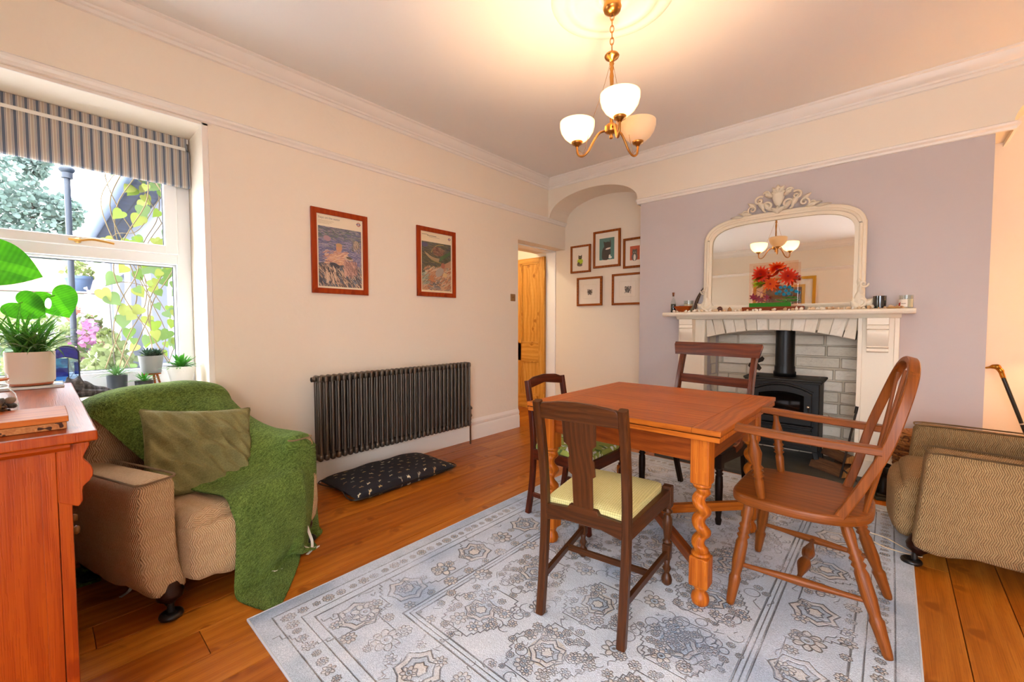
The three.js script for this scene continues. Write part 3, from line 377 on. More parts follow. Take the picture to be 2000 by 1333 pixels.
function makeArmchair(name, label, pos, turn, m, opt = {}) {
  const t = thing(name, label, 'armchair', pos, turn);
  const hem = (x, y, z) => 0.010 * Math.sin(x * 19 + z * 13) + 0.006 * Math.sin(x * 47 - z * 31);
  // arms: drum shaped, wider at the front, bulging outwards a little below the top
  for (const s of [-1, 1]) {
    const g = puff(0.155, armTop - 0.1, 0.68, 0.04, [8, 14, 16], (x, y, z) => { const f = (y + 0.24) / 0.48, k = clamp((z + 0.34) / 0.68); let X = x + s * (0.352 + 0.012 * Math.sin(f * 3.14)), Y = y + 0.1 + (armTop - 0.1) / 2 + (f > 0.9 ? -0.02 * (1 - k) : 0); X += s * (f < 0.2 ? -0.02 * (0.2 - f) * 5 : 0); if (f < 0.08) Y += hem(X, 0, z); const Z = z - 0.385 + 0.04 * (1 - f) * k; return [X + s * 0.012 * (k - 0.5), Y, Z]; });
    part(t, 'arm', smooth(uvBox(g, 1)), m);
    const pf = []; for (let i = 0; i <= 24; i++) pf.push([s * 0.352 + s * 0.006 - 0.072 + 0.144 * i / 24, armTop + 0.001, 0.034]);
    part(t, 'piping', tube([[s * 0.283, armTop - 0.006, -0.6], [s * 0.285, armTop + 0.0, -0.18], [s * 0.288, armTop - 0.002, -0.06], [s * 0.36, armTop - 0.003, -0.044], [s * 0.425, armTop - 0.006, -0.062], [s * 0.432, armTop - 0.004, -0.15], [s * 0.425, armTop - 0.01, -0.6]], 0.0045, 60, 6), m);
  }
  const front = puff(0.58, 0.25, 0.16, 0.045, [18, 10, 6], (x, y, z) => { let Y = y + 0.242; if (y < -0.1) Y += hem(x, 0, z) - 0.008 * Math.cos(x * 6); return [x, Y, z - 0.03 + 0.035 * Math.cos(x * 5) * (z > 0 ? 1 : 0)]; });
  part(t, 'front_rail', smooth(uvBox(front, 1)), m);
  part(t, 'seat_base', uvBox(boxc(-0.3, 0.14, -0.72, 0.3, 0.33, -0.08, 0.02), 0), m);
  const cush = puff(0.56, 0.14, 0.6, 0.055, [14, 6, 14], (x, y, z) => [x, y + 0.345 + (y > 0 ? 0.02 * Math.cos(x * 5.2) * Math.cos(z * 4.6) : 0), z - 0.27]); part(t, 'seat_cushion', smooth(uvBox(cush, 0)), m);
  const back = puff(0.7, 0.72, 0.2, 0.08, [24, 20, 8], (x, y, z) => { const f = clamp((y + 0.36) / 0.72), sh = Math.max(0, Math.abs(x) - 0.1) / 0.25; let Y = y + 0.54 - sh * sh * 0.07 * f; let X = x * (1 - 0.05 * f * f); const Z = z - 0.71 - 0.05 * f + 0.03 * Math.cos(x * 3.5); return [X, Y, Z]; });
  part(t, 'back', smooth(uvBox(back, 1)), m);
  part(t, 'underframe', boxc(-0.34, 0.12, -0.74, 0.34, 0.16, -0.04, 0.004), M.black2);
  for (const sx of [-1, 1]) for (const sz of [0, 1]) {
    const lg = part(t, 'leg', tr(lathe([[0, 0.05], [0.016, 0.05], [0.022, 0.062], [0.046, 0.082], [0.05, 0.104], [0.04, 0.126], [0.03, 0.15], [0, 0.15]], 20), sx * 0.335, 0, sz ? -0.66 : -0.035), M.legWood);
    part(lg, 'caster', [tr(new THREE.TorusGeometry(0.027, 0.013, 10, 24), sx * 0.345, 0.017, sz ? -0.68 : -0.01, Math.PI / 2, 0, 0, [1.1, 1.1, 1]), tr(new THREE.CylinderGeometry(0.02, 0.02, 0.014, 16), sx * 0.345, 0.018, sz ? -0.68 : -0.01), tr(new THREE.CylinderGeometry(0.012, 0.014, 0.04, 12), sx * 0.34, 0.042, sz ? -0.67 : -0.022)], M.black2);
  }
  for (const [x, z, k] of opt.ties ?? []) part(t, 'tie_tape', sweep([[x, 0.13, z], [x + 0.01, 0.08, z + 0.01], [x - 0.012 * k, 0.03, z + 0.03], [x + 0.02 * k, 0.006, z + 0.06], [x + 0.06 * k, 0.004, z + 0.075]], 0.014, 0.002, [1, 0, 0.4], 14), mat({ color: 0xd8cfc0, roughness: 0.9 }));
  return t;
}
const SOFA = { pos: [-2.345, 0, -0.665], turn: 1.888 };
makeArmchair('armchair', 'beige herringbone armchair under the green throw, below the window', SOFA.pos, SOFA.turn, M.beige, { ties: [[0.27, 0.02, 1], [0.3, 0.03, -1], [0.03, 0.03, 1], [-0.3, -0.45, -1]] });
makeArmchair('armchair', 'brown herringbone armchair at the right edge, facing the hearth and table', [0.085, 0, -3.325], -Math.PI / 2 + 0.03, M.brownTweed, { ties: [[0.31, -0.06, 1]] }).scale.y = 1.04;

// the throw: a cloth let fall on the armchair (positions solved in the chair's own frame)
{
  const sd = (p, c, h, r) => { const q = [Math.abs(p[0] - c[0]) - h[0] + r, Math.abs(p[1] - c[1]) - h[1] + r, Math.abs(p[2] - c[2]) - h[2] + r]; return Math.hypot(Math.max(q[0], 0), Math.max(q[1], 0), Math.max(q[2], 0)) + Math.min(Math.max(q[0], q[1], q[2]), 0) - r; };
  const sdf = (p) => { let d = sd(p, [0, 0.29, -0.28], [0.30, 0.15, 0.325], 0.05); d = Math.min(d, sd(p, [-0.357, 0.34, -0.385], [0.083, 0.257, 0.345], 0.03)); d = Math.min(d, sd(p, [0.357, 0.34, -0.385], [0.083, 0.257, 0.345], 0.03));
    const bx = p[0], sh = Math.min(1.2, Math.max(0, Math.abs(bx) - 0.1) / 0.25); d = Math.min(d, sd([p[0], p[1] + sh * sh * 0.07 * clamp((p[1] - 0.2) / 0.6), p[2] + 0.05 * clamp((p[1] - 0.2) / 0.7) - 0.03 * Math.cos(bx * 3.5)], [0, 0.53, -0.71], [0.355, 0.376, 0.108], 0.08)); d = Math.min(d, sd([p[0], p[1], p[2] - 0.035 * Math.cos(bx * 5)], [0, 0.242, -0.03], [0.295, 0.127, 0.083], 0.045)); return d; };
  const N = 78, Mv = 110, P = [], Q = [], F = [], w = 1.0, l = 1.6, R = rng(5);
  // start: sheet turned a little, its long side running from behind the back to the front
  const CA = [-0.42, -1.0], CB = [0.42, -1.03], CC = [0.64, -0.04], CD = [-0.15, 0.66];   // back left, back right, front right, front tip (x, z of the flat sheet)
  for (let j = 0; j <= Mv; j++) for (let i = 0; i <= N; i++) { const p = i / N, q = j / Mv, at = (k) => (CA[k] * (1 - p) + CB[k] * p) * (1 - q) + (CD[k] * (1 - p) + CC[k] * p) * q, x = at(0), z = at(1), y = 0.925 + 0.004 * R(); P.push([x, y, z]); Q.push([x, y, z]); F.push([x, y, z]); }
  const id = (i, j) => j * (N + 1) + i, cons = [], add = (a, b, k) => { const d = Math.hypot(P[a][0] - P[b][0], P[a][1] - P[b][1], P[a][2] - P[b][2]); cons.push([a, b, d, k]); };
  for (let j = 0; j <= Mv; j++) for (let i = 0; i <= N; i++) { if (i < N) add(id(i, j), id(i + 1, j), 1); if (j < Mv) add(id(i, j), id(i, j + 1), 1); if (i < N && j < Mv) { add(id(i, j), id(i + 1, j + 1), 0.35); add(id(i + 1, j), id(i, j + 1), 0.35); } if (i < N - 2) add(id(i, j), id(i + 3, j), 0.12); if (j < Mv - 2) add(id(i, j), id(i, j + 3), 0.12); }
  const off = 0.012, e = 0.004, pin = P.map(([x, y, z]) => Math.abs(x) < 0.3 && z > -0.84 && z < -0.72);
  for (let step = 0; step < 420; step++) {
    for (let i = 0; i < P.length; i++) { const p = P[i], q = Q[i]; for (let k = 0; k < 3; k++) { const v = (p[k] - q[k]) * 0.955; q[k] = p[k]; if (!pin[i] || k === 1) p[k] += v; } p[1] -= 0.0009; if (pin[i]) { p[0] = q[0] = F[i][0]; p[2] = q[2] = F[i][2]; } }
    for (let it = 0; it < 4; it++) for (const [a, b, d, k] of cons) { const A = P[a], B = P[b], dx = B[0] - A[0], dy = B[1] - A[1], dz = B[2] - A[2], L = Math.sqrt(dx * dx + dy * dy + dz * dz) || 1, f = (L - d) / L * 0.5 * k; A[0] += dx * f; A[1] += dy * f; A[2] += dz * f; B[0] -= dx * f; B[1] -= dy * f; B[2] -= dz * f; }
    for (let i = 0; i < P.length; i++) { const p = P[i]; if (p[1] < 0.008) { p[1] = 0.008; Q[i][0] = p[0]; Q[i][2] = p[2]; }
      const d = sdf(p) - off; if (d < 0) { const g = [sdf([p[0] + e, p[1], p[2]]) - d - off, sdf([p[0], p[1] + e, p[2]]) - d - off, sdf([p[0], p[1], p[2] + e]) - d - off], L = Math.hypot(...g) || 1; for (let k = 0; k < 3; k++) { p[k] -= g[k] / L * d; Q[i][k] = lerp(Q[i][k], p[k], 0.93); } } }
  }
  const th = 0.006, top = grid(N, Mv, (u, v) => { const p = P[id(Math.round(u * N), Math.round(v * Mv))]; return [p[0], p[1], p[2], u * w, v * l]; });
  // close into a sheet with thickness
  const pos = top.attributes.position, nor = top.attributes.normal, bot = top.clone(), bp = bot.attributes.position; if (nor.getY(id(N / 2, 40)) < 0) { fixFlip(top); }
  top.computeVertexNormals(); for (let i = 0; i < pos.count; i++) { bp.setXYZ(i, pos.getX(i) - top.attributes.normal.getX(i) * th, pos.getY(i) - top.attributes.normal.getY(i) * th, pos.getZ(i) - top.attributes.normal.getZ(i) * th); } fixFlip2(bot, top);
  M.throw = mat({ map: tex(512, 512, (u, v) => { const n = fbm(u, v, 160, 120, 51, 2), b = fbm(u, v, 6, 6, 57, 3), s = fbm(u, v, 40, 160, 59, 2); return mix3([0.25, 0.33, 0.09], [0.48, 0.58, 0.26], clamp((n - 0.5) * 0.9 + (b - 0.5) * 0.5 + (s - 0.5) * 0.9 + 0.5)); }, true, 1 / 0.5, 1 / 0.5), bumpMap: tex(512, 512, (u, v) => fbm(u, v, 110, 180, 61, 2), false, 1 / 0.5, 1 / 0.5), bumpScale: 0.006, roughness: 1, sheen: 0.8, sheenRoughness: 0.4, sheenColor: 0x9fc07a });
  const t = single('throw_blanket', 'woolly green throw draped over the back, seat and arm of the beige armchair', 'blanket', [top, bot], M.throw, SOFA.pos, SOFA.turn);
}
function fixFlip(g) { const ix = g.index; for (let i = 0; i < ix.count; i += 3) { const a = ix.getX(i); ix.setX(i, ix.getX(i + 1)); ix.setX(i + 1, a); } g.computeVertexNormals(); }
function fixFlip2(g, like) { g.setIndex(like.index.clone()); fixFlip(g); }

// square scatter cushion leaning against the back
{
  const n = 56, S = 0.22, front = (s) => grid(n, n, (u, v) => { const a = u * 2 - 1, b = v * 2 - 1, ea = 1 - a * a, eb = 1 - b * b, bulge = 0.075 * Math.pow(Math.max(0, ea * eb), 0.42), pin = 1 - 0.07 * (1 - b * b) * Math.abs(a) ** 3, pin2 = 1 - 0.07 * (1 - a * a) * Math.abs(b) ** 3; const k = a * 0.8 + b * 0.75, fold = ea * eb > 0 ? 0.022 * Math.sqrt(ea * eb) * (1 - 1.6 * Math.abs(Math.sin(k * 4.6 + 1.2 * Math.sin(b * 2.6 - a * 1.3))) + 0.5 * Math.sin(k * 19 + a * 5) + 0.4 * Math.sin(a * 9 - b * 4)) : 0; return [a * S * pin * 1.12, b * S * pin2, s * (bulge + (s > 0 ? fold : 0)), a * S, b * S]; });
  const f = front(1), b = front(-1); fixFlip(b);
  const m = mat({ map: tex(256, 256, (u, v) => { const q = fbm(u, v, 80, 80, 71, 2), r = fbm(u, v, 4, 4, 73, 3); return mix3([0.44, 0.42, 0.25], [0.60, 0.58, 0.38], clamp(0.5 + (q - 0.5) * 0.8 + (r - 0.5) * 0.6)); }, true, 1 / 0.2, 1 / 0.2), bumpMap: tex(256, 256, (u, v) => 0.5 + 0.25 * Math.sin(v * 6.2832 * 40) + (fbm(u, v, 64, 64, 75, 2) - 0.5) * 0.5, false, 1 / 0.2, 1 / 0.2), bumpScale: 0.0012, roughness: 0.8, sheen: 0.6, sheenRoughness: 0.35, sheenColor: 0xd8d8a8 });
  const c = thing('cushion', 'crumpled olive-green square cushion resting on the throw in the beige armchair', 'cushion', [0, 0, 0]);
  c.position.set(-2.615, 0.605, -0.535); c.rotation.set(-0.45, SOFA.turn - 0.12, -0.16, 'YXZ');
  part(c, 'cover', [f, b], m);
  const edge = []; for (let k = 0; k < 4; k++) for (let i = 0; i < 14; i++) { const q = i / 7 - 1, [a, b] = [[q, -1], [1, q], [-q, 1], [-1, -q]][k]; edge.push([a * S * 1.12 * (1 - 0.07 * (1 - b * b) * Math.abs(a) ** 3), b * S * (1 - 0.07 * (1 - a * a) * Math.abs(b) ** 3), 0]); } part(c, 'seam', tube(edge, 0.0035, 160, 6, true), m);
}
// dog bed by the radiator
{
  const n = 36, L = 0.455, D = 0.27, half = (s) => grid(n, n, (u, v) => { const a = u * 2 - 1, b = v * 2 - 1, ea = 1 - a ** 4, eb = 1 - b ** 4, bulge = Math.pow(Math.max(0, (1 - a * a) * (1 - b * b)), 0.3); return [a * L * (1 - 0.05 * (1 - b * b) * a * a), s > 0 ? 0.04 + 0.075 * bulge + 0.006 * Math.sin(a * 9 + b * 4) * bulge : Math.max(0.004, 0.04 - 0.06 * bulge), b * D * (1 - 0.06 * (1 - a * a) * b * b), a * L, b * D]; });
  const top = half(1), bot = half(-1); fixFlip(top); if (top.attributes.normal.getY(600) < 0) fixFlip(top); if (bot.attributes.normal.getY(600) > 0) fixFlip(bot);
  const pm = mat({ map: canvasTex(1024, 640, (c, w, h) => {
    c.fillStyle = '#15151d'; c.fillRect(0, 0, w, h); const R = rng(15), cols = ['#c9b58a', '#9c7a55', '#7d5e48', '#e0d3b0', '#8d8676', '#b99a62'];
    for (let y = 0; y < 9; y++) for (let x = 0; x < 11; x++) { const px = (x + 0.5 + (y % 2) * 0.4 + (R() - 0.5) * 0.3) * w / 11, py = (y + 0.5 + (R() - 0.5) * 0.3) * h / 9, s = 20 + R() * 5, fl = R() < 0.5 ? -1 : 1; c.save(); c.translate(px, py); c.scale(fl, 1); c.rotate((R() - 0.5) * 0.7); c.fillStyle = cols[Math.floor(R() * 6)];
      if (R() < 0.22) { c.rotate(0.6); c.beginPath(); c.ellipse(0, 0, s * 0.6, s * 0.16, 0, 0, 6.3); c.fill(); c.restore(); continue; }
      c.beginPath(); c.ellipse(0, 0, s * 0.62, s * 0.24, 0, 0, 6.3); c.fill(); c.beginPath(); c.ellipse(s * 0.68, -s * 0.34, s * 0.26, s * 0.17, 0.2, 0, 6.3); c.fill(); c.fillRect(s * 0.36, -s * 0.3, s * 0.24, s * 0.36); for (const lx of [-0.55, -0.36, 0.3, 0.5]) c.fillRect(s * lx, 0, s * 0.11, s * 0.62); c.beginPath(); c.moveTo(-s * 0.55, -s * 0.1); c.lineTo(-s * 0.95, -s * 0.5); c.lineTo(-s * 0.48, s * 0.06); c.fill(); c.beginPath(); c.ellipse(s * 0.56, -s * 0.3, s * 0.08, s * 0.2, 0.3, 0, 6.3); c.fill(); c.restore(); }
  }, true, 1 / 0.92, 1 / 0.56), roughness: 0.75 }); pm.map.offset.set(0.5, 0.5);
  const t = thing('dog_bed', 'navy dog cushion printed with little tan dogs, lying below the radiator', 'pet bed', [-2.985, 0, -1.86], Math.PI / 2 + 0.03);
  part(t, 'cover', [top, bot], pm); part(t, 'piping', tube([[-L, 0.04, -D], [-L * 0.95, 0.04, 0], [-L, 0.04, D], [0, 0.04, D * 0.94], [L, 0.04, D], [L * 0.95, 0.04, 0], [L, 0.04, -D], [0, 0.04, -D * 0.94]], 0.005, 90, 6, true), M.black2);
}
// column radiator on the left wall
{
  const t = thing('radiator', 'dark metal column radiator mounted low on the left wall', 'radiator', [-3.225, 0, -2.145]);
  const m = mat({ color: 0x6b635a, metalness: 0.8, roughness: 0.36 }), n = 33, L = 1.51, y0 = 0.2, y1 = 0.86, D = 0.1;
  const col = () => { const g = []; for (const dx of [-D / 2 + 0.013, 0, D / 2 - 0.013]) g.push(tr(new THREE.CylinderGeometry(0.0118, 0.0118, y1 - y0 - 0.05, 10, 1, true), dx, (y0 + y1) / 2, 0)); for (const y of [y0 + 0.03, y1 - 0.03]) g.push(tr(puff(D + 0.004, 0.055, 0.036, 0.017, [6, 4, 4]), 0, y, 0)); for (const y of [y0 + 0.03, y1 - 0.03]) g.push(tr(new THREE.CylinderGeometry(0.019, 0.019, L / (n - 1), 10, 1, true), 0, y, L / (n - 1) / 2, Math.PI / 2)); return merge(g); };
  const g = smooth(col());
  for (let i = 0; i < n; i++) { const c = part(t, i ? 'radiator_column_' + String(i).padStart(3, '0') : 'radiator_column', g, m); c.position.z = L / 2 - i * L / (n - 1); if (i === n - 1) c.scale.z = 0.95; }
  part(t, 'end_plug', [tr(lathe([[0, 0], [0.022, 0], [0.022, 0.012], [0.014, 0.02], [0, 0.022]], 8), 0, y1 - 0.03, L / 2 + 0.016, Math.PI / 2)], m);
  const cop = mat({ color: 0x6e4a34, metalness: 0.8, roughness: 0.4 });
  part(t, 'valve', [bar([0, y0 + 0.05, -L / 2 - 0.045], [0, y0 + 0.19, -L / 2 - 0.045], 0.012, 0.01), tr(lathe([[0, 0], [0.02, 0.0], [0.024, 0.01], [0.02, 0.022], [0.008, 0.03], [0, 0.05]], 12), 0, y0 + 0.165, -L / 2 - 0.045), tr(new THREE.SphereGeometry(0.02, 14, 10), 0, y0 + 0.1, -L / 2 - 0.045), bar([0, y0 + 0.03, -L / 2], [0, y0 + 0.03, -L / 2 - 0.05], 0.012)], m);
  part(t, 'pipe', bar([0, 0.002, -L / 2 - 0.045], [0, y0 + 0.06, -L / 2 - 0.045], 0.0085), cop);
  part(t, 'wall_bracket', [boxc(-0.118, y1 - 0.1, 0.5, -0.04, y1 - 0.07, 0.52, 0.002), boxc(-0.118, y1 - 0.1, -0.5, -0.04, y1 - 0.07, -0.48, 0.002)], m);
}
// ---------------------------------------------------------------- fireplace
M.mantel = mat({ color: 0xf1e4cd, roughness: 0.42 });
{
  const t = thing('fire_surround', 'cream painted fireplace surround with corbels and a long mantel shelf', 'fireplace', [0, 0, 0]), zf = -4.33;
  part(t, 'mantel_shelf', [extrudeX([[-4.428, 1.32], [-4.23, 1.32], [-4.222, 1.328], [-4.218, 1.34], [-4.222, 1.352], [-4.23, 1.357], [-4.428, 1.357]], -1.74, 0.125)], M.mantel);
  part(t, 'bed_moulding', [extrudeX([[-4.428, 1.288], [-4.30, 1.288], [-4.285, 1.3], [-4.27, 1.32], [-4.428, 1.32]], -1.62, 0.05)], M.mantel);
  for (const [x0, x1, c0, c1, s] of [[-1.615, -1.363, -1.582, -1.455, -1], [-0.204, 0.042, -0.147, -0.018, 1]]) {
    part(t, 'pilaster', [boxc(x0, 0.0, -4.43, x1, 1.29, -4.345, 0.004), boxc(x0, 0, -4.345, x1, 0.16, -4.325, 0.005), boxc(s < 0 ? x1 - 0.03 : x0, 0.16, -4.345, s < 0 ? x1 : x0 + 0.03, 1.29, -4.332, 0.004), boxc(s < 0 ? x0 : x1 - 0.03, 0.16, -4.345, s < 0 ? x0 + 0.03 : x1, 1.29, -4.332, 0.004)], M.mantel);
    const prof = [[-4.345, 1.288], [-4.25, 1.288], [-4.25, 1.238], [-4.262, 1.232], [-4.255, 1.205], [-4.268, 1.197], [-4.262, 1.18], [-4.268, 1.14], [-4.285, 1.1], [-4.305, 1.07], [-4.3, 1.062], [-4.318, 1.05], [-4.314, 1.03], [-4.33, 1.02], [-4.345, 1.02]];
    part(t, 'corbel', [extrudeX(prof, c0, c1)], M.mantel);
  }
}
function extrudeX(prof, x0, x1) { const g = extrude(prof.map(([z, y]) => [z, y]), x1 - x0, 0.0015); g.applyMatrix4(new THREE.Matrix4().makeBasis(V3(0, 0, 1), V3(0, 1, 0), V3(1, 0, 0)).setPosition(x0, 0, 0)); fixWinding(g); return toCreasedNormals(g, 0.5); }
// painted stone arch and brick fireback, each block a piece of the breast
{
  const host = scene.children.find((o) => o.name === 'wall_chimney_breast'), bb = tex(256, 256, (u, v) => fbm(u, v, 9, 9, 81, 5), false, 3, 3);
  const ms = [0xe9dcc6, 0xe3d5bd, 0xeee2ce].map((c) => mat({ color: c, roughness: 0.6, bumpMap: bb, bumpScale: 0.006 })), R = rng(21);
  const arcY = (x) => { const k = (x + 0.785) / 0.585; return 1.187 - 0.078 * k * k; };
  let x = FX0 + 0.01; const n = 13, wdt = (FX1 - FX0 - 0.02) / n;
  for (let i = 0; i < n; i++) { const a = x + i * wdt + 0.003, b = a + wdt - 0.006, lean = (v) => (v + 0.785) * 0.09; const g = extrude([[a, arcY(a)], [(a + b) / 2, arcY((a + b) / 2)], [b, arcY(b)], [b + lean(b), 1.318], [a + lean(a), 1.318]].map(([p, q]) => [clamp(p, FX0 + 0.001, FX1 - 0.001), q]), 0.2 + R() * 0.008, 0.006, 2); g.translate(0, 0, -4.585); deform(g, (X, Y, Z) => [X + 0.003 * Math.sin(Y * 40 + i * 3), Y, Z + 0.003 * Math.sin(X * 60 + Y * 30)]); uvBox(g, 1); g.computeVertexNormals(); part(host, i ? 'brick_' + String(i).padStart(3, '0') : 'brick', g, ms[i % 3]); }
  part(host, 'mortar', [boxc(FX0, 1.19, -4.6, FX1, 1.32, -4.40, 0)], mat({ color: 0xd8cab4, roughness: 0.9 })); let k = n;
  const rowH = 0.104, zb = -4.80;
  for (let r = 0; r < 12; r++) { let bx = FX0 - R() * 0.3; while (bx < FX1) { const L = 0.19 + R() * 0.24, a = Math.max(bx, FX0), b = Math.min(bx + L, FX1); if (b - a > 0.02) { const g = boxc(a + 0.004, r * rowH + 0.004, zb - 0.05, b - 0.004, (r + 1) * rowH - 0.004, zb + 0.008 * R(), 0.008); deform(g, (X, Y, Z) => [X, Y + 0.004 * Math.sin(X * 23 + r * 2), Z]); uvBox(g); part(host, 'brick_' + String(k++).padStart(3, '0'), g, ms[Math.floor(R() * 3)]); } bx += L; }
    for (const s of [0, 1]) { let bz = zb + R() * 0.1; while (bz < -4.60) { const L = 0.12 + R() * 0.1, e = Math.min(bz + L, -4.45), g = s ? boxc(FX1 - 0.006, r * rowH + 0.004, bz + 0.004, FX1 + 0.04, (r + 1) * rowH - 0.004, e - 0.004, 0.006) : boxc(FX0 - 0.04, r * rowH + 0.004, bz + 0.004, FX0 + 0.006, (r + 1) * rowH - 0.004, e - 0.004, 0.006); uvBox(g); part(host, 'brick_' + String(k++).padStart(3, '0'), g, ms[Math.floor(R() * 3)]); bz += L; } } }
  const mm = mat({ color: 0xcfc0a8, roughness: 0.95 }); part(host, 'mortar', [boxc(FX0, 0, zb - 0.06, FX1, 1.32, zb - 0.004, 0)], mm);
  struct('fireplace_ceiling', boxc(FX0, 1.3, ZA, FX1, 1.34, -4.6, 0), mm);
}
// slate hearth
{
  const sm = mat({ map: tex(512, 512, (u, v) => { const n = fbm(u, v, 4, 9, 91, 5); return mix3([0.20, 0.20, 0.18], [0.36, 0.36, 0.33], n); }), bumpMap: tex(512, 512, (u, v) => fbm(u, v, 5, 12, 92, 5), false), bumpScale: 0.004, roughness: 0.5 });
  struct('hearth', [uvBox(boxc(-1.64, -0.01, -4.81, 0.05 - 0.16, 0.026, -3.83, 0.006), 0)], sm);
}
// stove
{
  const t = thing('wood_stove', 'black cast-iron wood-burning stove with arched glass door and flue pipe', 'stove', [-0.715, 0.026, -4.36]), b = mat({ color: 0x191817, roughness: 0.5, metalness: 0.3 }), top = mat({ color: 0x2e2923, roughness: 0.6, metalness: 0.3 }), w = 0.3;
  part(t, 'body', [boxc(-0.275, 0.12, -0.3, 0.275, 0.72, 0.0, 0.01)], b);
  part(t, 'top_plate', [boxc(-w, 0.72, -0.33, w, 0.742, 0.035, 0.008), boxc(-w + 0.01, 0.705, -0.32, w - 0.01, 0.722, 0.025, 0.006)], top);
  const arc = (x, yb, h) => yb + h * Math.cos(x / 0.225 * 1.35) , ol = [], il = [];
  for (let i = 0; i <= 24; i++) { const x = -0.225 + 0.45 * i / 24; ol.push([x, arc(x, 0.598, 0.082)]); } for (let i = 0; i <= 24; i++) { const x = -0.178 + 0.356 * i / 24; il.push([x, arc(x, 0.575, 0.06)]); }
  const door = part(t, 'door', [extrude([[-0.225, 0.345], ...ol.map((q) => q).slice(0, 25), [0.225, 0.345]].filter((q, i, a) => i === 0 || q[0] !== a[i - 1][0] || q[1] !== a[i - 1][1]), 0.028, 0.007, 2, [[[-0.178, 0.395], ...il, [0.178, 0.395]]]).translate(0, 0, 0.0), tube(ol.map(([x, y]) => [x * 1.03, y + 0.012, 0.012]), 0.009, 40, 8)], b);
  part(door, 'glass', [boxc(-0.185, 0.39, 0.006, 0.185, 0.645, 0.012, 0)], mat({ color: 0x0c0a09, roughness: 0.06, clearcoat: 1, clearcoatRoughness: 0.03 }));
  const st = mat({ color: 0xb9b4aa, metalness: 1, roughness: 0.25 });
  part(door, 'knob', [bar([0.205, 0.46, 0.02], [0.205, 0.505, 0.055], 0.005), tr(new THREE.SphereGeometry(0.014, 14, 10), 0.205, 0.512, 0.06)], st);
  const ash = part(t, 'ash_door', [boxc(-0.225, 0.16, 0, 0.225, 0.325, 0.02, 0.006), boxc(-0.235, 0.29, 0.005, 0.235, 0.305, 0.034, 0.005), boxc(-0.235, 0.235, 0.005, 0.235, 0.248, 0.03, 0.005), boxc(-0.24, 0.33, 0, 0.24, 0.342, 0.05, 0.004)], b);
  part(ash, 'knob', [bar([-0.03, 0.29, 0.03], [-0.045, 0.32, 0.055], 0.004), tr(new THREE.SphereGeometry(0.01, 12, 8), -0.028, 0.285, 0.055)], st);
  for (const sx of [-1, 1]) for (const z of [-0.27, -0.03]) part(t, 'leg', sweepFlat([[sx * 0.25, 0.13, z], [sx * 0.262, 0.07, z + 0.005], [sx * 0.275, 0.0, z + 0.02]], 0.03, 0.04, [0, 0, 1]), b);
  part(t, 'flue_pipe', [tr(lathe([[0, 0], [0.088, 0], [0.088, 0.04], [0.08, 0.05], [0.08, 0.09], [0.075, 0.095], [0.075, 0.62], [0, 0.62]], 32), -0.005, 0.742, -0.16)], mat({ color: 0x141414, roughness: 0.38, metalness: 0.4 }));
  // heat-powered fan standing on the plate
  const f = thing('stove_fan', 'small silver heat-powered fan standing on the stove top beside the flue', 'fan', [-0.93, 0.768, -4.36], 0.5), al = mat({ color: 0xd9d5cc, metalness: 1, roughness: 0.22 });
  part(f, 'base', boxc(-0.035, 0, -0.02, 0.035, 0.012, 0.02, 0.002), b);
  part(f, 'fin', [tr(box(0.012, 0.1, 0.05, 0, 0, 0, 0.002), 0, 0.06, 0, 0, 0, -0.12), tr(box(0.01, 0.1, 0.06, 0, 0, 0, 0.002), 0.02, 0.15, 0, 0, 0, -0.35), tr(box(0.01, 0.09, 0.06, 0, 0, 0, 0.002), -0.008, 0.15, 0, 0, 0, 0.05)], al);
  for (let i = 0; i < 4; i++) { const a = i * 1.571 + 0.5; part(f, 'blade', tr(extrude([[-0.01, 0.012], [0.016, 0.012], [0.026, 0.06], [0.01, 0.085], [-0.02, 0.075]], 0.002), 0, 0.13, 0.045, 0, 0.35, a), b); }
  part(f, 'hub', tr(new THREE.CylinderGeometry(0.01, 0.01, 0.04, 12), 0, 0.13, 0.03, Math.PI / 2), b);
}
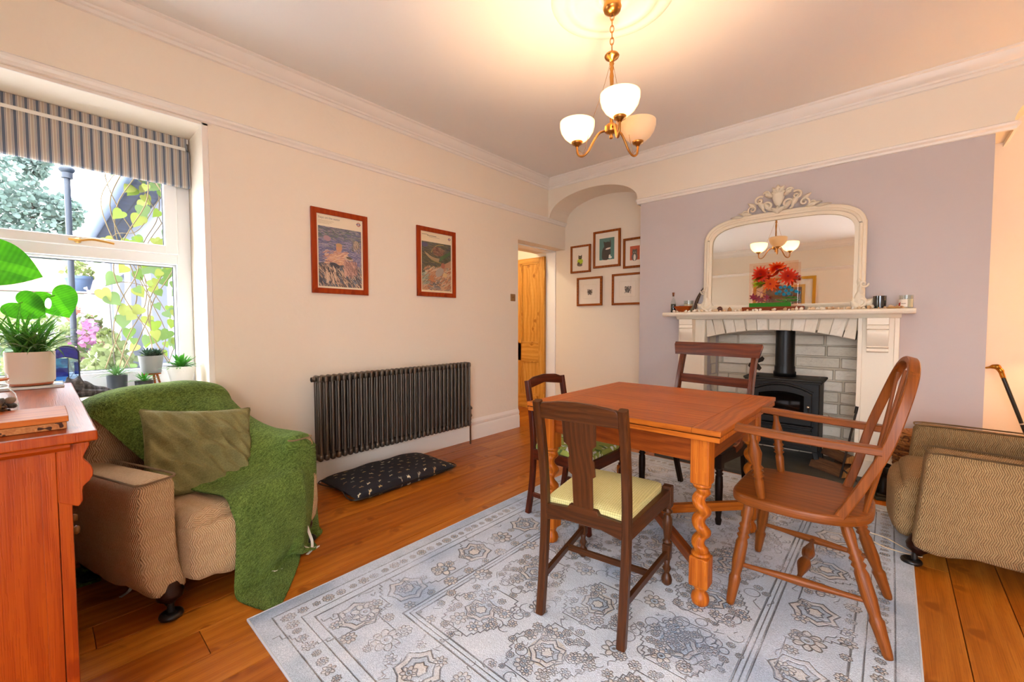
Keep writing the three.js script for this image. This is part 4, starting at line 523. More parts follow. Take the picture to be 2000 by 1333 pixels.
// logs, poker, folding fire iron
{
  const bark = mat({ map: tex(256, 256, (u, v) => mix3([0.25, 0.15, 0.08], [0.5, 0.34, 0.2], fbm(u, v, 4, 20, 95, 4)), true, 3, 3), roughness: 0.9, bumpMap: tex(128, 128, (u, v) => fbm(u, v, 4, 20, 96, 4), false, 3, 3), bumpScale: 0.006 }), cut = mat({ map: tex(256, 256, (u, v) => mix3([0.55, 0.34, 0.15], [0.78, 0.56, 0.3], fbm(u, v, 30, 4, 97, 3)), true, 4, 4), roughness: 0.85 });
  const log = (label, x, y, z, ry, L, r) => { const t = thing('log', label, 'log', [x, y, z], ry, 'split logs stacked beside the stove'); const s = [[-r, 0], [-r * 0.75, r * 0.7], [0, r * 1.05], [r * 0.8, r * 0.72], [r, 0.0]]; const g = extrude(s, L, 0.004); g.translate(0, 0, -L / 2); part(t, 'bark', uvBox(g, 2), bark); part(t, 'cut_end', [extrude(s.map(([a, b]) => [a * 0.94, b * 0.94 + 0.002]), 0.006).translate(0, 0, L / 2 - 0.003), boxc(-r * 0.95, -0.002, -L / 2, r * 0.95, 0.004, L / 2, 0)], cut); };
  log('split log lying lowest on the hearth nearest the stove', -0.34, 0.029, -4.33, 0.9, 0.3, 0.075); log('split log lying under the fire irons', -0.25, 0.029, -4.45, 0.4, 0.26, 0.06); log('split log propped on top of the little log pile', -0.3, 0.125, -4.42, 0.7, 0.28, 0.06);
  const iron = mat({ color: 0x2a1d14, roughness: 0.5, metalness: 0.5 });
  const p = thing('fire_iron', 'thin dark fire iron leaning against the right jamb of the fireplace', 'fire iron', [0, 0, 0]);
  part(p, 'shaft', [bar([-0.275, 0.03, -4.17], [-0.195, 0.55, -4.325], 0.0075), bar([-0.265, 0.1, -4.19], [-0.17, 0.03, -4.16], 0.006)], iron); part(p, 'handle', bar([-0.2, 0.53, -4.318], [-0.192, 0.585, -4.326], 0.011), iron);
}
// ---------------------------------------------------------------- mirror, mantel things, chandelier
const MY = 1.357; // mantel top
M.frame = mat({ color: 0xeadcc2, roughness: 0.5 });
{
  const t = thing('overmantel_mirror', 'large cream arched overmantel mirror with carved crest leaning on the mantel', 'mirror', [-0.775, MY, -4.352]);
  t.rotation.set(-0.028, -0.012, 0, 'YXZ');
  const outl = (w, hs, ht, ins) => { const p = [[-w, 0]]; for (let i = 0; i <= 22; i++) { const a = Math.PI - i / 22 * Math.PI, c = Math.cos(a), s = Math.sin(a); p.push([w * Math.sign(c) * Math.pow(Math.abs(c), 0.5), hs + (ht - hs) * Math.pow(s, 0.75)]); } p.push([w, 0]); return p; };
  const o = outl(0.604, 0.64, 0.872, 0), i = outl(0.54, 0.62, 0.806, 0).map(([x, y], k, a) => [x, k === 0 || k === a.length - 1 ? 0.05 : y]);
  part(t, 'frame', [extrude(o, 0.03, 0.006, 2, [i]), ...[[0.598, 0.64, 0.866, 0.012, 0.028], [0.572, 0.63, 0.838, 0.014, 0.036], [0.548, 0.622, 0.814, 0.007, 0.03]].map(([w, hs, ht, r, z]) => tube(outl(w, hs, ht).map(([x, y]) => [x, Math.max(y, 0.012), z - 0.008]), r, 120, 8)), boxc(-0.6, 0.0, 0, 0.6, 0.055, 0.03, 0.006)], M.frame);
  part(t, 'mirror_glass', extrude(outl(0.545, 0.623, 0.81), 0.004).translate(0, 0, 0.012), mat({ color: 0xf4f4f0, metalness: 1, roughness: 0.015 }));
  // carved crest and corner leaves: scrolls swept as tapering tubes
  const scroll = (cx, cy, r, turns, a0, dir, rad) => { const p = []; for (let k = 0; k <= 26; k++) { const f = k / 26, a = a0 + dir * turns * 6.2832 * f, rr = r * (1 - 0.82 * f); p.push([cx + rr * Math.cos(a), cy + rr * Math.sin(a), 0.03 + 0.014 * Math.sin(f * 3)]); } const g = tube(p, rad, 40, 6); return g; };
  const leaf = (x, y, l, w, a) => { const g = grid(6, 8, (u, v) => { const s = (u * 2 - 1), k = Math.sin(Math.PI * Math.pow(v, 0.7)) * w; return [s * k, v * l, 0.016 * (1 - s * s) + 0.02 * Math.sin(v * 3.1) + 0.004 * Math.cos(s * 9)]; }); fixFlipIf(g); return tr(g, x, y, 0.018, 0, 0, a); };
  const crest = []; for (const s of [-1, 1]) { const q = s < 0 ? Math.PI : 0, D = (a) => s < 0 ? Math.PI - a : a; crest.push(scroll(s * 0.075, 0.925, 0.048, 1.3, D(-1.2), s, 0.0095), scroll(s * 0.14, 0.985, 0.042, 1.2, D(2.2), -s, 0.009), scroll(s * 0.195, 0.915, 0.038, 1.2, D(-0.6), s, 0.008), scroll(s * 0.255, 0.89, 0.026, 1.1, D(2.4), -s, 0.007), scroll(s * 0.085, 1.03, 0.03, 1.0, D(0.4), s, 0.0085), leaf(s * 0.04, 0.88, 0.12, 0.022, -s * 0.7), leaf(s * 0.1, 0.9, 0.12, 0.022, -s * 0.55), leaf(s * 0.17, 0.93, 0.09, 0.02, -s * 0.9), leaf(s * 0.2, 0.875, 0.12, 0.018, -s * 1.35), leaf(s * 0.27, 0.865, 0.11, 0.014, -s * 1.5), leaf(s * 0.04, 1.0, 0.09, 0.022, -s * 0.9), leaf(s * 0.02, 0.86, 0.1, 0.02, s * 1.0)); }
  crest.push(tr(lathe([[0, 0], [0.012, 0], [0.016, 0.02], [0.034, 0.05], [0.05, 0.1], [0.044, 0.125], [0.06, 0.14], [0.056, 0.15], [0, 0.15]], 20), 0, 0.9, 0.012, 0, 0, 0, [1, 1, 0.5]), leaf(0, 1.03, 0.075, 0.03, 0), leaf(0, 1.03, 0.075, 0.022, 0.7), leaf(0, 1.03, 0.075, 0.022, -0.7), leaf(0, 0.845, 0.08, 0.03, 0));
  part(t, 'crest', crest, M.frame);
  for (const s of [-1, 1]) part(t, 'corner_leaf', [leaf(s * 0.585, 0.0, 0.17, 0.04, s * 0.1), leaf(s * 0.6, 0.02, 0.09, 0.03, -s * 0.75), leaf(s * 0.59, 0.0, 0.1, 0.035, s * 0.8), leaf(s * 0.585, 0.1, 0.12, 0.022, s * 0.05), leaf(s * 0.58, 0.18, 0.08, 0.018, s * 0.2), scroll(s * 0.585, 0.06, 0.05, 1.2, s < 0 ? 0.5 : 2.6, s, 0.013), scroll(s * 0.6, 0.2, 0.03, 1.1, s < 0 ? 3 : 0, -s, 0.008), leaf(s * 0.62, 0.0, 0.07, 0.025, -s * 1.2)], M.frame);
}
function fixFlipIf(g) { if (g.attributes.normal.getZ(20) < 0) fixFlip(g); }
// fused-glass picture on a wooden block
{
  const t = thing('glass_picture', 'fused-glass flower picture in red, green and blue slotted in a wooden block', 'glass art', [-0.787, MY, -4.285]);
  part(t, 'wooden_base', [W(boxc(-0.235, 0, -0.03, 0.235, 0.036, 0.03, 0.004), 0)], woodMat(oak, { color: 0xb07848, roughness: 0.3 }));
  part(t, 'pane', boxc(-0.185, 0.03, -0.0025, 0.185, 0.425, 0.0025, 0.001), mat({ color: 0xfff4ec, transmission: 1, thickness: 0, roughness: 0.02 }));
  const gl = (c) => mat({ color: c, roughness: 0.15, transmission: 0.45, thickness: 0 }), red = gl(0xe8401c), dred = gl(0xa81424), or = gl(0xf0641e), green = gl(0x2f9a28), lime = gl(0xb8c428), blue = gl(0x1f8fb0), plum = gl(0x9a2a44), R = rng(33);
  const petal = (x, y, a, l, w) => tr(extrude([[0, 0], [w, l * 0.45], [w * 0.5, l * 0.85], [0, l], [-w * 0.5, l * 0.85], [-w, l * 0.45]], 0.003), x, y, 0.002, 0, 0, a);
  const flower = (x, y, l, n, m, w = 0.2, a0 = 0, a1 = 6.2832, m2) => { const f = part(t, 'flower', Array.from({ length: n }, (_, k) => petal(x, y, a0 + (a1 - a0) * k / n, l * (0.85 + 0.3 * R()), l * w)), m); part(f, 'flower_centre', tr(new THREE.CylinderGeometry(l * 0.14, l * 0.14, 0.004, 12), x, y, 0.005, Math.PI / 2), m2 ?? dred); };
  flower(-0.095, 0.325, 0.075, 15, red, 0.17); flower(0.03, 0.36, 0.075, 9, or, 0.2, -1.2, 2.6); flower(0.112, 0.295, 0.072, 13, red, 0.18); flower(-0.018, 0.235, 0.062, 11, or, 0.19); flower(0.178, 0.28, 0.02, 5, dred);
  flower(-0.15, 0.125, 0.034, 6, plum, 0.25); flower(-0.105, 0.105, 0.03, 6, plum, 0.25); flower(-0.045, 0.12, 0.032, 6, plum, 0.25);
  for (const [x, y] of [[0.06, 0.2], [0.09, 0.205], [0.125, 0.2], [0.055, 0.165], [0.085, 0.14], [0.14, 0.175], [0.1, 0.17], [0.175, 0.16], [0.03, 0.15], [0.12, 0.145]]) part(t, 'blue_bloom', tr(new THREE.CylinderGeometry(0.014, 0.014, 0.004, 14), x, y, 0.003, Math.PI / 2), blue);
  part(t, 'leaf', [petal(-0.16, 0.27, -1.2, 0.11, 0.012), petal(-0.165, 0.235, -1.4, 0.12, 0.012), petal(-0.16, 0.21, -1.0, 0.1, 0.012), petal(-0.17, 0.25, -1.6, 0.1, 0.01)], lime);
  part(t, 'grass', [boxc(-0.18, 0.036, 0.002, 0.14, 0.072, 0.006, 0), ...Array.from({ length: 22 }, (_, k) => tr(box(0.03 + 0.03 * R(), 0.004, 0.003, 0, 0, 0, 0), 0.03 + 0.14 * R(), 0.078 + 0.04 * R(), 0.004))], green);
  part(t, 'stem', [tube([[-0.12, 0.06, 0.004], [-0.1, 0.1, 0.004], [-0.09, 0.16, 0.004], [-0.06, 0.19, 0.004]], 0.002, 12, 5), tube([[-0.11, 0.07, 0.004], [-0.06, 0.09, 0.004], [-0.07, 0.15, 0.004], [-0.12, 0.18, 0.004]], 0.002, 12, 5)], plum);
}
{
  const clear = mat({ color: 0xf2f6f4, roughness: 0.03, transmission: 1, thickness: 0 }), dark = mat({ color: 0x17110f, roughness: 0.25 }), cork = mat({ color: 0x7a4a2a, roughness: 0.9 });
  let t = thing('bottle', 'little corked glass bottle of dark liquid at the left end of the mantel', 'bottle', [-1.668, MY, -4.32]);
  part(t, 'glass', lathe([[0, 0.0], [0.024, 0], [0.026, 0.006], [0.026, 0.1], [0.018, 0.128], [0.009, 0.15], [0.009, 0.175], [0.012, 0.18]], 24), clear); part(t, 'liquid', lathe([[0, 0.004], [0.0235, 0.004], [0.0235, 0.088], [0, 0.088]], 20), dark); part(t, 'cork', lathe([[0, 0.165], [0.0085, 0.165], [0.012, 0.205], [0, 0.205]], 12), cork);
  t = thing('votive_pot', 'small black pot just behind the wooden bowl on the mantel', 'pot', [-1.6, MY, -4.385]); part(t, 'body', lathe([[0, 0], [0.034, 0], [0.036, 0.07], [0.031, 0.07], [0.03, 0.01], [0, 0.01]], 24), dark);
  t = thing('wooden_bowl', 'small turned wooden bowl of shells on the mantel left of the mirror', 'bowl', [-1.565, MY, -4.305]); part(t, 'bowl', lathe([[0, 0], [0.035, 0], [0.06, 0.02], [0.084, 0.055], [0.088, 0.062], [0.08, 0.06], [0.055, 0.026], [0, 0.012]], 32), woodMat(pine, { color: 0xd89a5a, roughness: 0.35 }));
  t = thing('glass_jar', 'open glass tumbler with cream candle wax behind the wooden bowl', 'jar', [-1.535, MY, -4.375]); part(t, 'glass', lathe([[0, 0], [0.045, 0], [0.047, 0.005], [0.047, 0.12], [0.044, 0.12], [0.044, 0.008], [0, 0.008]], 28), clear); part(t, 'wax', lathe([[0, 0.009], [0.043, 0.009], [0.043, 0.085], [0, 0.082]], 24), mat({ color: 0xeed9b4, roughness: 0.5 }));
  t = thing('feather', 'long dark brown feather standing against the left edge of the mirror', 'feather', [-1.435, MY, -4.33]); const vane = grid(6, 20, (u, v) => { const s = u * 2 - 1, w = 0.018 * Math.sin(Math.PI * Math.min(1, 0.15 + v * 0.85)); return [s * w + 0.085 * v * v - 0.02, v * 0.27, 0.012 - 0.05 * v + 0.004 * s * s]; }); part(t, 'vane', vane, mat({ map: tex(64, 256, (u, v) => mix3([0.16, 0.10, 0.07], [0.5, 0.38, 0.28], fbm(u, v, 3, 26, 45, 3) * (Math.abs(u - 0.5) < 0.06 ? 1.6 : 0.8))), side: THREE.DoubleSide, roughness: 0.7 })); part(t, 'quill', tube([[-0.03, 0, 0.013], [-0.015, 0.08, 0.005], [0.005, 0.15, -0.01], [0.065, 0.27, -0.037]], 0.0018, 16, 5), mat({ color: 0x5a4636 }));
  t = thing('candle', 'glossy black glass candle right of the mirror on the mantel', 'candle', [-0.078, MY, -4.32]); part(t, 'glass', lathe([[0, 0], [0.036, 0], [0.039, 0.004], [0.041, 0.1], [0.037, 0.1], [0.036, 0.08], [0, 0.08]], 36), mat({ color: 0x0d1014, roughness: 0.08, clearcoat: 1 })); part(t, 'wax', lathe([[0, 0.08], [0.036, 0.08], [0.036, 0.082], [0, 0.082]], 20), mat({ color: 0xe8dcc8 }));
  t = thing('jar_candle', 'clear glass jar candle with red label at the right end of the mantel', 'candle', [0.072, MY, -4.32]); part(t, 'glass', lathe([[0, 0], [0.04, 0], [0.042, 0.005], [0.043, 0.1], [0.039, 0.1], [0.038, 0.01], [0, 0.01]], 32), clear); part(t, 'wax', lathe([[0, 0.011], [0.0375, 0.011], [0.0375, 0.07], [0, 0.068]], 24), mat({ color: 0xf0e2c8, roughness: 0.5 })); part(t, 'label', tr(new THREE.CylinderGeometry(0.0445, 0.0445, 0.055, 24, 1, true, -1.25, 1.4), 0, 0.04, 0), mat({ map: canvasTex(128, 64, (c) => { c.fillStyle = '#f2e6d4'; c.fillRect(0, 0, 128, 64); c.fillStyle = '#c43a1e'; c.fillRect(4, 30, 34, 26); c.fillRect(30, 22, 10, 20); c.fillStyle = '#6b3a24'; c.fillRect(52, 34, 56, 4); }), roughness: 0.6, side: THREE.DoubleSide }));
  t = thing('coaster', 'flat straw coaster between the two candles on the mantel', 'coaster', [0.005, MY, -4.28]); part(t, 'body', lathe([[0, 0], [0.045, 0], [0.048, 0.006], [0.04, 0.014], [0, 0.016]], 28), mat({ color: 0xb98a50, roughness: 0.9 }));
  t = thing('ornament', 'round dark brown seed ball at the left foot of the mirror', 'ornament', [-1.215, MY + 0.026, -4.285]); part(t, 'ball', new THREE.SphereGeometry(0.024, 20, 14), mat({ color: 0x5a2a1a, roughness: 0.4 })); part(t, 'foot', tr(new THREE.CylinderGeometry(0.006, 0.012, 0.02, 10), 0, -0.017, 0), mat({ color: 0x3a1a10 }));
  t = thing('ornament', 'small pointed cone shell beside the brown seed ball on the mantel', 'ornament', [-1.13, MY, -4.285]); part(t, 'cone', lathe([[0, 0], [0.022, 0], [0.018, 0.015], [0.013, 0.03], [0, 0.045]], 16), mat({ color: 0xa87848, roughness: 0.6 }));
  // shell garland along the foot of the mirror
  t = thing('shell_garland', 'string of small cream shells and beads lying along the mantel front', 'garland', [0, 0, 0]); const R = rng(61), sm = [0xf2e2c8, 0xe2c49c, 0xf7ecdc, 0xc9a074].map((c) => mat({ color: c, roughness: 0.45 })), geos = [new THREE.SphereGeometry(1, 10, 7), lathe([[0, -1], [0.8, -0.4], [0.7, 0.2], [0, 1.4]], 8), new THREE.IcosahedronGeometry(1, 1)];
  for (let k = 0; k < 130; k++) { const x = -1.64 + 1.72 * (k / 130) + (R() - 0.5) * 0.02, dense = x < -1.0 || x > -0.53, z = dense ? -4.318 + R() * 0.075 : -4.247 + R() * 0.014, s = 0.007 + R() * 0.008; if (!dense && R() < 0.55) continue; const o = part(t, k ? 'shell_' + String(k).padStart(3, '0') : 'shell', geos[k % 3], sm[Math.floor(R() * 4)]); o.position.set(x, MY + s * 0.9, z); o.scale.set(s * (1 + R() * 0.5), s, s); o.rotation.set(R() * 3, R() * 3, 0); }
  const cp = []; for (let k = 0; k <= 40; k++) cp.push([-1.64 + 1.72 * k / 40, MY + 0.004, -4.255 + 0.012 * Math.sin(k * 2.1)]); part(t, 'string', tube(cp, 0.0016, 160, 5), sm[1]);
}
// chandelier
{
  const t = thing('chandelier', 'three-arm brass chandelier with upturned cream glass bowls hanging from the ceiling rose', 'chandelier', [-1.228, 0, -2.221]), br = mat({ color: 0xb98545, metalness: 1, roughness: 0.28 });
  part(t, 'canopy', lathe([[0, 3.0], [0.02, 3.0], [0.045, 3.015], [0.052, 3.035], [0.048, 3.05], [0.048, 3.085], [0, 3.085]].map((q) => q), 32), br);
  const link = new THREE.TorusGeometry(0.0105, 0.0024, 6, 16); link.scale(1, 1.9, 1); let k = 0; for (let y = 2.985; y > 2.79; y -= 0.0335) { const o = part(t, 'chain_link', link, br); o.position.y = y; o.rotation.y = (k++ % 2) * Math.PI / 2 + 0.4; }
  part(t, 'loop_cup', lathe([[0, 2.735], [0.012, 2.735], [0.016, 2.745], [0.036, 2.757], [0.042, 2.768], [0.036, 2.778], [0.012, 2.788], [0.006, 2.8], [0, 2.8]], 28), br);
  part(t, 'stem', lathe([[0, 2.385], [0.009, 2.385], [0.008, 2.6], [0.012, 2.655], [0.008, 2.685], [0.013, 2.7], [0.008, 2.71], [0.014, 2.725], [0.009, 2.74], [0, 2.74]], 16), br);
  part(t, 'hub', lathe([[0, 2.305], [0.009, 2.308], [0.011, 2.318], [0.006, 2.33], [0.022, 2.338], [0.036, 2.346], [0.037, 2.376], [0.022, 2.39], [0, 2.392]], 28), br);
  const glass = mat({ color: 0xfdf0d8, roughness: 0.97, transmission: 0.6, thickness: 0 }), a0 = Math.atan2(1.228, 2.221);
  const prof = [[0.026, 0.008], [0.05, 0.018], [0.075, 0.04], [0.094, 0.07], [0.102, 0.1], [0.1025, 0.125], [0.099, 0.125], [0.098, 0.1], [0.09, 0.072], [0.072, 0.044], [0.048, 0.023], [0.026, 0.013]];
  [0.21, -1.885, 2.30].forEach((da, n) => {
    const a = a0 + da, X = Math.sin(a), Z = Math.cos(a), R = 0.208, p = (r, y) => [X * r, y, Z * r];
    part(t, 'arm', tube([p(0.03, 2.36), p(0.07, 2.355), p(0.1, 2.322), p(0.135, 2.268), p(0.17, 2.244), p(0.2, 2.256), p(R, 2.29), p(R, 2.318)], 0.0068, 40, 10), br);
    part(t, 'wire', tube([p(0.012, 2.72), p(0.05, 2.6), p(0.12, 2.42), p(0.165, 2.262), p(R - 0.01, 2.285)], 0.0012, 26, 5), br);
    part(t, 'cup', tr(lathe([[0, 0], [0.01, 0], [0.014, 0.008], [0.03, 0.016], [0.034, 0.03], [0.026, 0.034], [0, 0.034]], 24), X * R, 2.305, Z * R), br);
    const sh = part(t, 'lamp_shade', tr(lathe(prof, 40), X * R, 2.322, Z * R), glass);
    part(t, 'bulb', tr(new THREE.SphereGeometry(0.024, 16, 12), X * R, 2.39, Z * R), n < 2 ? mat({ color: 0xffffff, emissive: BULB_COLOR, emissiveIntensity: 14 }) : mat({ color: 0xffffff, roughness: 0.2 }), n < 2 ? 'lit bulb' : 'unlit bulb');
    part(t, 'bulb_holder', tr(new THREE.CylinderGeometry(0.013, 0.013, 0.035, 12), X * R, 2.35, Z * R), mat({ color: 0xf2efe8 }));
    if (n < 2) { const l = new THREE.PointLight(new THREE.Color().setRGB(...BULB_COLOR), BULB); l.position.set(X * R, 2.39, Z * R); l.castShadow = true; l.shadow.radius = 1; t.add(l); }
  });
}
// pictures
const frameGeo = (w, h, fw, d) => { const g = extrude([[-w / 2, -h / 2], [w / 2, -h / 2], [w / 2, h / 2], [-w / 2, h / 2]], d, 0.003, 2, [[[-w / 2 + fw, -h / 2 + fw], [w / 2 - fw, -h / 2 + fw], [w / 2 - fw, h / 2 - fw], [-w / 2 + fw, h / 2 - fw]]]); return uvBox(g, h > w ? 1 : 0); };
function picture(name, label, cat, pos, turn, w, h, fw, d, fm, draw, tw, th, group) {
  const t = thing(name, label, cat, pos, turn, group);
  part(t, 'frame', frameGeo(w, h, fw, d), fm);
  const iw = w - 2 * fw, ih = h - 2 * fw, g = boxc(-iw / 2, -ih / 2, 0.002, iw / 2, ih / 2, d * 0.45, 0), p = g.attributes.position, uv = g.attributes.uv; for (let i = 0; i < p.count; i++) uv.setXY(i, p.getX(i) / iw + 0.5, p.getY(i) / ih + 0.5);
  part(t, 'print', g, mat({ map: canvasTex(tw, th, draw), roughness: 0.5 }));
  part(t, 'glazing', tr(new THREE.PlaneGeometry(iw, ih), 0, 0, d * 0.45 + 0.004), M.glass); return t;
}
M.frameRed = woodMat(pine, { color: 0xd07a4a, roughness: 0.35 }); M.frameOak = woodMat(oak, { color: 0xd8b48a, roughness: 0.45 });
const strokes = (c, R, n, x0, y0, x1, y1, cols, l, w, ang) => { n = Math.round(n * 2.6); w *= 0.55; l *= 0.8; for (let i = 0; i < n; i++) { const x = lerp(x0, x1, R()), y = lerp(y0, y1, R()), a = ang + (R() - 0.5) * 0.7, L = l * (0.5 + R()); c.strokeStyle = cols[Math.floor(R() * cols.length)]; c.lineWidth = w * (0.5 + R()); c.lineCap = 'round'; c.beginPath(); c.moveTo(x - Math.cos(a) * L, y - Math.sin(a) * L); c.quadraticCurveTo(x, y + (R() - 0.5) * L * 0.4, x + Math.cos(a) * L, y + Math.sin(a) * L); c.stroke(); } };
const blob = (c, x, y, rx, ry, a, col) => { c.fillStyle = col; c.beginPath(); c.ellipse(x, y, rx, ry, a, 0, 6.3); c.fill(); };
const roundel = (c, x, y, r) => { c.strokeStyle = '#a8404a'; c.lineWidth = r * 0.36; c.beginPath(); c.arc(x, y, r * 0.8, 0, 6.3); c.stroke(); c.fillStyle = '#5a5a8c'; c.fillRect(x - r * 1.15, y - r * 0.2, r * 2.3, r * 0.4); };
picture('framed_poster', 'red-wood framed river poster of rowers in a boat, left of the pair above the radiator', 'picture', [XL + 0.001, 1.82, -1.643], Math.PI / 2, 0.468, 0.66, 0.042, 0.022, M.frameRed, (c, w, h) => {
  const R = rng(101); c.fillStyle = '#ece0c6'; c.fillRect(0, 0, w, h); c.fillStyle = '#6b6258'; c.font = '26px sans-serif'; c.fillText('Days on the water', 18, 40); c.fillStyle = '#b9a888'; for (let i = 0; i < 3; i++) c.fillRect(18, 58 + i * 12, 150 - i * 22, 3); roundel(c, w - 42, 42, 20);
  c.save(); c.beginPath(); c.rect(16, 110, w - 32, h - 128); c.clip(); c.fillStyle = '#63688a'; c.fillRect(0, 100, w, h); strokes(c, R, 260, 0, 100, w, 300, ['#4f6660', '#6c7f74', '#8a8796', '#5b5a72', '#a59aa0'], 24, 7, 0.1); strokes(c, R, 420, 0, 220, w, 560, ['#6d6d9c', '#8f8cb4', '#565c8a', '#b3a7b8', '#7f83a8'], 26, 6, 0.05);
  blob(c, 100, 220, 36, 26, 0.3, '#b08e98'); blob(c, w - 70, 250, 30, 44, 0, '#b9a08c'); strokes(c, R, 30, w - 110, 220, w - 30, 320, ['#cdb49c', '#7d7a6a', '#59594e'], 14, 6, 1.2);
  c.fillStyle = '#4d5468'; c.beginPath(); c.moveTo(0, 460); c.lineTo(140, 430); c.lineTo(w, 500); c.lineTo(w, h); c.lineTo(0, h); c.fill(); strokes(c, R, 160, 0, 470, w, h, ['#c4a890', '#3d4454', '#8b7468', '#6b7f94', '#d2b89c', '#39383f'], 34, 10, 1.0);
  c.fillStyle = '#d0a287'; c.beginPath(); c.moveTo(90, 400); c.lineTo(200, 330); c.lineTo(280, 350); c.lineTo(270, 460); c.lineTo(150, 460); c.fill(); blob(c, 215, 300, 30, 38, 0.1, '#d49c74'); blob(c, 215, 272, 32, 18, 0, '#caa070'); strokes(c, R, 60, 80, 330, 290, 460, ['#e2bfa0', '#b97f68', '#c59a94', '#dcae88'], 26, 10, -0.3);
  blob(c, 312, 395, 46, 15, 0.2, '#c8b29a'); blob(c, 316, 385, 30, 12, 0.2, '#584f4a'); c.fillStyle = '#b98f83'; c.beginPath(); c.moveTo(260, 420); c.lineTo(370, 420); c.lineTo(400, 540); c.lineTo(280, 560); c.fill(); strokes(c, R, 50, 260, 420, 400, 560, ['#8a6760', '#cfa79a', '#a07c78'], 26, 10, 1.2); blob(c, 170, 470, 50, 24, 0.3, '#2f3446'); strokes(c, R, 40, 90, 500, 200, 620, ['#d8bfa6', '#2f3540', '#aa8a7c'], 40, 14, 1.3); c.restore();
}, 460, 690);
picture('framed_poster', 'red-wood framed poster of a moored boat, right of the pair by the doorway', 'picture', [XL + 0.001, 1.842, -2.615], Math.PI / 2, 0.47, 0.66, 0.042, 0.022, M.frameRed, (c, w, h) => {
  const R = rng(103); c.fillStyle = '#e8d6b4'; c.fillRect(0, 0, w, h); c.fillStyle = '#8a7a66'; c.fillRect(20, 30, 90, 5); c.fillRect(96, 38, 130, 7); c.fillRect(120, 54, 150, 3); roundel(c, w - 42, 46, 18);
  c.save(); c.beginPath(); c.rect(18, 112, w - 36, h - 136); c.clip(); c.fillStyle = '#4f4d34'; c.fillRect(0, 100, w, h); strokes(c, R, 260, 0, 110, w, 440, ['#3d3c30', '#5f5a38', '#6c6a52', '#484553', '#7a6a4a'], 30, 8, 0.2); blob(c, 60, 150, 46, 26, 0, '#4d4a66');
  c.strokeStyle = '#a08a4a'; c.lineWidth = 10; c.beginPath(); c.moveTo(60, 230); c.quadraticCurveTo(130, 330, 290, 340); c.stroke(); c.beginPath(); c.moveTo(150, 230); c.quadraticCurveTo(200, 120, 330, 130); c.stroke(); blob(c, 250, 210, 80, 50, 0.2, '#7a4f38'); strokes(c, R, 50, 190, 170, 330, 260, ['#8a5a42', '#5f3d2e', '#9a7a58'], 22, 8, 0.3); c.fillStyle = '#a58e6c'; c.beginPath(); c.moveTo(60, 240); c.quadraticCurveTo(120, 320, 260, 330); c.lineTo(270, 290); c.quadraticCurveTo(150, 290, 90, 240); c.fill(); c.fillStyle = '#4c6a3a'; c.beginPath(); c.moveTo(270, 330); c.lineTo(430, 230); c.lineTo(430, 190); c.lineTo(280, 270); c.fill();
  c.fillStyle = '#b98d68'; c.beginPath(); c.moveTo(0, 520); c.lineTo(w, 290); c.lineTo(w, h); c.lineTo(0, h); c.fill(); strokes(c, R, 200, 60, 400, w, h, ['#c8926a', '#b3724a', '#d0b08a', '#93735c', '#8f8a78', '#a86a48', '#ceb49c'], 34, 14, -0.6); blob(c, 270, 450, 70, 44, -0.7, '#a89c90'); blob(c, 350, 480, 34, 28, 0, '#d3b27c'); blob(c, 140, 560, 46, 70, 0.3, '#bd7848'); blob(c, 320, 370, 30, 34, 0, '#a9644e'); strokes(c, R, 30, 20, 470, 120, 600, ['#7f8f7a', '#a8b09a', '#66705e'], 24, 9, -0.5); strokes(c, R, 24, 120, 560, 280, 660, ['#4f4a48', '#6e6a70', '#8a8580'], 26, 9, 0.3); c.restore();
}, 460, 690);
const mount = (c, w, h) => { c.fillStyle = '#f3e7d6'; c.fillRect(0, 0, w, h); };
const PZ = ZA + 0.001;
picture('framed_print', 'oak framed picture of a cat in a lime green jumper, upper left of five', 'picture', [-3.085, 2.098, PZ], 0, 0.305, 0.36, 0.024, 0.03, M.frameOak, (c, w, h) => { mount(c, w, h); const x = w * 0.47, y = h * 0.58; blob(c, x, y + 24, 34, 46, 0, '#4d4440'); blob(c, x, y + 4, 42, 36, 0, '#a9c81e'); blob(c, x - 26, y + 40, 20, 26, 0.3, '#5a4f49'); blob(c, x, y + 58, 34, 12, 0, '#6b5f56'); blob(c, x, y - 44, 28, 23, 0, '#453d3a'); c.fillStyle = '#3b3431'; c.beginPath(); c.moveTo(x - 28, y - 48); c.lineTo(x - 24, y - 82); c.lineTo(x - 6, y - 62); c.fill(); c.beginPath(); c.moveTo(x + 28, y - 48); c.lineTo(x + 26, y - 82); c.lineTo(x + 6, y - 62); c.fill(); blob(c, x - 10, y - 46, 4, 4, 0, '#c8c45a'); blob(c, x + 10, y - 46, 4, 4, 0, '#c8c45a'); c.strokeStyle = '#c8b9a4'; c.strokeRect(x - 50, y - 100, 70, 40); }, 256, 312);
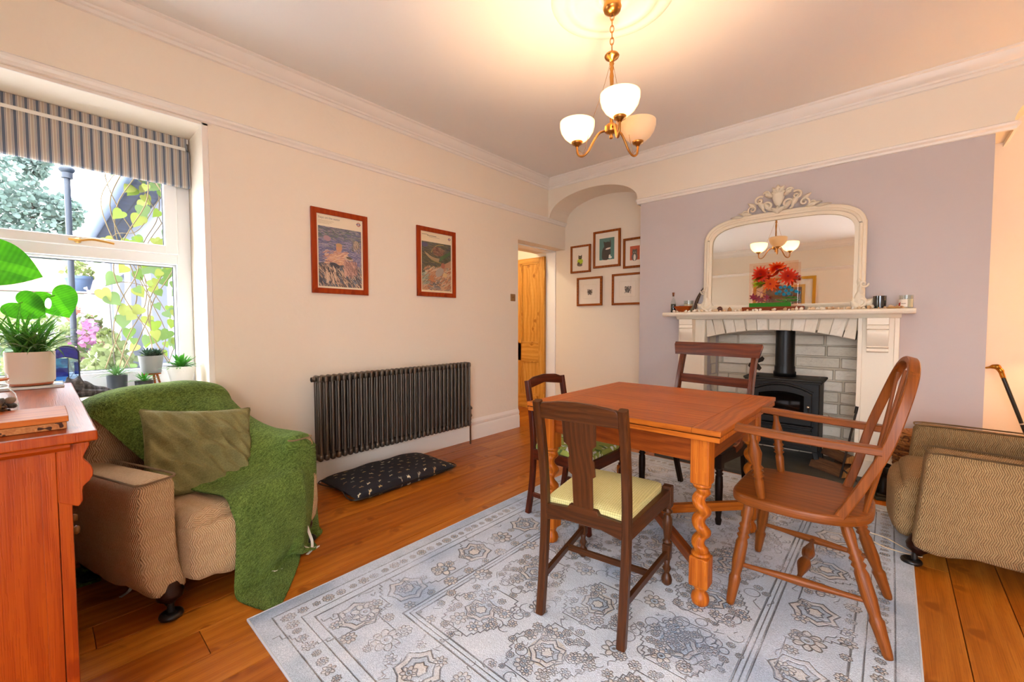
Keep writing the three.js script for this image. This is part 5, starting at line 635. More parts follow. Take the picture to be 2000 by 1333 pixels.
picture('framed_print', 'tallest oak framed picture, black cat with white bib on teal ground', 'picture', [-2.7, 2.187, PZ], 0, 0.378, 0.462, 0.026, 0.03, M.frameOak, (c, w, h) => { mount(c, w, h); c.fillStyle = '#4f837c'; c.fillRect(w * 0.18, h * 0.17, w * 0.64, h * 0.66); const x = w * 0.5, y = h * 0.56; blob(c, x - 6, y + 22, 56, 84, 0.05, '#2f2724'); blob(c, x - 30, y + 60, 34, 44, 0, '#332a26'); blob(c, x + 10, y - 62, 44, 42, 0, '#2b2421'); c.fillStyle = '#2b2421'; c.beginPath(); c.moveTo(x - 36, y - 66); c.lineTo(x - 44, y - 112); c.lineTo(x - 4, y - 94); c.fill(); c.beginPath(); c.moveTo(x + 34, y - 84); c.lineTo(x + 44, y - 138); c.lineTo(x + 56, y - 66); c.fill(); blob(c, x + 16, y - 24, 34, 10, -0.15, '#f0e6da'); blob(c, x + 44, y + 78, 22, 12, 0, '#f0e6da'); blob(c, x + 38, y + 60, 12, 14, 0, '#efe5d8'); }, 300, 376);
picture('framed_print', 'oak framed picture of a grey cat on red, cut off by the chimney breast', 'picture', [-2.325, 2.098, PZ], 0, 0.29, 0.36, 0.026, 0.03, woodMat(oak, { color: 0xc9a860, roughness: 0.4 }), (c, w, h) => { mount(c, w, h); c.fillStyle = '#c4512a'; c.fillRect(w * 0.25, h * 0.24, w * 0.52, h * 0.54); const x = w * 0.5, y = h * 0.55; blob(c, x, y + 34, 42, 50, 0, '#6a615c'); blob(c, x, y - 22, 34, 30, 0, '#5d5550'); c.fillStyle = '#5d5550'; c.beginPath(); c.moveTo(x - 32, y - 28); c.lineTo(x - 28, y - 66); c.lineTo(x - 6, y - 46); c.fill(); c.beginPath(); c.moveTo(x + 32, y - 28); c.lineTo(x + 28, y - 66); c.lineTo(x + 6, y - 46); c.fill(); blob(c, x, y + 42, 16, 40, 0, '#ece2d4'); blob(c, x - 12, y - 20, 5, 5, 0, '#d9d2c0'); blob(c, x + 12, y - 20, 5, 5, 0, '#d9d2c0'); }, 256, 312);
const curled = (seed, open) => (c, w, h) => { mount(c, w, h); c.strokeStyle = '#dccdb6'; c.lineWidth = 2; c.strokeRect(w * 0.2, h * 0.22, w * 0.6, h * 0.56); const R = rng(seed), s = w * 0.2, x0 = w * 0.5 - s / 2 * 1.0, y0 = h * 0.52 - s / 2 * 1.1; for (let i = 0; i < 120; i++) blob(c, x0 + R() * s * 1.15, y0 + R() * s * 1.15, 2 + R() * 4, 1.5 + R() * 2, R() * 3, '#38332f'); blob(c, x0 + s * 0.55, y0 + s * 0.6, s * 0.42, s * 0.38, 0, '#2d2926'); strokes(c, R, 26, x0 + s * 0.25, y0 + s * 0.35, x0 + s * 0.85, y0 + s * 0.9, ['#8a8078', '#c7bba8', '#1f1c1a'], 9, 2, open); };
picture('framed_print', 'oak framed black linocut of a curled cat, lower left of five', 'picture', [-2.948, 1.665, PZ], 0, 0.375, 0.372, 0.026, 0.03, M.frameOak, curled(41, 0.6), 300, 298);
picture('framed_print', 'oak framed linocut of a sleeping cat, lower right beside the chimney breast', 'picture', [-2.415, 1.668, PZ], 0, 0.41, 0.385, 0.026, 0.03, M.frameOak, curled(47, 1.8), 300, 282);
picture('framed_print', 'gilt framed picture on the near wall, seen only in the overmantel mirror', 'picture', [-1.76, 2.1, ZN - 0.001], Math.PI, 1.06, 0.72, 0.055, 0.03, mat({ color: 0xc9962c, metalness: 0.6, roughness: 0.4 }), (c, w, h) => { mount(c, w, h); c.fillStyle = '#dca94e'; c.fillRect(w * 0.12, h * 0.16, w * 0.76, h * 0.68); c.fillStyle = '#5d4a40'; c.fillRect(w * 0.18, h * 0.24, w * 0.64, h * 0.52); }, 256, 176);
{ const t = thing('light_switch', 'brass toggle light switch plate on the wall beside the doorway', 'switch', [XL, 1.555, -3.74], Math.PI / 2), b = mat({ color: 0xa88458, metalness: 0.7, roughness: 0.4 }); part(t, 'plate', boxc(-0.042, -0.042, 0.0, 0.042, 0.042, 0.006, 0.003), b); part(t, 'toggle', [tr(new THREE.CylinderGeometry(0.011, 0.013, 0.006, 14), 0, 0, 0.008, Math.PI / 2), bar([0, 0, 0.006], [0, 0.009, 0.026], 0.0045, 0.006)], b); }
// ---------------------------------------------------------------- rug
{
  const x0 = -1.985, x1 = 0.115, z0 = -3.78, z1 = -0.54, w = x1 - x0, d = z1 - z0, TW = 1264, TH = 1950, S = TW / w;
  // one drawing of the pattern, used for colour and for the carved pile
  const R = rng(211), items = [];
  const motif = (c, x, y, r, k, mode) => { // mode 0 colour, 1 height
    const P = mode ? ['#b8b8b8', '#9c9c9c', '#404040'] : [['#d0cbc6', '#b6c0cb', '#7c7e84'], ['#d4cfca', '#9fb0c3', '#74767c'], ['#c8c4c2', '#abb7c4', '#827f7c']][k % 3]; const lw = Math.max(1.6, r * 0.07); c.lineWidth = lw; c.strokeStyle = P[2]; const n = 6 + (k % 4);
    for (let i = 0; i < n; i++) { const a = i / n * 6.283 + k; c.fillStyle = P[0]; c.beginPath(); c.ellipse(x + Math.cos(a) * r * 0.55, y + Math.sin(a) * r * 0.55, r * 0.36, r * 0.24, a, 0, 6.3); c.fill(); c.stroke(); } blob(c, x, y, r * 0.36, r * 0.36, 0, P[1]); c.stroke(); blob(c, x, y, r * 0.14, r * 0.14, 0, P[2]); };
  const palmette = (c, x, y, r, a, mode, k) => { c.save(); c.translate(x, y); c.rotate(a); c.lineWidth = Math.max(1.6, r * 0.06); c.strokeStyle = mode ? '#454545' : '#73757a'; for (const [s, col] of [[1, mode ? '#b4b4b4' : '#cdc8c4'], [0.68, mode ? '#989898' : '#aeb9c6'], [0.36, mode ? '#bbbbbb' : '#d3cdc6']]) { c.fillStyle = col; c.beginPath(); c.moveTo(0, -r * s); for (let i = 1; i <= 6; i++) { const b = -1.57 + i * 0.45, q = r * s * (i % 2 ? 0.82 : 1); c.lineTo(Math.cos(b) * q, Math.sin(b) * q); } c.lineTo(0, r * s * 0.7); for (let i = 6; i >= 1; i--) { const b = -1.57 - i * 0.45, q = r * s * (i % 2 ? 0.82 : 1); c.lineTo(Math.cos(b) * q, Math.sin(b) * q); } c.closePath(); c.fill(); c.stroke(); } c.restore(); };
  const steps = (c, pts, mode) => { c.strokeStyle = mode ? '#3c3c3c' : '#7f8187'; c.lineWidth = 2.4; c.beginPath(); let [px, py] = pts[0]; c.moveTo(px, py); for (const [qx, qy] of pts.slice(1)) { const n = Math.max(1, Math.round(Math.max(Math.abs(qx - px), Math.abs(qy - py)) / 16)), horiz = Math.abs(qx - px) > 1 && Math.abs(qy - py) > 1; for (let i = 1; i <= n; i++) { const X = px + (qx - px) * i / n, Y = py + (qy - py) * i / n; if (horiz) c.lineTo(X, py + (qy - py) * (i - 1) / n); c.lineTo(X, Y); } px = qx; py = qy; } c.stroke(); };
  const draw = (mode) => (c, W, Hh) => {
    const R = rng(212); c.fillStyle = mode ? '#a8a8a8' : '#c8d2dd'; c.fillRect(0, 0, W, Hh);
    const B = [0.075, 0.16, 0.20, 0.46, 0.50].map((q) => q * S);
    if (!mode) { c.fillStyle = '#b4c0cc'; c.fillRect(0, 0, W, B[0]); c.fillRect(0, Hh - B[0], W, B[0]); c.fillRect(0, 0, B[0], Hh); c.fillRect(W - B[0], 0, B[0], Hh); c.strokeStyle = '#bfc8d4'; c.lineWidth = B[3] - B[2]; const m = (B[2] + B[3]) / 2; c.strokeRect(m, m, W - 2 * m, Hh - 2 * m); c.fillStyle = '#ccd2da'; c.fillRect(B[4], B[4], W - 2 * B[4], Hh - 2 * B[4]); }
    c.strokeStyle = mode ? '#3a3a3a' : '#7b7d82'; for (const [b, lw] of [[B[0], 3], [B[1], 2.5], [B[2], 4], [B[3], 4], [B[3] + 12, 2], [B[4], 4]]) { c.lineWidth = lw; c.strokeRect(b, b, W - 2 * b, Hh - 2 * b); }
    const ring = (b, step, f) => { let k = 0; for (let x = b; x < W - b; x += step) { f(x, b, k++, 0); f(x, Hh - b, k, 2); } for (let y = b + step; y < Hh - b; y += step) { f(b, y, k++, 1); f(W - b, y, k, 3); } };
    ring((B[0] + B[1]) / 2, 34, (x, y, k) => motif(c, x + R() * 4, y + R() * 4, 11 + (k % 3) * 3, k, mode));
    const mb = (B[2] + B[3]) / 2; ring(mb, 128, (x, y, k, side) => { if (k % 2) palmette(c, x, y, 56, side * 1.57, mode, k); else motif(c, x, y, 40, k, mode); });
    ring(mb - 40, 64, (x, y, k) => motif(c, x + 32, y + 20 * Math.sin(k), 13 + (k % 3) * 4, k, mode)); ring(mb + 44, 70, (x, y, k) => motif(c, x + 20, y, 12 + (k % 3) * 5, k + 1, mode));
    for (let y = B[2] + 30; y < Hh - B[2]; y += 300) for (const x of [B[2], W - B[2]]) { const s = x < W / 2 ? 1 : -1; steps(c, [[x + s * 4, y], [x + s * 50, y + 26], [x + s * 90, y + 26], [x + s * 118, y + 80], [x + s * 118, y + 180], [x + s * 90, y + 230], [x + s * 40, y + 250], [x + s * 4, y + 280]], mode); }
    for (let x = B[2] + 20; x < W - B[2]; x += 300) for (const y of [B[2], Hh - B[2]]) { const s = y < Hh / 2 ? 1 : -1; steps(c, [[x, y + s * 6], [x + 40, y + s * 60], [x + 90, y + s * 110], [x + 190, y + s * 110], [x + 240, y + s * 50], [x + 270, y + s * 6]], mode); }
    // field: lattice of panels with flowers
    const f0 = B[4] + 8, cols = 3, rows = 6, pw = (W - 2 * f0) / cols, ph = (Hh - 2 * f0) / rows;
    for (let r = 0; r < rows; r++) for (let q = 0; q < cols; q++) { const cx = f0 + (q + 0.5) * pw, cy = f0 + (r + 0.5) * ph, k = r * 3 + q; steps(c, [[cx - pw * 0.42, cy], [cx - pw * 0.2, cy - ph * 0.4], [cx + pw * 0.2, cy - ph * 0.4], [cx + pw * 0.42, cy], [cx + pw * 0.2, cy + ph * 0.4], [cx - pw * 0.2, cy + ph * 0.4], [cx - pw * 0.42, cy]], mode); if (!mode) { blob(c, cx, cy, pw * 0.2, ph * 0.2, 0, ['#aab9c8', '#c9c2b8', '#93a8bd'][k % 3]); } palmette(c, cx, cy, 44, k, mode, k); for (let i = 0; i < 8; i++) { const a = i * 0.785 + 0.3; motif(c, cx + Math.cos(a) * pw * 0.3, cy + Math.sin(a) * ph * 0.28, 13 + (i % 3) * 6, i + k, mode); } motif(c, f0 + q * pw, f0 + r * ph, 30, k, mode); }
    for (let i = 0; i < 700; i++) { const x = B[4] + R() * (W - 2 * B[4]), y = B[4] + R() * (Hh - 2 * B[4]), r = 4 + R() * 9; if (R() < 0.6) motif(c, x, y, r + 3, i, mode); else { c.strokeStyle = mode ? '#484848' : '#7a7c82'; c.lineWidth = 2; c.beginPath(); c.arc(x, y, r + 6, R() * 6, R() * 6 + 3); c.stroke(); } }
    for (let i = 0; i < 260; i++) { const x = B[2] + R() * (W - 2 * B[2]), y = B[2] + R() * (Hh - 2 * B[2]); c.strokeStyle = mode ? '#484848' : '#808288'; c.lineWidth = 1.8; c.beginPath(); c.moveTo(x, y); c.bezierCurveTo(x + 30 * R(), y + 20, x - 20, y + 40 * R(), x + 40 * R() - 20, y + 50 * R()); c.stroke(); }
    // worn patches: blur the print into the ground colour in flecks
    const img = c.getImageData(0, 0, W, Hh), D = img.data; for (let y = 0; y < Hh; y++) for (let x = 0; x < W; x++) { const o = (y * W + x) * 4, n = tn(x / 90, y / 90, 64, 64, 5) * 0.6 + tn(x / 34, y / 34, 64, 64, 6) * 0.4, fl = hash(x >> 1, y >> 1, 8), fade = clamp((n - 0.36) * 2.6) * (0.45 + 0.55 * fl); if (mode) { const t = D[o] * (1 - fade * 0.25) + 168 * fade * 0.25 + (hash(x, y, 3) - 0.5) * 46; D[o] = D[o + 1] = D[o + 2] = clamp(t / 255) * 255; } else { const g = tn(x / 150, y / 210, 64, 64, 12), b = [lerp(200, 219, g), lerp(210, 221, g), lerp(226, 226, g)], j = (fl - 0.5) * 22 + (hash(x, y, 4) - 0.5) * 14, bl = clamp((tn(x / 120, y / 160, 64, 64, 31) - 0.62) * 3) * 0.5; for (let k = 0; k < 3; k++) D[o + k] = clamp((lerp(lerp(D[o + k], b[k], fade), [128, 152, 184][k], bl) + j) / 255) * 255; } } c.putImageData(img, 0, 0);
  };
  const g = boxc(x0 + 0.006, 0.001, z0 + 0.006, x1 - 0.006, 0.012, z1 - 0.006, 0.004), p = g.attributes.position, uv = g.attributes.uv; for (let i = 0; i < p.count; i++) uv.setXY(i, (p.getX(i) - x0) / w, 1 - (p.getZ(i) - z0) / d);
  const t = thing('rug', 'large faded pale blue-grey Persian-style rug under the dining table', 'rug', [0, 0, 0]);
  part(t, 'pile', g, mat({ map: canvasTex(TW, TH, draw(0)), bumpMap: canvasTex(TW, TH, draw(1), false), bumpScale: 0.011, roughness: 1, sheen: 0.3, sheenRoughness: 0.6 }));
  part(t, 'binding', [boxc(x0, 0.0005, z0, x0 + 0.008, 0.0125, z1, 0.003), boxc(x1 - 0.008, 0.0005, z0, x1, 0.0125, z1, 0.003), boxc(x0, 0.0005, z0, x1, 0.0125, z0 + 0.008, 0.003), boxc(x0, 0.0005, z1 - 0.008, x1, 0.0125, z1, 0.003)], mat({ color: 0xc9ccd0, roughness: 0.95 }));
}
// ---------------------------------------------------------------- cabinet and what stands on it
M.pine = woodMat(pine, { color: 0xd08a3a, roughness: 0.36, clearcoat: 0.2, clearcoatRoughness: 0.25 });
const CT = 0.95;
{
  const x0 = -3.13, x1 = -1.69, z0 = -0.045, z1 = 0.5, t = thing('cabinet', 'orange pine cabinet with scalloped corner bracket at the left edge of the photo', 'cabinet', [0, 0, 0]);
  part(t, 'top', W(boxc(x0, CT - 0.03, z0 - 0.056, x1 + 0.02, CT, z1 + 0.02, 0.006), 0), M.pine);
  part(t, 'moulding', W(extrude([[0, 0], [0.012, 0], [0.016, -0.008], [0.008, -0.018], [0, -0.02]], z1 - z0).translate(x1, CT - 0.03, z0), 2), M.pine);
  part(t, 'side_panel', [W(boxc(x1 - 0.02, 0.09, 0.0, x1 - 0.004, CT - 0.03, z1 - 0.05, 0), 1, 2)], M.pine);
  for (const [a, b, k] of [[z0, -0.019, 1], [-0.018, 0.012, 4], [z1 - 0.07, z1, 7]]) part(t, 'stile', W(boxc(x1 - 0.022, 0.0, a, x1, CT - 0.03, b, 0.002), 1, k), M.pine);
  part(t, 'plinth', W(boxc(x1 - 0.02, 0, 0, x1 + 0.006, 0.09, z1, 0.003), 2), M.pine);
  part(t, 'carcass', [W(boxc(x0, 0.02, z0 + 0.02, x1 - 0.02, CT - 0.03, z1, 0), 0), W(boxc(x0, 0.0, z0 + 0.02, x0 + 0.02, CT - 0.03, z1, 0), 1)], M.pine);
  const kn = mat({ color: 0x8a5a2a, roughness: 0.35 });
  for (let i = 0; i < 2; i++) { const a = x0 + 0.04 + i * 0.69, d = part(t, 'drawer', W(boxc(a, 0.72, z0 - 0.002, a + 0.66, 0.9, z0 + 0.02, 0.004), 0, i), M.pine), e = part(t, 'door', W(boxc(a, 0.1, z0 - 0.002, a + 0.66, 0.7, z0 + 0.02, 0.004), 1, i + 5), M.pine); const kb = lathe([[0, 0], [0.012, 0], [0.01, 0.012], [0.018, 0.022], [0.012, 0.032], [0, 0.034]], 16); part(d, 'knob', tr(kb.clone(), a + 0.33, 0.81, z0 - 0.002, -Math.PI / 2), kn); part(e, 'knob', tr(kb.clone(), a + (i ? 0.06 : 0.6), 0.45, z0 - 0.002, -Math.PI / 2), kn); }
  // scalloped bracket, drawn in (z, y): deep curve in below the top, belly, then in again
  const prof = [[-0.018, 0.918], [-0.083, 0.918], [-0.084, 0.908], [-0.079, 0.896], [-0.073, 0.884], [-0.07, 0.874], [-0.073, 0.866], [-0.08, 0.857], [-0.086, 0.845], [-0.089, 0.832], [-0.088, 0.818], [-0.082, 0.806], [-0.074, 0.798], [-0.068, 0.792], [-0.066, 0.78], [-0.066, 0.752], [-0.061, 0.742], [-0.056, 0.738], [-0.018, 0.76]];
  const br = extrude(prof, 0.022, 0.002); br.applyMatrix4(new THREE.Matrix4().makeBasis(V3(0, 0, 1), V3(0, 1, 0), V3(1, 0, 0)).setPosition(x1 - 0.02, 0, 0)); fixWinding(br); part(t, 'bracket', W(toCreasedNormals(br, 0.5), 1, 8), M.pine);
}
{
  let t = thing('wooden_board', 'upper pale wooden board of the pair stacked on the cabinet corner', 'board', [0, 0, 0]); part(t, 'board', W(boxc(-1.98, CT + 0.021, -0.047, -1.752, CT + 0.038, 0.13, 0.002), 2), woodMat(pine, { color: 0xf0c8a8, roughness: 0.5 }));
  t = thing('cork_board', 'lower speckled cork board under the pale board on the cabinet corner', 'board', [0, 0, 0]); part(t, 'board', boxc(-1.985, CT + 0.0005, -0.043, -1.755, CT + 0.02, 0.14, 0.002), mat({ map: tex(256, 256, (u, v) => { const n = fbm(u, v, 40, 40, 131, 2), m = fbm(u, v, 16, 16, 133, 1); return m > 0.74 ? [0.25, 0.12, 0.06] : mix3([0.62, 0.36, 0.18], [0.80, 0.55, 0.32], n); }, true, 1, 1), roughness: 0.9 }));
  uvBox(t.children[0].geometry, 2); t.children[0].material.map.repeat.set(6, 6);
  t = thing('kilner_jar', 'clip-top glass jar of brown shells at the left edge of the cabinet top', 'jar', [-2.02, CT, 0.118]); const gl = mat({ color: 0xf4f8f8, roughness: 0.02, transmission: 1, thickness: 0 });
  part(t, 'glass', lathe([[0, 0.001], [0.055, 0.001], [0.064, 0.01], [0.068, 0.05], [0.062, 0.085], [0.048, 0.105], [0.046, 0.125], [0.05, 0.128]], 36), gl); part(t, 'lid', lathe([[0, 0.158], [0.03, 0.156], [0.044, 0.15], [0.049, 0.142], [0.049, 0.136], [0, 0.136]], 32), gl); part(t, 'rubber_seal', tr(new THREE.TorusGeometry(0.047, 0.0035, 8, 36), 0, 0.132, 0, Math.PI / 2), mat({ color: 0xd4783c, roughness: 0.6 })); part(t, 'wire_clip', [tr(new THREE.TorusGeometry(0.0485, 0.0016, 6, 40), 0, 0.112, 0, Math.PI / 2), tube([[0.04, 0.115, 0.03], [0.055, 0.13, 0.03], [0.05, 0.155, 0.02], [0.02, 0.165, 0.01]], 0.0016, 16, 5)], mat({ color: 0xc8ccd0, metalness: 1, roughness: 0.25 }));
  const R = rng(141), cg = new THREE.IcosahedronGeometry(1, 1), cm = [0x3a2a22, 0x6a4a38, 0x8a6a50, 0x2a2426].map((c) => mat({ color: c, roughness: 0.6 })), by = [[], [], [], []]; for (let i = 0; i < 150; i++) { const a = R() * 6.28, r = 0.052 * Math.sqrt(R()), y = 0.012 + R() * 0.058, s = 0.007 + R() * 0.007; by[i % 4].push(tr(cg.clone(), r * Math.cos(a), y, r * Math.sin(a), R() * 3, R() * 3, 0, [s, s * 0.7, s * 1.2])); } by.forEach((l, i) => { const o = part(t, 'shells', l, cm[i]); o.userData.kind = 'stuff'; });
}
// ---------------------------------------------------------------- plants
function blade(L, wd, droop, n = 8, fold = 0.25) { const g = grid(2, n, (u, v) => { const s = u * 2 - 1, k = wd * Math.pow(Math.sin(Math.PI * Math.min(0.999, 0.12 + v * 0.88)), 0.8) * (1 - 0.25 * v), a = droop * v; const z = L * (a < 1e-3 ? v : Math.sin(a) / droop), y = L * (a < 1e-3 ? 0 : (1 - Math.cos(a)) / droop); return [s * k, -y + Math.abs(s) * k * fold, z]; }); return g; }
const leafMat = (a, b, seed, o = {}) => mat({ map: tex(64, 256, (u, v) => mix3(a, b, clamp(fbm(u, v, 6, 5, seed, 3) * 0.7 + (Math.abs(u - 0.5) < 0.1 ? 0.35 : 0.05) + 0.1 * Math.sin(v * 90))), true), roughness: 0.9, transmission: 0.3, thickness: 0, side: THREE.DoubleSide, ...o });
M.aloeA = leafMat([0.20, 0.38, 0.16], [0.50, 0.68, 0.38], 151); M.aloeB = leafMat([0.16, 0.42, 0.08], [0.38, 0.78, 0.2], 153); M.haw = leafMat([0.10, 0.20, 0.13], [0.36, 0.48, 0.38], 155); M.spider = leafMat([0.14, 0.40, 0.06], [0.46, 0.74, 0.2], 157, { transmission: 0.5 }); M.monst = leafMat([0.14, 0.42, 0.03], [0.36, 0.72, 0.08], 159, { transmission: 0.6 });
M.soil = mat({ color: 0x3a2a1e, roughness: 1 });
function rosette(t, y, n, L0, L1, w, m, seed, r0 = 0.02, up = 0.2) { const R = rng(seed), gs = [blade(1, w / L0, 0.5), blade(1, w / L0, 0.1), blade(1, w / L0, 0.9)]; for (let i = 0; i < n; i++) { const f = i / n, o = part(t, i ? 'leaf_' + String(i).padStart(3, '0') : 'leaf', gs[i % 3], m), L = lerp(L0, L1, f) * (0.85 + 0.3 * R()); o.position.set(Math.sin(i * 2.4) * r0 * (1 - f), y, Math.cos(i * 2.4) * r0 * (1 - f)); o.rotation.set(-lerp(up, 1.35, f) - 0.15 * R(), i * 2.4 + R() * 0.3, 0, 'YXZ'); o.scale.setScalar(L); } }
const potProf = (rb, rt, h, w = 0.005) => [[0, 0], [rb, 0], [rb + 0.002, 0.004], [rt, h], [rt - w, h], [rb, 0.014], [0, 0.014]];
const SY = 0.845;
{
  let t = thing('potted_aloe', 'small aloe with thin spiky leaves in a dark grey pot on the sill', 'plant', [-3.6, SY, -0.313]); part(t, 'pot', lathe(potProf(0.045, 0.05, 0.088), 32), mat({ color: 0x3d4450, roughness: 0.35 })); part(t, 'soil', tr(new THREE.CylinderGeometry(0.046, 0.046, 0.01, 20), 0, 0.078, 0), M.soil); rosette(t, 0.083, 44, 0.115, 0.075, 0.006, M.aloeA, 161, 0.014, 0.1);
  t = thing('potted_aloe', 'tiny aloe growing in a black mug with its handle to the right', 'plant', [-3.53, SY, -0.432]); part(t, 'mug', [lathe(potProf(0.042, 0.047, 0.046), 32), tr(new THREE.TorusGeometry(0.016, 0.0045, 8, 20, Math.PI), 0.0, 0.024, -0.045, 0, -Math.PI / 2, -Math.PI / 2)], mat({ color: 0x23262c, roughness: 0.3 })); part(t, 'soil', tr(new THREE.CylinderGeometry(0.044, 0.043, 0.008, 20), 0, 0.039, 0), M.soil); rosette(t, 0.042, 26, 0.085, 0.06, 0.008, M.aloeB, 163, 0.012, 0.1);
  t = thing('potted_haworthia', 'dark spotted haworthia in a smooth pale grey pot on a little wooden stand', 'plant', [-3.64, SY + 0.082, -0.484]); part(t, 'pot', lathe(potProf(0.05, 0.066, 0.115), 36), mat({ color: 0x9a9c9e, roughness: 0.5 })); part(t, 'soil', tr(new THREE.CylinderGeometry(0.06, 0.06, 0.01, 20), 0, 0.105, 0), M.soil); for (const [ox, oz, s] of [[0, 0, 1], [0.028, 0.022, 3], [-0.02, -0.03, 5], [0.01, -0.034, 7]]) { const R = rng(170 + s), g = blade(1, 0.13, -0.5, 6, 0.5); for (let i = 0; i < 20; i++) { const o = part(t, 'leaf', g, M.haw), f = i / 20; o.position.set(ox, 0.108, oz); o.rotation.set(-lerp(0.3, 1.3, f), i * 2.4, 0, 'YXZ'); o.scale.setScalar(0.06 * (0.8 + 0.4 * R())); } }
  t = thing('plant_stand', 'little splay-legged wooden plant stand carrying the grey haworthia pot', 'stand', [-3.64, SY, -0.484]); part(t, 'top', tr(new THREE.CylinderGeometry(0.05, 0.05, 0.01, 24), 0, 0.077, 0), M.frameOak); for (let i = 0; i < 3; i++) { const a = i * 2.094 + 0.9 + Math.PI; part(t, 'leg', bar([Math.cos(a) * 0.062, 0, Math.sin(a) * 0.062], [Math.cos(a) * 0.038, 0.074, Math.sin(a) * 0.038], 0.006, 0.007), M.frameOak); }
  t = thing('potted_aloe', 'bright green aloe in a white diamond-textured pot at the right end of the sill', 'plant', [-3.55, SY, -0.627]); const wp = lathe(potProf(0.054, 0.08, 0.122), 64); { const big = lathe(Array.from({ length: 33 }, (_, i) => [lerp(0.055, 0.08, i / 32), 0.004 + 0.118 * i / 32]), 96); deform(big, (x, y, z) => { const a = Math.atan2(z, x), k = 1 + 0.022 * Math.cos(a * 14 + y * 130) * Math.cos(a * 14 - y * 130); return [x * k, y, z * k]; }); big.computeVertexNormals(); part(t, 'pot', [wp, big], mat({ color: 0xf0eeea, roughness: 0.4 })); } part(t, 'soil', tr(new THREE.CylinderGeometry(0.074, 0.072, 0.01, 20), 0, 0.11, 0), M.soil); rosette(t, 0.115, 46, 0.1, 0.1, 0.011, M.aloeB, 167, 0.02, 0.05);
}
{
  const t = thing('potted_spider_plant', 'grassy bushy plant in a cream pot on the cabinet', 'plant', [-3.045, CT + 0.012, 0.035]); const R = rng(181);
  part(t, 'pot', lathe([[0, 0], [0.068, 0], [0.072, 0.012], [0.08, 0.02], [0.083, 0.158], [0.077, 0.158], [0.074, 0.02], [0, 0.02]], 48), mat({ color: 0xe8d9c6, roughness: 0.4 })); part(t, 'saucer', lathe([[0, -0.001], [0.07, -0.001], [0.0735, 0.01], [0.07, 0.012], [0, 0.004]], 40), mat({ color: 0xb4603c, roughness: 0.6 })); part(t, 'soil', tr(new THREE.CylinderGeometry(0.076, 0.076, 0.01, 24), 0, 0.145, 0), M.soil);
  const gs = [blade(1, 0.026, 1.1, 12), blade(1, 0.03, 0.8, 12), blade(1, 0.025, 1.6, 14), blade(1, 0.03, 0.4, 10)]; for (let i = 0; i < 170; i++) { const f = i / 170, o = part(t, i ? 'leaf_' + String(i).padStart(3, '0') : 'leaf', gs[i % 4], M.spider); o.position.set((R() - 0.5) * 0.09, 0.148, (R() - 0.5) * 0.09); o.rotation.set(-lerp(1.5, 0.62, f), i * 2.4 + R(), 0, 'YXZ'); o.scale.setScalar(0.17 + 0.09 * R()); }
  const u = thing('tray', 'shallow white tray under the cream plant pot on the cabinet', 'tray', [-3.03, CT, 0.03]); part(u, 'dish', [boxc(-0.1, 0.0005, -0.1, 0.1, 0.009, 0.1, 0.004), boxc(-0.1, 0.004, -0.1, -0.094, 0.013, 0.1, 0.002), boxc(0.094, 0.004, -0.1, 0.1, 0.013, 0.1, 0.002)], mat({ color: 0xe6ece8, roughness: 0.15 }));
  // swiss cheese plant behind
  const m = thing('swiss_cheese_plant', 'swiss cheese plant with broad glossy lit leaves beside the window behind the grassy plant', 'plant', [-3.42, SY, 0.22]); part(m, 'pot', lathe(potProf(0.06, 0.075, 0.13), 32), mat({ color: 0xcfc4b4, roughness: 0.5 })); part(m, 'soil', tr(new THREE.CylinderGeometry(0.07, 0.07, 0.01, 20), 0, 0.118, 0), M.soil);
  // heart shaped leaf with holes; drawn flat in (x, y), tip at -y
  const heart = (hole, s) => { const sh = new THREE.Shape(); sh.moveTo(0, 0.12); sh.bezierCurveTo(0.1, 0.42, 0.52, 0.42, 0.52, 0.05); sh.bezierCurveTo(0.52, -0.28, 0.2, -0.5, 0, -0.66); sh.bezierCurveTo(-0.2, -0.5, -0.52, -0.28, -0.52, 0.05); sh.bezierCurveTo(-0.52, 0.42, -0.1, 0.42, 0, 0.12); for (const [x, y, a, b, r] of hole) { const h = new THREE.Path(); h.absellipse(x, y, a, b, 0, 6.2832, true, r); sh.holes.push(h); } const g = new THREE.ShapeGeometry(sh, 24); deform(g, (x, y, z) => [x * s, y * s, (z + 0.22 * x * x - 0.12 * (y + 0.1) ** 2) * s]); g.computeVertexNormals(); const p = g.attributes.position, uv = g.attributes.uv; for (let i = 0; i < p.count; i++) uv.setXY(i, p.getX(i) / s / 1.04 + 0.5, p.getY(i) / s + 0.6); return g; };
  const put = (hole, s, wx, wy, wz, face, roll, tilt) => { const o = part(m, 'leaf', heart(hole, s), M.monst); o.position.set(wx + 3.42, wy - SY, wz - 0.22); o.rotation.set(tilt, face, roll, 'YXZ'); part(m, 'stem', tube([[0.0, 0.1, 0], [(wx + 3.42) * 0.3, (wy - SY) * 0.55, (wz - 0.22) * 0.25], [(wx + 3.42) * 0.8, (wy - SY) * 0.95, (wz - 0.22) * 0.75], [wx + 3.42, wy - SY + s * 0.1, wz - 0.22]], 0.0035, 24, 6), mat({ color: 0x5a8a2a, roughness: 0.5 })); };
  put([[-0.2, -0.08, 0.07, 0.17, -0.5]], 0.172, -3.3, 1.385, -0.058, Math.PI / 2, 0.45, -0.1); put([], 0.15, -3.27, 1.345, 0.055, Math.PI / 2, 0.9, -0.25); put([], 0.27, -3.26, 1.545, 0.15, Math.PI / 2, 1.25, -0.5); put([], 0.2, -3.5, 1.4, 0.3, Math.PI / 2, 0.2, -0.2);
}
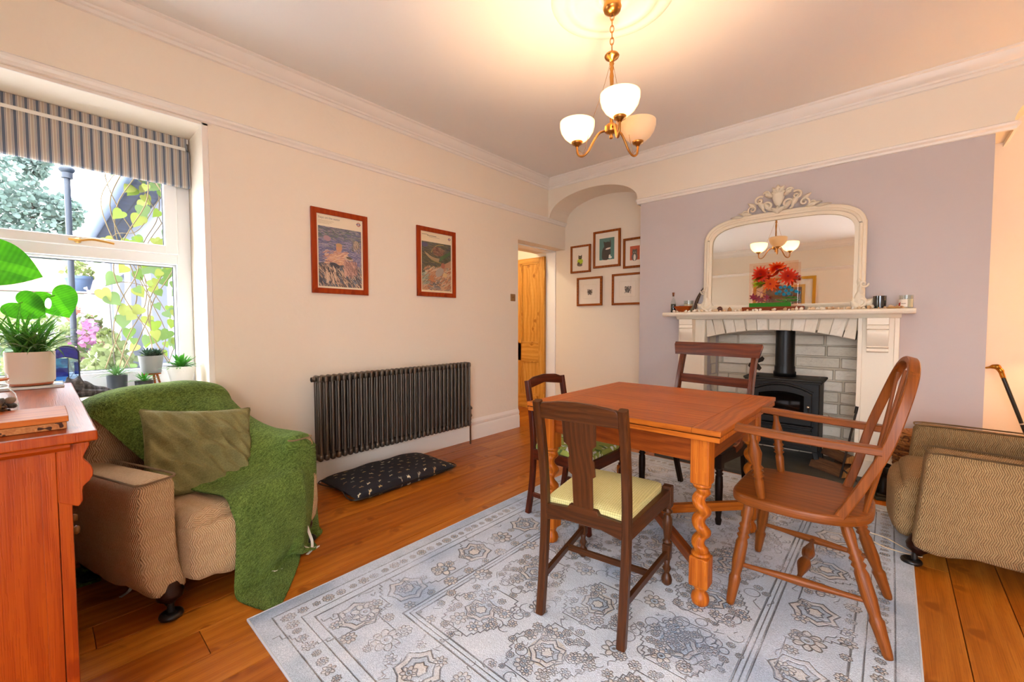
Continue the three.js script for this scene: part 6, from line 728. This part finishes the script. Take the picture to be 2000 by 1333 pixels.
// stained glass arch, cat
{
  const t = thing('stained_glass', 'small arched stained-glass panel in blues standing on the sill beside the plant', 'stained glass', [-3.58, SY, -0.098], Math.PI / 2), w = 0.05, h = 0.232, lead = mat({ color: 0x3a4044, roughness: 0.5, metalness: 0.4 }), gl = (c) => mat({ color: c, roughness: 0.08, transmission: 0.9, thickness: 0 });
  const arch = (w, h, y0) => { const p = [[-w, y0]]; for (let i = 0; i <= 16; i++) { const a = Math.PI * (1 - i / 16); p.push([w * Math.cos(a), h + 0.045 * Math.sin(a)]); } p.push([w, y0]); return p; };
  part(t, 'lead_frame', [tube(arch(w, h, 0.003).map(([x, y]) => [x, y, 0]), 0.0045, 60, 6), bar([-w, 0.004, 0], [w, 0.004, 0], 0.0045)], lead);
  part(t, 'lead_line', [tube([[-w, 0.206, 0], [0, 0.213, 0], [w, 0.194, 0]], 0.003, 16, 6), bar([0.006, 0.208, 0], [0.006, 0, 0], 0.003), bar([0.006, 0.06, 0], [w, 0.1, 0], 0.0022), tube([[0.01, 0.19, 0.001], [0.02, 0.14, 0.001], [0.045, 0.09, 0.001]], 0.0012, 12, 5), tube([[0.04, 0.19, 0.001], [0.03, 0.13, 0.001], [0.012, 0.09, 0.001]], 0.0012, 12, 5)], lead);
  part(t, 'glass_top', extrude([[-w, 0.206], ...arch(w, h, 0.2).slice(1, -1), [w, 0.196], [0, 0.212]], 0.003), gl(0x3a4fc8)); part(t, 'glass_left', boxc(-w, 0.004, 0, 0.006, 0.207, 0.003, 0), gl(0x7fb4e4)); part(t, 'glass_right', boxc(0.006, 0.004, 0, w, 0.2, 0.003, 0), gl(0xcfe2f4)); part(t, 'glass_wave', [boxc(-w + 0.002, 0.1, -0.002, 0.004, 0.15, 0.005, 0), boxc(0.03, 0.11, -0.002, w - 0.002, 0.18, 0.005, 0)], gl(0x2f74c0));
}
function blobs(caps, lo, hi, res, k) { // smooth union of capsules [a, b, ra, rb]
  const mc = new MarchingCubes(res, new THREE.MeshStandardMaterial(), false, false, 60000), size = Math.max(hi[0] - lo[0], hi[1] - lo[1], hi[2] - lo[2]) / 2, c = lo.map((l, i) => (l + hi[i]) / 2), half = res / 2;
  for (let z = 0; z < res; z++) for (let y = 0; y < res; y++) for (let x = 0; x < res; x++) { const p = [(x - half) / half * size + c[0], (y - half) / half * size + c[1], (z - half) / half * size + c[2]]; let d = 9; for (const [a, b, ra, rb] of caps) { const ab = [b[0] - a[0], b[1] - a[1], b[2] - a[2]], ap = [p[0] - a[0], p[1] - a[1], p[2] - a[2]], t = clamp((ap[0] * ab[0] + ap[1] * ab[1] + ap[2] * ab[2]) / (ab[0] ** 2 + ab[1] ** 2 + ab[2] ** 2 + 1e-9)), e = Math.hypot(ap[0] - ab[0] * t, ap[1] - ab[1] * t, ap[2] - ab[2] * t) - lerp(ra, rb, t), h = clamp(0.5 + 0.5 * (d - e) / k); d = lerp(d, e, h) - k * h * (1 - h); } mc.field[x + y * res + z * res * res] = -d; }
  mc.isolation = 0; mc.update(); const n = mc.count, g = new THREE.BufferGeometry(), P = new Float32Array(mc.positionArray.subarray(0, n * 3)); for (let i = 0; i < n; i++) for (let q = 0; q < 3; q++) P[i * 3 + q] = P[i * 3 + q] * size + c[q]; g.setAttribute('position', new THREE.BufferAttribute(P, 3)); return fixWinding(smooth(g));
}
{
  // lies along the sill, head away from the camera's right; z runs along the sill
  const t = thing('cat', 'dark grey tabby cat curled asleep on the sill, ears above the cabinet top', 'cat', [-3.41, SY, -0.2]);
  const g = blobs([[[-0.01, 0.045, 0.22], [0, 0.042, 0.05], 0.045, 0.042], [[0.02, 0.06, 0.085], [0.035, 0.066, 0.075], 0.034, 0.032], [[0.055, 0.056, 0.072], [0.068, 0.05, 0.068], 0.016, 0.011], [[0.026, 0.09, 0.066], [0.024, 0.118, 0.058], 0.014, 0.003], [[0.026, 0.09, 0.102], [0.024, 0.116, 0.108], 0.014, 0.003], [[0, 0.03, 0.04], [0.03, 0.022, -0.03], 0.034, 0.021], [[0.03, 0.022, -0.03], [0.045, 0.014, -0.075], 0.017, 0.012], [[0.055, 0.02, 0.05], [0.07, 0.014, -0.045], 0.02, 0.013], [[0.05, 0.02, 0.2], [0.08, 0.013, 0.06], 0.014, 0.012]], [-0.1, -0.01, -0.12], [0.13, 0.14, 0.29], 64, 0.016);
  uvBox(g, 2); part(t, 'body', g, mat({ map: tex(256, 256, (u, v) => { const n = fbm(u, v, 40, 40, 191, 2), s = Math.sin(u * 60 + 3 * fbm(u, v, 5, 5, 193, 2)) * 0.5 + 0.5; return mix3([0.16, 0.15, 0.16], [0.5, 0.48, 0.48], clamp(n * 0.7 + s * 0.4 - 0.2)); }, true, 4, 4), roughness: 0.9, sheen: 0.4 }));
}
// roman blind
{
  const t = thing('roman_blind', 'blue-grey and cream ticking-stripe roman blind half raised in the window', 'blind', [0, 0, 0]);
  const st = mat({ map: tex(512, 16, (u) => { const k = (x, w) => Math.abs(((u - x + 0.5) % 1 + 1) % 1 - 0.5) < w; if (k(0.3, 0.14)) return [0.42, 0.46, 0.53]; if (k(0.52, 0.03) || k(0.08, 0.03) || k(0.62, 0.02)) return [0.5, 0.53, 0.58]; if (k(0.82, 0.1)) return [0.80, 0.74, 0.68]; return [0.88, 0.85, 0.80]; }, true, 1 / 0.043, 1), roughness: 0.9, transmission: 0.22, thickness: 0, side: THREE.DoubleSide });
  const sheet = (prof, z0, z1) => grid(60, prof.length - 1, (u, v) => { const [x, y] = prof[Math.round(v * (prof.length - 1))]; const z = lerp(z0, z1, u); return [x + 0.0025 * Math.sin(z * 30) * (v > 0.2 ? 1 : 0), y, z, z, y * 4]; });
  const z0 = WZ0 + 0.006, z1 = WZ1 - 0.006; part(t, 'valance', sheet([[-3.672, 2.528], [-3.668, 2.49], [-3.668, 2.45], [-3.672, 2.41], [-3.672, 2.2]], z0 + 0.012, z1), st);
  const f = (o) => [[-3.668 + o, 2.44], [-3.65 + o, 2.437], [-3.644 + o, 2.41], [-3.648 + o, 2.33], [-3.644 + o, 2.25], [-3.64 + o, 2.2], [-3.645 + o, 2.187], [-3.66 + o, 2.185]]; part(t, 'front_fold', sheet(f(0), z0, z1), st); part(t, 'back_fold', sheet(f(-0.018).map(([x, y]) => [x, y + 0.012]), z0 + 0.004, z1), st);
  part(t, 'batten', boxc(-3.674, 2.437, z0 + 0.02, -3.655, 2.462, z1, 0.005), mat({ color: 0xf6f4ee, roughness: 0.5 })); part(t, 'headrail', boxc(-3.71, 2.495, z0, -3.674, 2.529, z1, 0.003), mat({ color: 0xf0eee8, roughness: 0.5 }));
}
// ---------------------------------------------------------------- right-hand side
{
  const t = thing('wicker_basket', 'lidded wicker log basket between the brown armchair and the chimney breast', 'basket', [0.165, 0, -4.215]), wm = [0x8a5426, 0xa56a34, 0x70421e].map((c) => mat({ color: c, roughness: 0.7 })), ring = (y, r, amp, ph, rad) => { const p = []; for (let i = 0; i < 72; i++) { const a = i / 72 * 6.2832; p.push([(r + amp * Math.cos(a * 18 + ph)) * Math.cos(a), y + 0.0015 * Math.sin(a * 7 + ph), (r + amp * Math.cos(a * 18 + ph)) * Math.sin(a)]); } return tube(p, rad, 144, 6, true); };
  const R = rng(221), rows = [[], [], []]; for (let i = 0; i < 26; i++) rows[i % 3].push(ring(0.012 + i * 0.0142, 0.118 + 0.024 * i / 26, 0.005, (i % 2) * Math.PI, 0.0075)); rows.forEach((l, i) => { const o = part(t, 'weave', l, wm[i]); o.userData.kind = 'stuff'; });
  for (let i = 0; i < 18; i++) { const a = i / 18 * 6.2832 + 0.087; part(t, 'stake', bar([0.116 * Math.cos(a), 0, 0.116 * Math.sin(a)], [0.143 * Math.cos(a), 0.39, 0.143 * Math.sin(a)], 0.005, 0.005, 6), wm[1]); }
  const braid = []; for (let k = 0; k < 3; k++) { const p = []; for (let i = 0; i < 120; i++) { const a = i / 120 * 6.2832, q = a * 14 + k * 2.094; p.push([(0.146 + 0.009 * Math.cos(q)) * Math.cos(a), 0.392 + 0.009 * Math.sin(q), (0.146 + 0.009 * Math.cos(q)) * Math.sin(a)]); } braid.push(tube(p, 0.008, 200, 6, true)); } part(t, 'rim', braid, wm[1]);
  const lid = part(t, 'lid', [ring(0.415, 0.142, 0.004, 0, 0.009), ring(0.432, 0.136, 0.004, 3.14, 0.009), ring(0.445, 0.118, 0.004, 0, 0.009), ring(0.455, 0.1, 0.004, 3.14, 0.009), ring(0.46, 0.08, 0.003, 0, 0.009), ring(0.463, 0.06, 0.003, 3.14, 0.009), ring(0.465, 0.04, 0.002, 0, 0.009), ring(0.465, 0.02, 0.001, 0, 0.01)], wm[1]); part(lid, 'finger_hole', tr(new THREE.TorusGeometry(0.018, 0.006, 8, 20), -0.07, 0.425, 0.125, 0, -0.5), wm[2]); part(t, 'lining', lathe([[0, 0.01], [0.112, 0.01], [0.136, 0.4], [0, 0.4]], 24), mat({ color: 0x3a2412, roughness: 1 }));
  const l = thing('door_stop', 'black cast-iron arched doorstop figure on the floor beside the basket', 'doorstop', [0.0, 0, -3.965], 0.25), im = mat({ color: 0x15130f, roughness: 0.45, metalness: 0.5 }); part(l, 'base', [boxc(-0.07, 0, -0.05, 0.07, 0.028, 0.05, 0.006), boxc(-0.06, 0.028, -0.04, 0.06, 0.045, 0.035, 0.006)], mat({ color: 0x3a3826, roughness: 0.5, metalness: 0.4 }));
  part(l, 'figure', blobs([[[0, 0.06, 0.0], [0, 0.14, -0.005], 0.042, 0.036], [[0, 0.19, 0.0], [0, 0.2, 0.012], 0.036, 0.03], [[0, 0.19, 0.03], [0, 0.185, 0.045], 0.018, 0.012], [[0.03, 0.06, 0.03], [0.026, 0.13, 0.02], 0.013, 0.012], [[-0.03, 0.06, 0.03], [-0.026, 0.13, 0.02], 0.013, 0.012], [[0.024, 0.215, -0.005], [0.034, 0.232, -0.008], 0.012, 0.006], [[-0.024, 0.215, -0.005], [-0.034, 0.232, -0.008], 0.012, 0.006], [[-0.045, 0.055, -0.02], [0.045, 0.055, -0.02], 0.025, 0.025]], [-0.1, 0.02, -0.08], [0.1, 0.26, 0.08], 44, 0.02), im); { const p = []; for (let i = 0; i <= 20; i++) { const a = Math.PI * (1 - i / 20); p.push([0.064 * Math.cos(a), 0.18 + 0.07 * Math.sin(a)]); } part(l, 'back_plate', extrude([[-0.064, 0.03], ...p, [0.064, 0.03]], 0.012, 0.003).translate(0, 0, -0.045), im); }
  const s = thing('walking_stick', 'black walking stick with brass duck-head handle leaning in the right alcove', 'walking stick', [0, 0, 0]), br = mat({ color: 0xa8742c, metalness: 1, roughness: 0.3 }), top = [0.6, 0.86, -4.6], foot = [0.852, 0.004, -4.56]; part(s, 'shaft', [bar(foot, top, 0.009, 0.0125, 14)], mat({ color: 0x14100d, roughness: 0.3 })); const at = (t) => top.map((q, i) => lerp(q, foot[i], t)); part(s, 'silver_band', bar(at(0.37), at(0.38), 0.0125, 0.0125, 14), mat({ color: 0xcfcac0, metalness: 1, roughness: 0.3 }));
  part(s, 'duck_head_handle', blobs([[[0.6, 0.86, -4.6], [0.588, 0.905, -4.6], 0.0135, 0.0145], [[0.588, 0.905, -4.6], [0.57, 0.932, -4.6], 0.0145, 0.017], [[0.57, 0.932, -4.6], [0.552, 0.933, -4.6], 0.018, 0.016], [[0.552, 0.931, -4.6], [0.518, 0.922, -4.6], 0.009, 0.0065]], [0.5, 0.84, -4.66], [0.63, 0.97, -4.54], 48, 0.008), br);
  const fl = thing('floor_lamp', 'standing lamp glowing in the right alcove outside the frame', 'lamp', [1.3, 0, -4.45]); part(fl, 'base', lathe([[0, 0], [0.14, 0], [0.14, 0.015], [0.02, 0.03], [0, 0.03]], 28), M.black2); part(fl, 'pole', bar([0, 0.02, 0], [0, 1.3, 0], 0.012), M.black2); part(fl, 'lamp_shade', tr(new THREE.CylinderGeometry(0.12, 0.19, 0.25, 32, 1, true), 0, 1.38, 0), mat({ color: 0xf2d8a8, roughness: 0.9, transmission: 0.5, thickness: 0, side: THREE.DoubleSide })); part(fl, 'bulb', tr(new THREE.SphereGeometry(0.03, 14, 10), 0, 1.38, 0), mat({ color: 0xffffff, emissive: [1, 0.6, 0.25], emissiveIntensity: 8 })); const pl = new THREE.PointLight(new THREE.Color().setRGB(1, 0.56, 0.22), 1.1); pl.position.set(0, 1.38, 0); pl.castShadow = true; fl.add(pl);
  single('cord', 'thin pale cord loops lying on the rug edge by the brown armchair', 'cord', [tube([[-0.12, 0.0155, -3.2], [-0.03, 0.0155, -3.09], [0.06, 0.0155, -3.06], [0.15, 0.018, -3.06]], 0.003, 24, 6), tube([[-0.09, 0.0155, -3.23], [0.0, 0.0155, -3.21], [0.09, 0.016, -3.12], [0.15, 0.018, -3.07]], 0.003, 24, 6)], mat({ color: 0xd8c4a4, roughness: 0.7 }));
  single('floor_cloth', 'bit of crumpled green cloth on the floor between cabinet and armchair', 'cloth', (() => { const g = grid(24, 24, (u, v) => [-3.06 + u * 0.24, 0.006 + 0.03 * fbm(u, v, 4, 4, 231, 3) * Math.sin(u * 3.1) , -0.16 + v * 0.09, u * 0.24, v * 0.1]); if (g.attributes.normal.getY(300) < 0) fixFlip(g); return g; })(), M.throw);
}
// ---------------------------------------------------------------- garden seen through the window
{
  const grass = mat({ map: tex(256, 256, (u, v) => mix3([0.20, 0.30, 0.12], [0.42, 0.5, 0.26], fbm(u, v, 20, 20, 241, 4)), true, 30, 30), roughness: 1 }), pav = mat({ map: tex(256, 256, (u, v) => mix3([0.70, 0.70, 0.70], [0.86, 0.86, 0.86], fbm(u, v, 12, 12, 243, 4)), true, 8, 8), roughness: 0.95 });
  struct('garden_ground', [boxc(-70, -0.35, -40, XL - T - 0.01, -0.25, 40, 0)], grass); struct('bounce_terrace', boxc(-12, -0.3, ZN + 0.22, 14, -0.14, 16, 0), pav); struct('garden_path', boxc(-13, -0.3, -1.0, XL - T - 0.02, -0.24, 2.2, 0), pav);  // terrace is added out of view, pale to bounce daylight onto the ceiling
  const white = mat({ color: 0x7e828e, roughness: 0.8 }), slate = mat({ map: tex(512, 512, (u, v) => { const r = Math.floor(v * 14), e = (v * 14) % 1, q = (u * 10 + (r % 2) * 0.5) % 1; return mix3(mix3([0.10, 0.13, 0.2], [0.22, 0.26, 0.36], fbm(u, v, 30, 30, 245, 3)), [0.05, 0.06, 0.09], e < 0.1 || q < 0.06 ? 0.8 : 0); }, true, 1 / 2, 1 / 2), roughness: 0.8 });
  const b = thing('extension_building', 'white rendered side building with steep slate roof and downpipe beyond the window', 'building', [0, 0, 0]);
  // long wall facing the garden with deep window and door openings
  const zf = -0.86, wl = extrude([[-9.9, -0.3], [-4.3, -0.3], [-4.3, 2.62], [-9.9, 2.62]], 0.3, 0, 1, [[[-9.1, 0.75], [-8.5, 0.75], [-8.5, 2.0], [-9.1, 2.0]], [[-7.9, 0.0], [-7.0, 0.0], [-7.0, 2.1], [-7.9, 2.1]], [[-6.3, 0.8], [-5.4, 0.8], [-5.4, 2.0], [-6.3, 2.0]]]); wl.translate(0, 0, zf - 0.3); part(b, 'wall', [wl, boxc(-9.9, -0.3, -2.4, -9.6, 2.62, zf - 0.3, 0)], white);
  const fr = mat({ color: 0xc9ccd2, roughness: 0.4 }), dk = mat({ color: 0x3c4656, roughness: 0.1 }); for (const [x0, x1, y0, y1] of [[-9.1, -8.5, 0.75, 2.0], [-7.9, -7.0, -0.25, 2.1], [-6.3, -5.4, 0.8, 2.0]]) { const f = part(b, 'window', [boxc(x0, y0, zf - 0.26, x0 + 0.07, y1, zf - 0.2, 0.004), boxc(x1 - 0.07, y0, zf - 0.26, x1, y1, zf - 0.2, 0.004), boxc(x0, y1 - 0.07, zf - 0.26, x1, y1, zf - 0.2, 0.004), boxc(x0, y0, zf - 0.26, x1, y0 + 0.07, zf - 0.2, 0.004), boxc((x0 + x1) / 2 - 0.03, y0, zf - 0.25, (x0 + x1) / 2 + 0.03, y1, zf - 0.21, 0.004)], fr); part(f, 'pane', boxc(x0, y0, zf - 0.245, x1, y1, zf - 0.24, 0), dk); }
  const rf = extrude([[-0.55, 2.52], [-0.60, 2.58], [-1.0, 3.5], [-1.3, 3.75], [-2.4, 3.75], [-2.4, 2.52]], 5.7); rf.applyMatrix4(new THREE.Matrix4().makeBasis(V3(0, 0, 1), V3(0, 1, 0), V3(1, 0, 0)).setPosition(-10.0, 0, 0)); fixWinding(rf); part(b, 'roof', uvBox(toCreasedNormals(rf, 0.4), 0), slate);
  part(b, 'gutter', tr(new THREE.CylinderGeometry(0.05, 0.05, 5.7, 10), -7.15, 2.5, -0.53, 0, 0, Math.PI / 2), mat({ color: 0x55647c, roughness: 0.5 })); part(b, 'downpipe', [tr(new THREE.CylinderGeometry(0.06, 0.06, 2.7, 14), -9.3, 1.05, -0.74), tr(new THREE.CylinderGeometry(0.1, 0.07, 0.2, 14), -9.3, 2.36, -0.72)], mat({ color: 0xc4c8d0, roughness: 0.5 }));
  // neighbour with clay roof
  const n = thing('neighbour_house', 'low neighbouring house with dull pink tiled roof behind the garden', 'house', [0, 0, 0]); part(n, 'wall', boxc(-19, -0.3, -2.2, -15, 2.1, 9, 0), mat({ color: 0xb4b2ae, roughness: 0.9 })); const nr = extrude([[-14.6, 2.0], [-17, 3.0], [-19.4, 2.0]], 11.6); nr.translate(0, 0, -2.4); part(n, 'roof', uvBox(nr, 2), mat({ map: tex(256, 256, (u, v) => mix3([0.30, 0.20, 0.17], [0.5, 0.38, 0.34], clamp(fbm(u, v, 20, 12, 247, 3) + (v * 12 % 1 < 0.15 ? -0.4 : 0))), true, 0.5, 0.5), roughness: 0.9 }));
  single('garden_post', 'thin dark pole with a ball finial standing close outside the window', 'post', [tr(new THREE.CylinderGeometry(0.028, 0.028, 3.4, 14), -7, 1.3, -0.258), tr(new THREE.SphereGeometry(0.07, 18, 12), -7, 3.0, -0.258, 0, 0, 0, [1, 0.7, 1]), tr(new THREE.CylinderGeometry(0.05, 0.05, 0.06, 14), -7, 2.93, -0.258)], mat({ color: 0x2c333c, roughness: 0.5, metalness: 0.3 }));
  // foliage clouds: leaf quads on branches, one InstancedMesh per plant
  const leafG = (() => { const g = grid(2, 3, (u, v) => { const s = u * 2 - 1, k = Math.sin(Math.PI * (0.08 + 0.9 * v)) * 0.5; return [s * k, v, 0.12 * s * s - 0.1 * v * v]; }); return g; })();
  const lm = [[0.07, 0.12, 0.08], [0.09, 0.14, 0.08], [0.14, 0.18, 0.04], [0.17, 0.21, 0.07], [0.08, 0.13, 0.11]].map((c) => mat({ color: c, roughness: 0.92, transmission: 0.35, thickness: 0, side: THREE.DoubleSide })), barkM = mat({ color: 0x4a4038, roughness: 0.9 });
  function foliage(parent, name, count, place, size, m, seed) { const R = rng(seed), im = new THREE.InstancedMesh(leafG, m, count), mx = new THREE.Matrix4(), q = new THREE.Quaternion(), e = new THREE.Euler(); for (let i = 0; i < count; i++) { const p = place(R, i); e.set(R() * 6.3, R() * 6.3, R() * 6.3); q.setFromEuler(e); const s = size * (0.6 + 0.8 * R()); mx.compose(V3(...p), q, V3(s, s, s)); im.setMatrixAt(i, mx); } im.name = name; im.userData.kind = 'stuff'; parent.add(im); return im; }
  const ell = (cs) => (R) => { const [x, y, z, a, b, c] = cs[Math.floor(R() * cs.length)], t = R() * 6.283, u = R() * 2 - 1, r = Math.cbrt(0.35 + 0.65 * R()), s = Math.sqrt(1 - u * u); return [x + a * r * s * Math.cos(t), y + b * r * u, z + c * r * s * Math.sin(t)]; };
  const tree = (label, cs, count, size, m, seed, trunk) => { const t = thing('tree', label, 'tree', [0, 0, 0]); foliage(t, 'foliage', count, ell(cs), size, m, seed); part(t, 'trunk', trunk.map(([a, b, r0, r1]) => bar(a, b, r0, r1, 8)), barkM); return t; };
  tree('tall pale birch-like tree at the far left of the window view', [[-26, 6.6, 0.6, 1.2, 1.5, 0.9], [-26, 5.3, 0.3, 1.2, 1.4, 1.3], [-26, 4.2, 0.6, 1.2, 1.2, 1.6], [-26, 5.9, -0.8, 0.8, 0.7, 0.6], [-26, 8.0, -0.1, 0.7, 0.8, 0.4], [-26, 3.2, -0.6, 1.2, 0.9, 1.2]], 5200, 0.17, lm[4], 251, [[[-26, -0.3, 0.2], [-26, 7.6, 0], 0.16, 0.03], [[-26, 4.5, 0.1], [-26, 6, -0.8], 0.05, 0.02], [[-26, 3.6, 0.1], [-26, 5.2, 1.0], 0.05, 0.02]]);
  tree('low round hedge trees across the back of the garden', [[-31, 2.6, -0.6, 1.4, 1.8, 1.6], [-31, 2.3, 1.6, 1.4, 1.7, 1.8], [-30, 2.6, -2.6, 1.4, 2.0, 1.5], [-31, 3.0, 3.6, 1.4, 1.9, 1.8]], 6200, 0.22, lm[1], 253, [[[-31, -0.3, -0.6], [-31, 3, -0.6], 0.15, 0.05], [[-31, -0.3, 1.6], [-31, 3, 1.6], 0.15, 0.05], [[-30, -0.3, -2.6], [-30, 3, -2.6], 0.15, 0.05]]);
  // climbing vine: large leaves of their own on thin stems
  const vine = thing('climbing_vine', 'vine of big lime-green leaves trailing over the right half of the window view', 'vine', [0, 0, 0]), R = rng(261), vg = (() => { const sh = new THREE.Shape(); sh.moveTo(0, 0.1); sh.bezierCurveTo(0.14, 0.28, 0.5, 0.2, 0.44, -0.1); sh.bezierCurveTo(0.4, -0.35, 0.16, -0.5, 0, -0.78); sh.bezierCurveTo(-0.16, -0.5, -0.4, -0.35, -0.44, -0.1); sh.bezierCurveTo(-0.5, 0.2, -0.14, 0.28, 0, 0.1); const g = new THREE.ShapeGeometry(sh, 8); deform(g, (x, y) => [x, y, 0.25 * x * x - 0.1 * y * y]); g.computeVertexNormals(); return g; })(), vm = [[0.16, 0.24, 0.02], [0.10, 0.18, 0.03], [0.22, 0.25, 0.04], [0.12, 0.2, 0.06]].map((c) => mat({ color: c, roughness: 0.92, transmission: 0.45, thickness: 0, side: THREE.DoubleSide }));
  const vs = []; for (let k = 0; k < 9; k++) { const z = -0.42 - R() * 0.33, x = -4.35 - R() * 0.6, p = []; for (let i = 0; i <= 7; i++) p.push([x + 0.12 * Math.sin(i + k), 0.9 + i * 0.26, z + 0.1 * Math.sin(i * 1.3 + k * 2)]); vs.push(tube(p, 0.004, 30, 5)); }
  part(vine, 'stem', [...vs, tube([[-4.5, 2.3, -0.7], [-4.5, 2.0, -0.55], [-4.5, 1.95, -0.42], [-4.5, 1.85, -0.36]], 0.003, 20, 5), tube([[-4.5, 1.55, -0.62], [-4.5, 1.58, -0.45], [-4.5, 1.54, -0.34]], 0.003, 20, 5)], mat({ color: 0x6a5a3c, roughness: 0.8 }));
  const spots = [[-4.5, 1.9, -0.36, 0.1], [-4.5, 1.86, -0.42, 0.11], [-4.5, 2.12, -0.45, 0.1], [-4.5, 2.1, -0.56, 0.12], [-4.5, 1.62, -0.40, 0.12], [-4.5, 1.5, -0.33, 0.13], [-4.5, 1.46, -0.37, 0.12], [-4.5, 1.38, -0.46, 0.14], [-4.5, 1.7, -0.46, 0.1], [-4.5, 1.3, -0.44, 0.12], [-4.5, 1.2, -0.47, 0.11]];
  for (let k = 0; k < 95; k++) { const s = spots[k] ?? [-4.3 - R() * 0.8, 0.85 + R() * 1.75, -0.47 - 0.36 * Math.pow(R(), 0.7), 0.06 + R() * 0.06]; const o = part(vine, k ? 'leaf_' + String(k).padStart(3, '0') : 'leaf', vg, vm[Math.floor(R() * 4)]); o.position.set(s[0], s[1], s[2]); o.scale.setScalar(s[3]); o.rotation.set(-0.3 + R() * 0.6, Math.PI / 2 + (R() - 0.5) * 1.4, (R() - 0.5) * 1.6, 'YXZ'); }
  // flower border
  const fb = thing('flower_border', 'loose border of pink, orange and yellow-green garden flowers below the window view', 'flowers', [0, 0, 0]); fb.userData.kind = 'stuff';
  foliage(fb, 'leaves', 4200, ell([[-7.6, 0.75, -0.35, 0.8, 0.55, 0.35], [-6.8, 0.55, -0.05, 0.6, 0.5, 0.4], [-8.4, 0.9, 0.1, 0.8, 0.6, 0.5], [-6.4, 0.6, -0.5, 0.5, 0.5, 0.22], [-9.5, 0.9, 0.9, 0.9, 0.8, 0.8]]), 0.06, lm[3], 263); foliage(fb, 'dark_leaves', 1800, ell([[-7.6, 0.55, -0.3, 0.8, 0.5, 0.4], [-8.2, 0.6, 0.2, 0.8, 0.5, 0.5]]), 0.07, lm[1], 265);
  for (const [c, n, s, cs] of [[[0.35, 0.12, 0.26], 160, 0.045, [[-7, 1.15, -0.38, 0.3, 0.16, 0.06], [-7.2, 0.95, -0.3, 0.4, 0.2, 0.12]]], [[0.42, 0.14, 0.08], 140, 0.05, [[-8.3, 1.35, -0.36, 0.3, 0.12, 0.1], [-8, 0.8, 0.1, 0.5, 0.25, 0.25]]], [[0.4, 0.34, 0.4], 200, 0.04, [[-7.4, 1.4, -0.42, 0.3, 0.3, 0.08], [-7.6, 0.9, -0.1, 0.4, 0.3, 0.2]]]]) foliage(fb, 'blooms', n, ell(cs), s, mat({ color: c, roughness: 0.92, transmission: 0.3, thickness: 0, side: THREE.DoubleSide }), 271 + n);
  const fl = thing('garden_flower', 'single purple spiky flower on a thin stem outside the window centre', 'flower', [-5.2, 1.53, -0.42]); part(fl, 'petals', Array.from({ length: 9 }, (_, i) => tr(blade(0.075, 0.007, 0.6, 4), 0, 0, 0, 0.3, i * 0.7, 0, 1).rotateZ(-1.1)), mat({ color: 0x9a6ab8, roughness: 0.6, side: THREE.DoubleSide })); part(fl, 'stem', bar([0, -1.7, -0.05], [0, 0, 0], 0.004, 0.003), barkM);
  const pot = (label, x, y, z, r, c) => { const t = thing('flower_pot', label, 'flower pot', [x, y, z]); part(t, 'pot', lathe([[0, 0], [r * 0.7, 0], [r * 0.95, r * 1.1], [r, r * 1.1], [r, r * 1.4], [r * 0.9, r * 1.4], [0, r * 1.2]], 20), mat({ color: c, roughness: 0.8 })); foliage(t, 'leaves', 140, ell([[0, r * 1.8, 0, r, r * 0.8, r]]), 0.05, lm[2], 281 + Math.round(x * 10)); };
  pot('terracotta pot on the wall left of the purple flower', -7.4, 1.08, -0.42, 0.1, 0x8a5a48); pot('small terracotta pot lower right among the flowers', -6.6, 0.98, -0.5, 0.07, 0x8a6058); pot('blue hanging pot beside the white downpipe', -9.2, 1.75, -0.42, 0.16, 0x4a5c78);
}
// ---------------------------------------------------------------- shadows for every mesh, then draw
scene.traverse((o) => { if (o.isMesh) { o.castShadow = true; o.receiveShadow = true; } });
renderer.render(scene, camera);
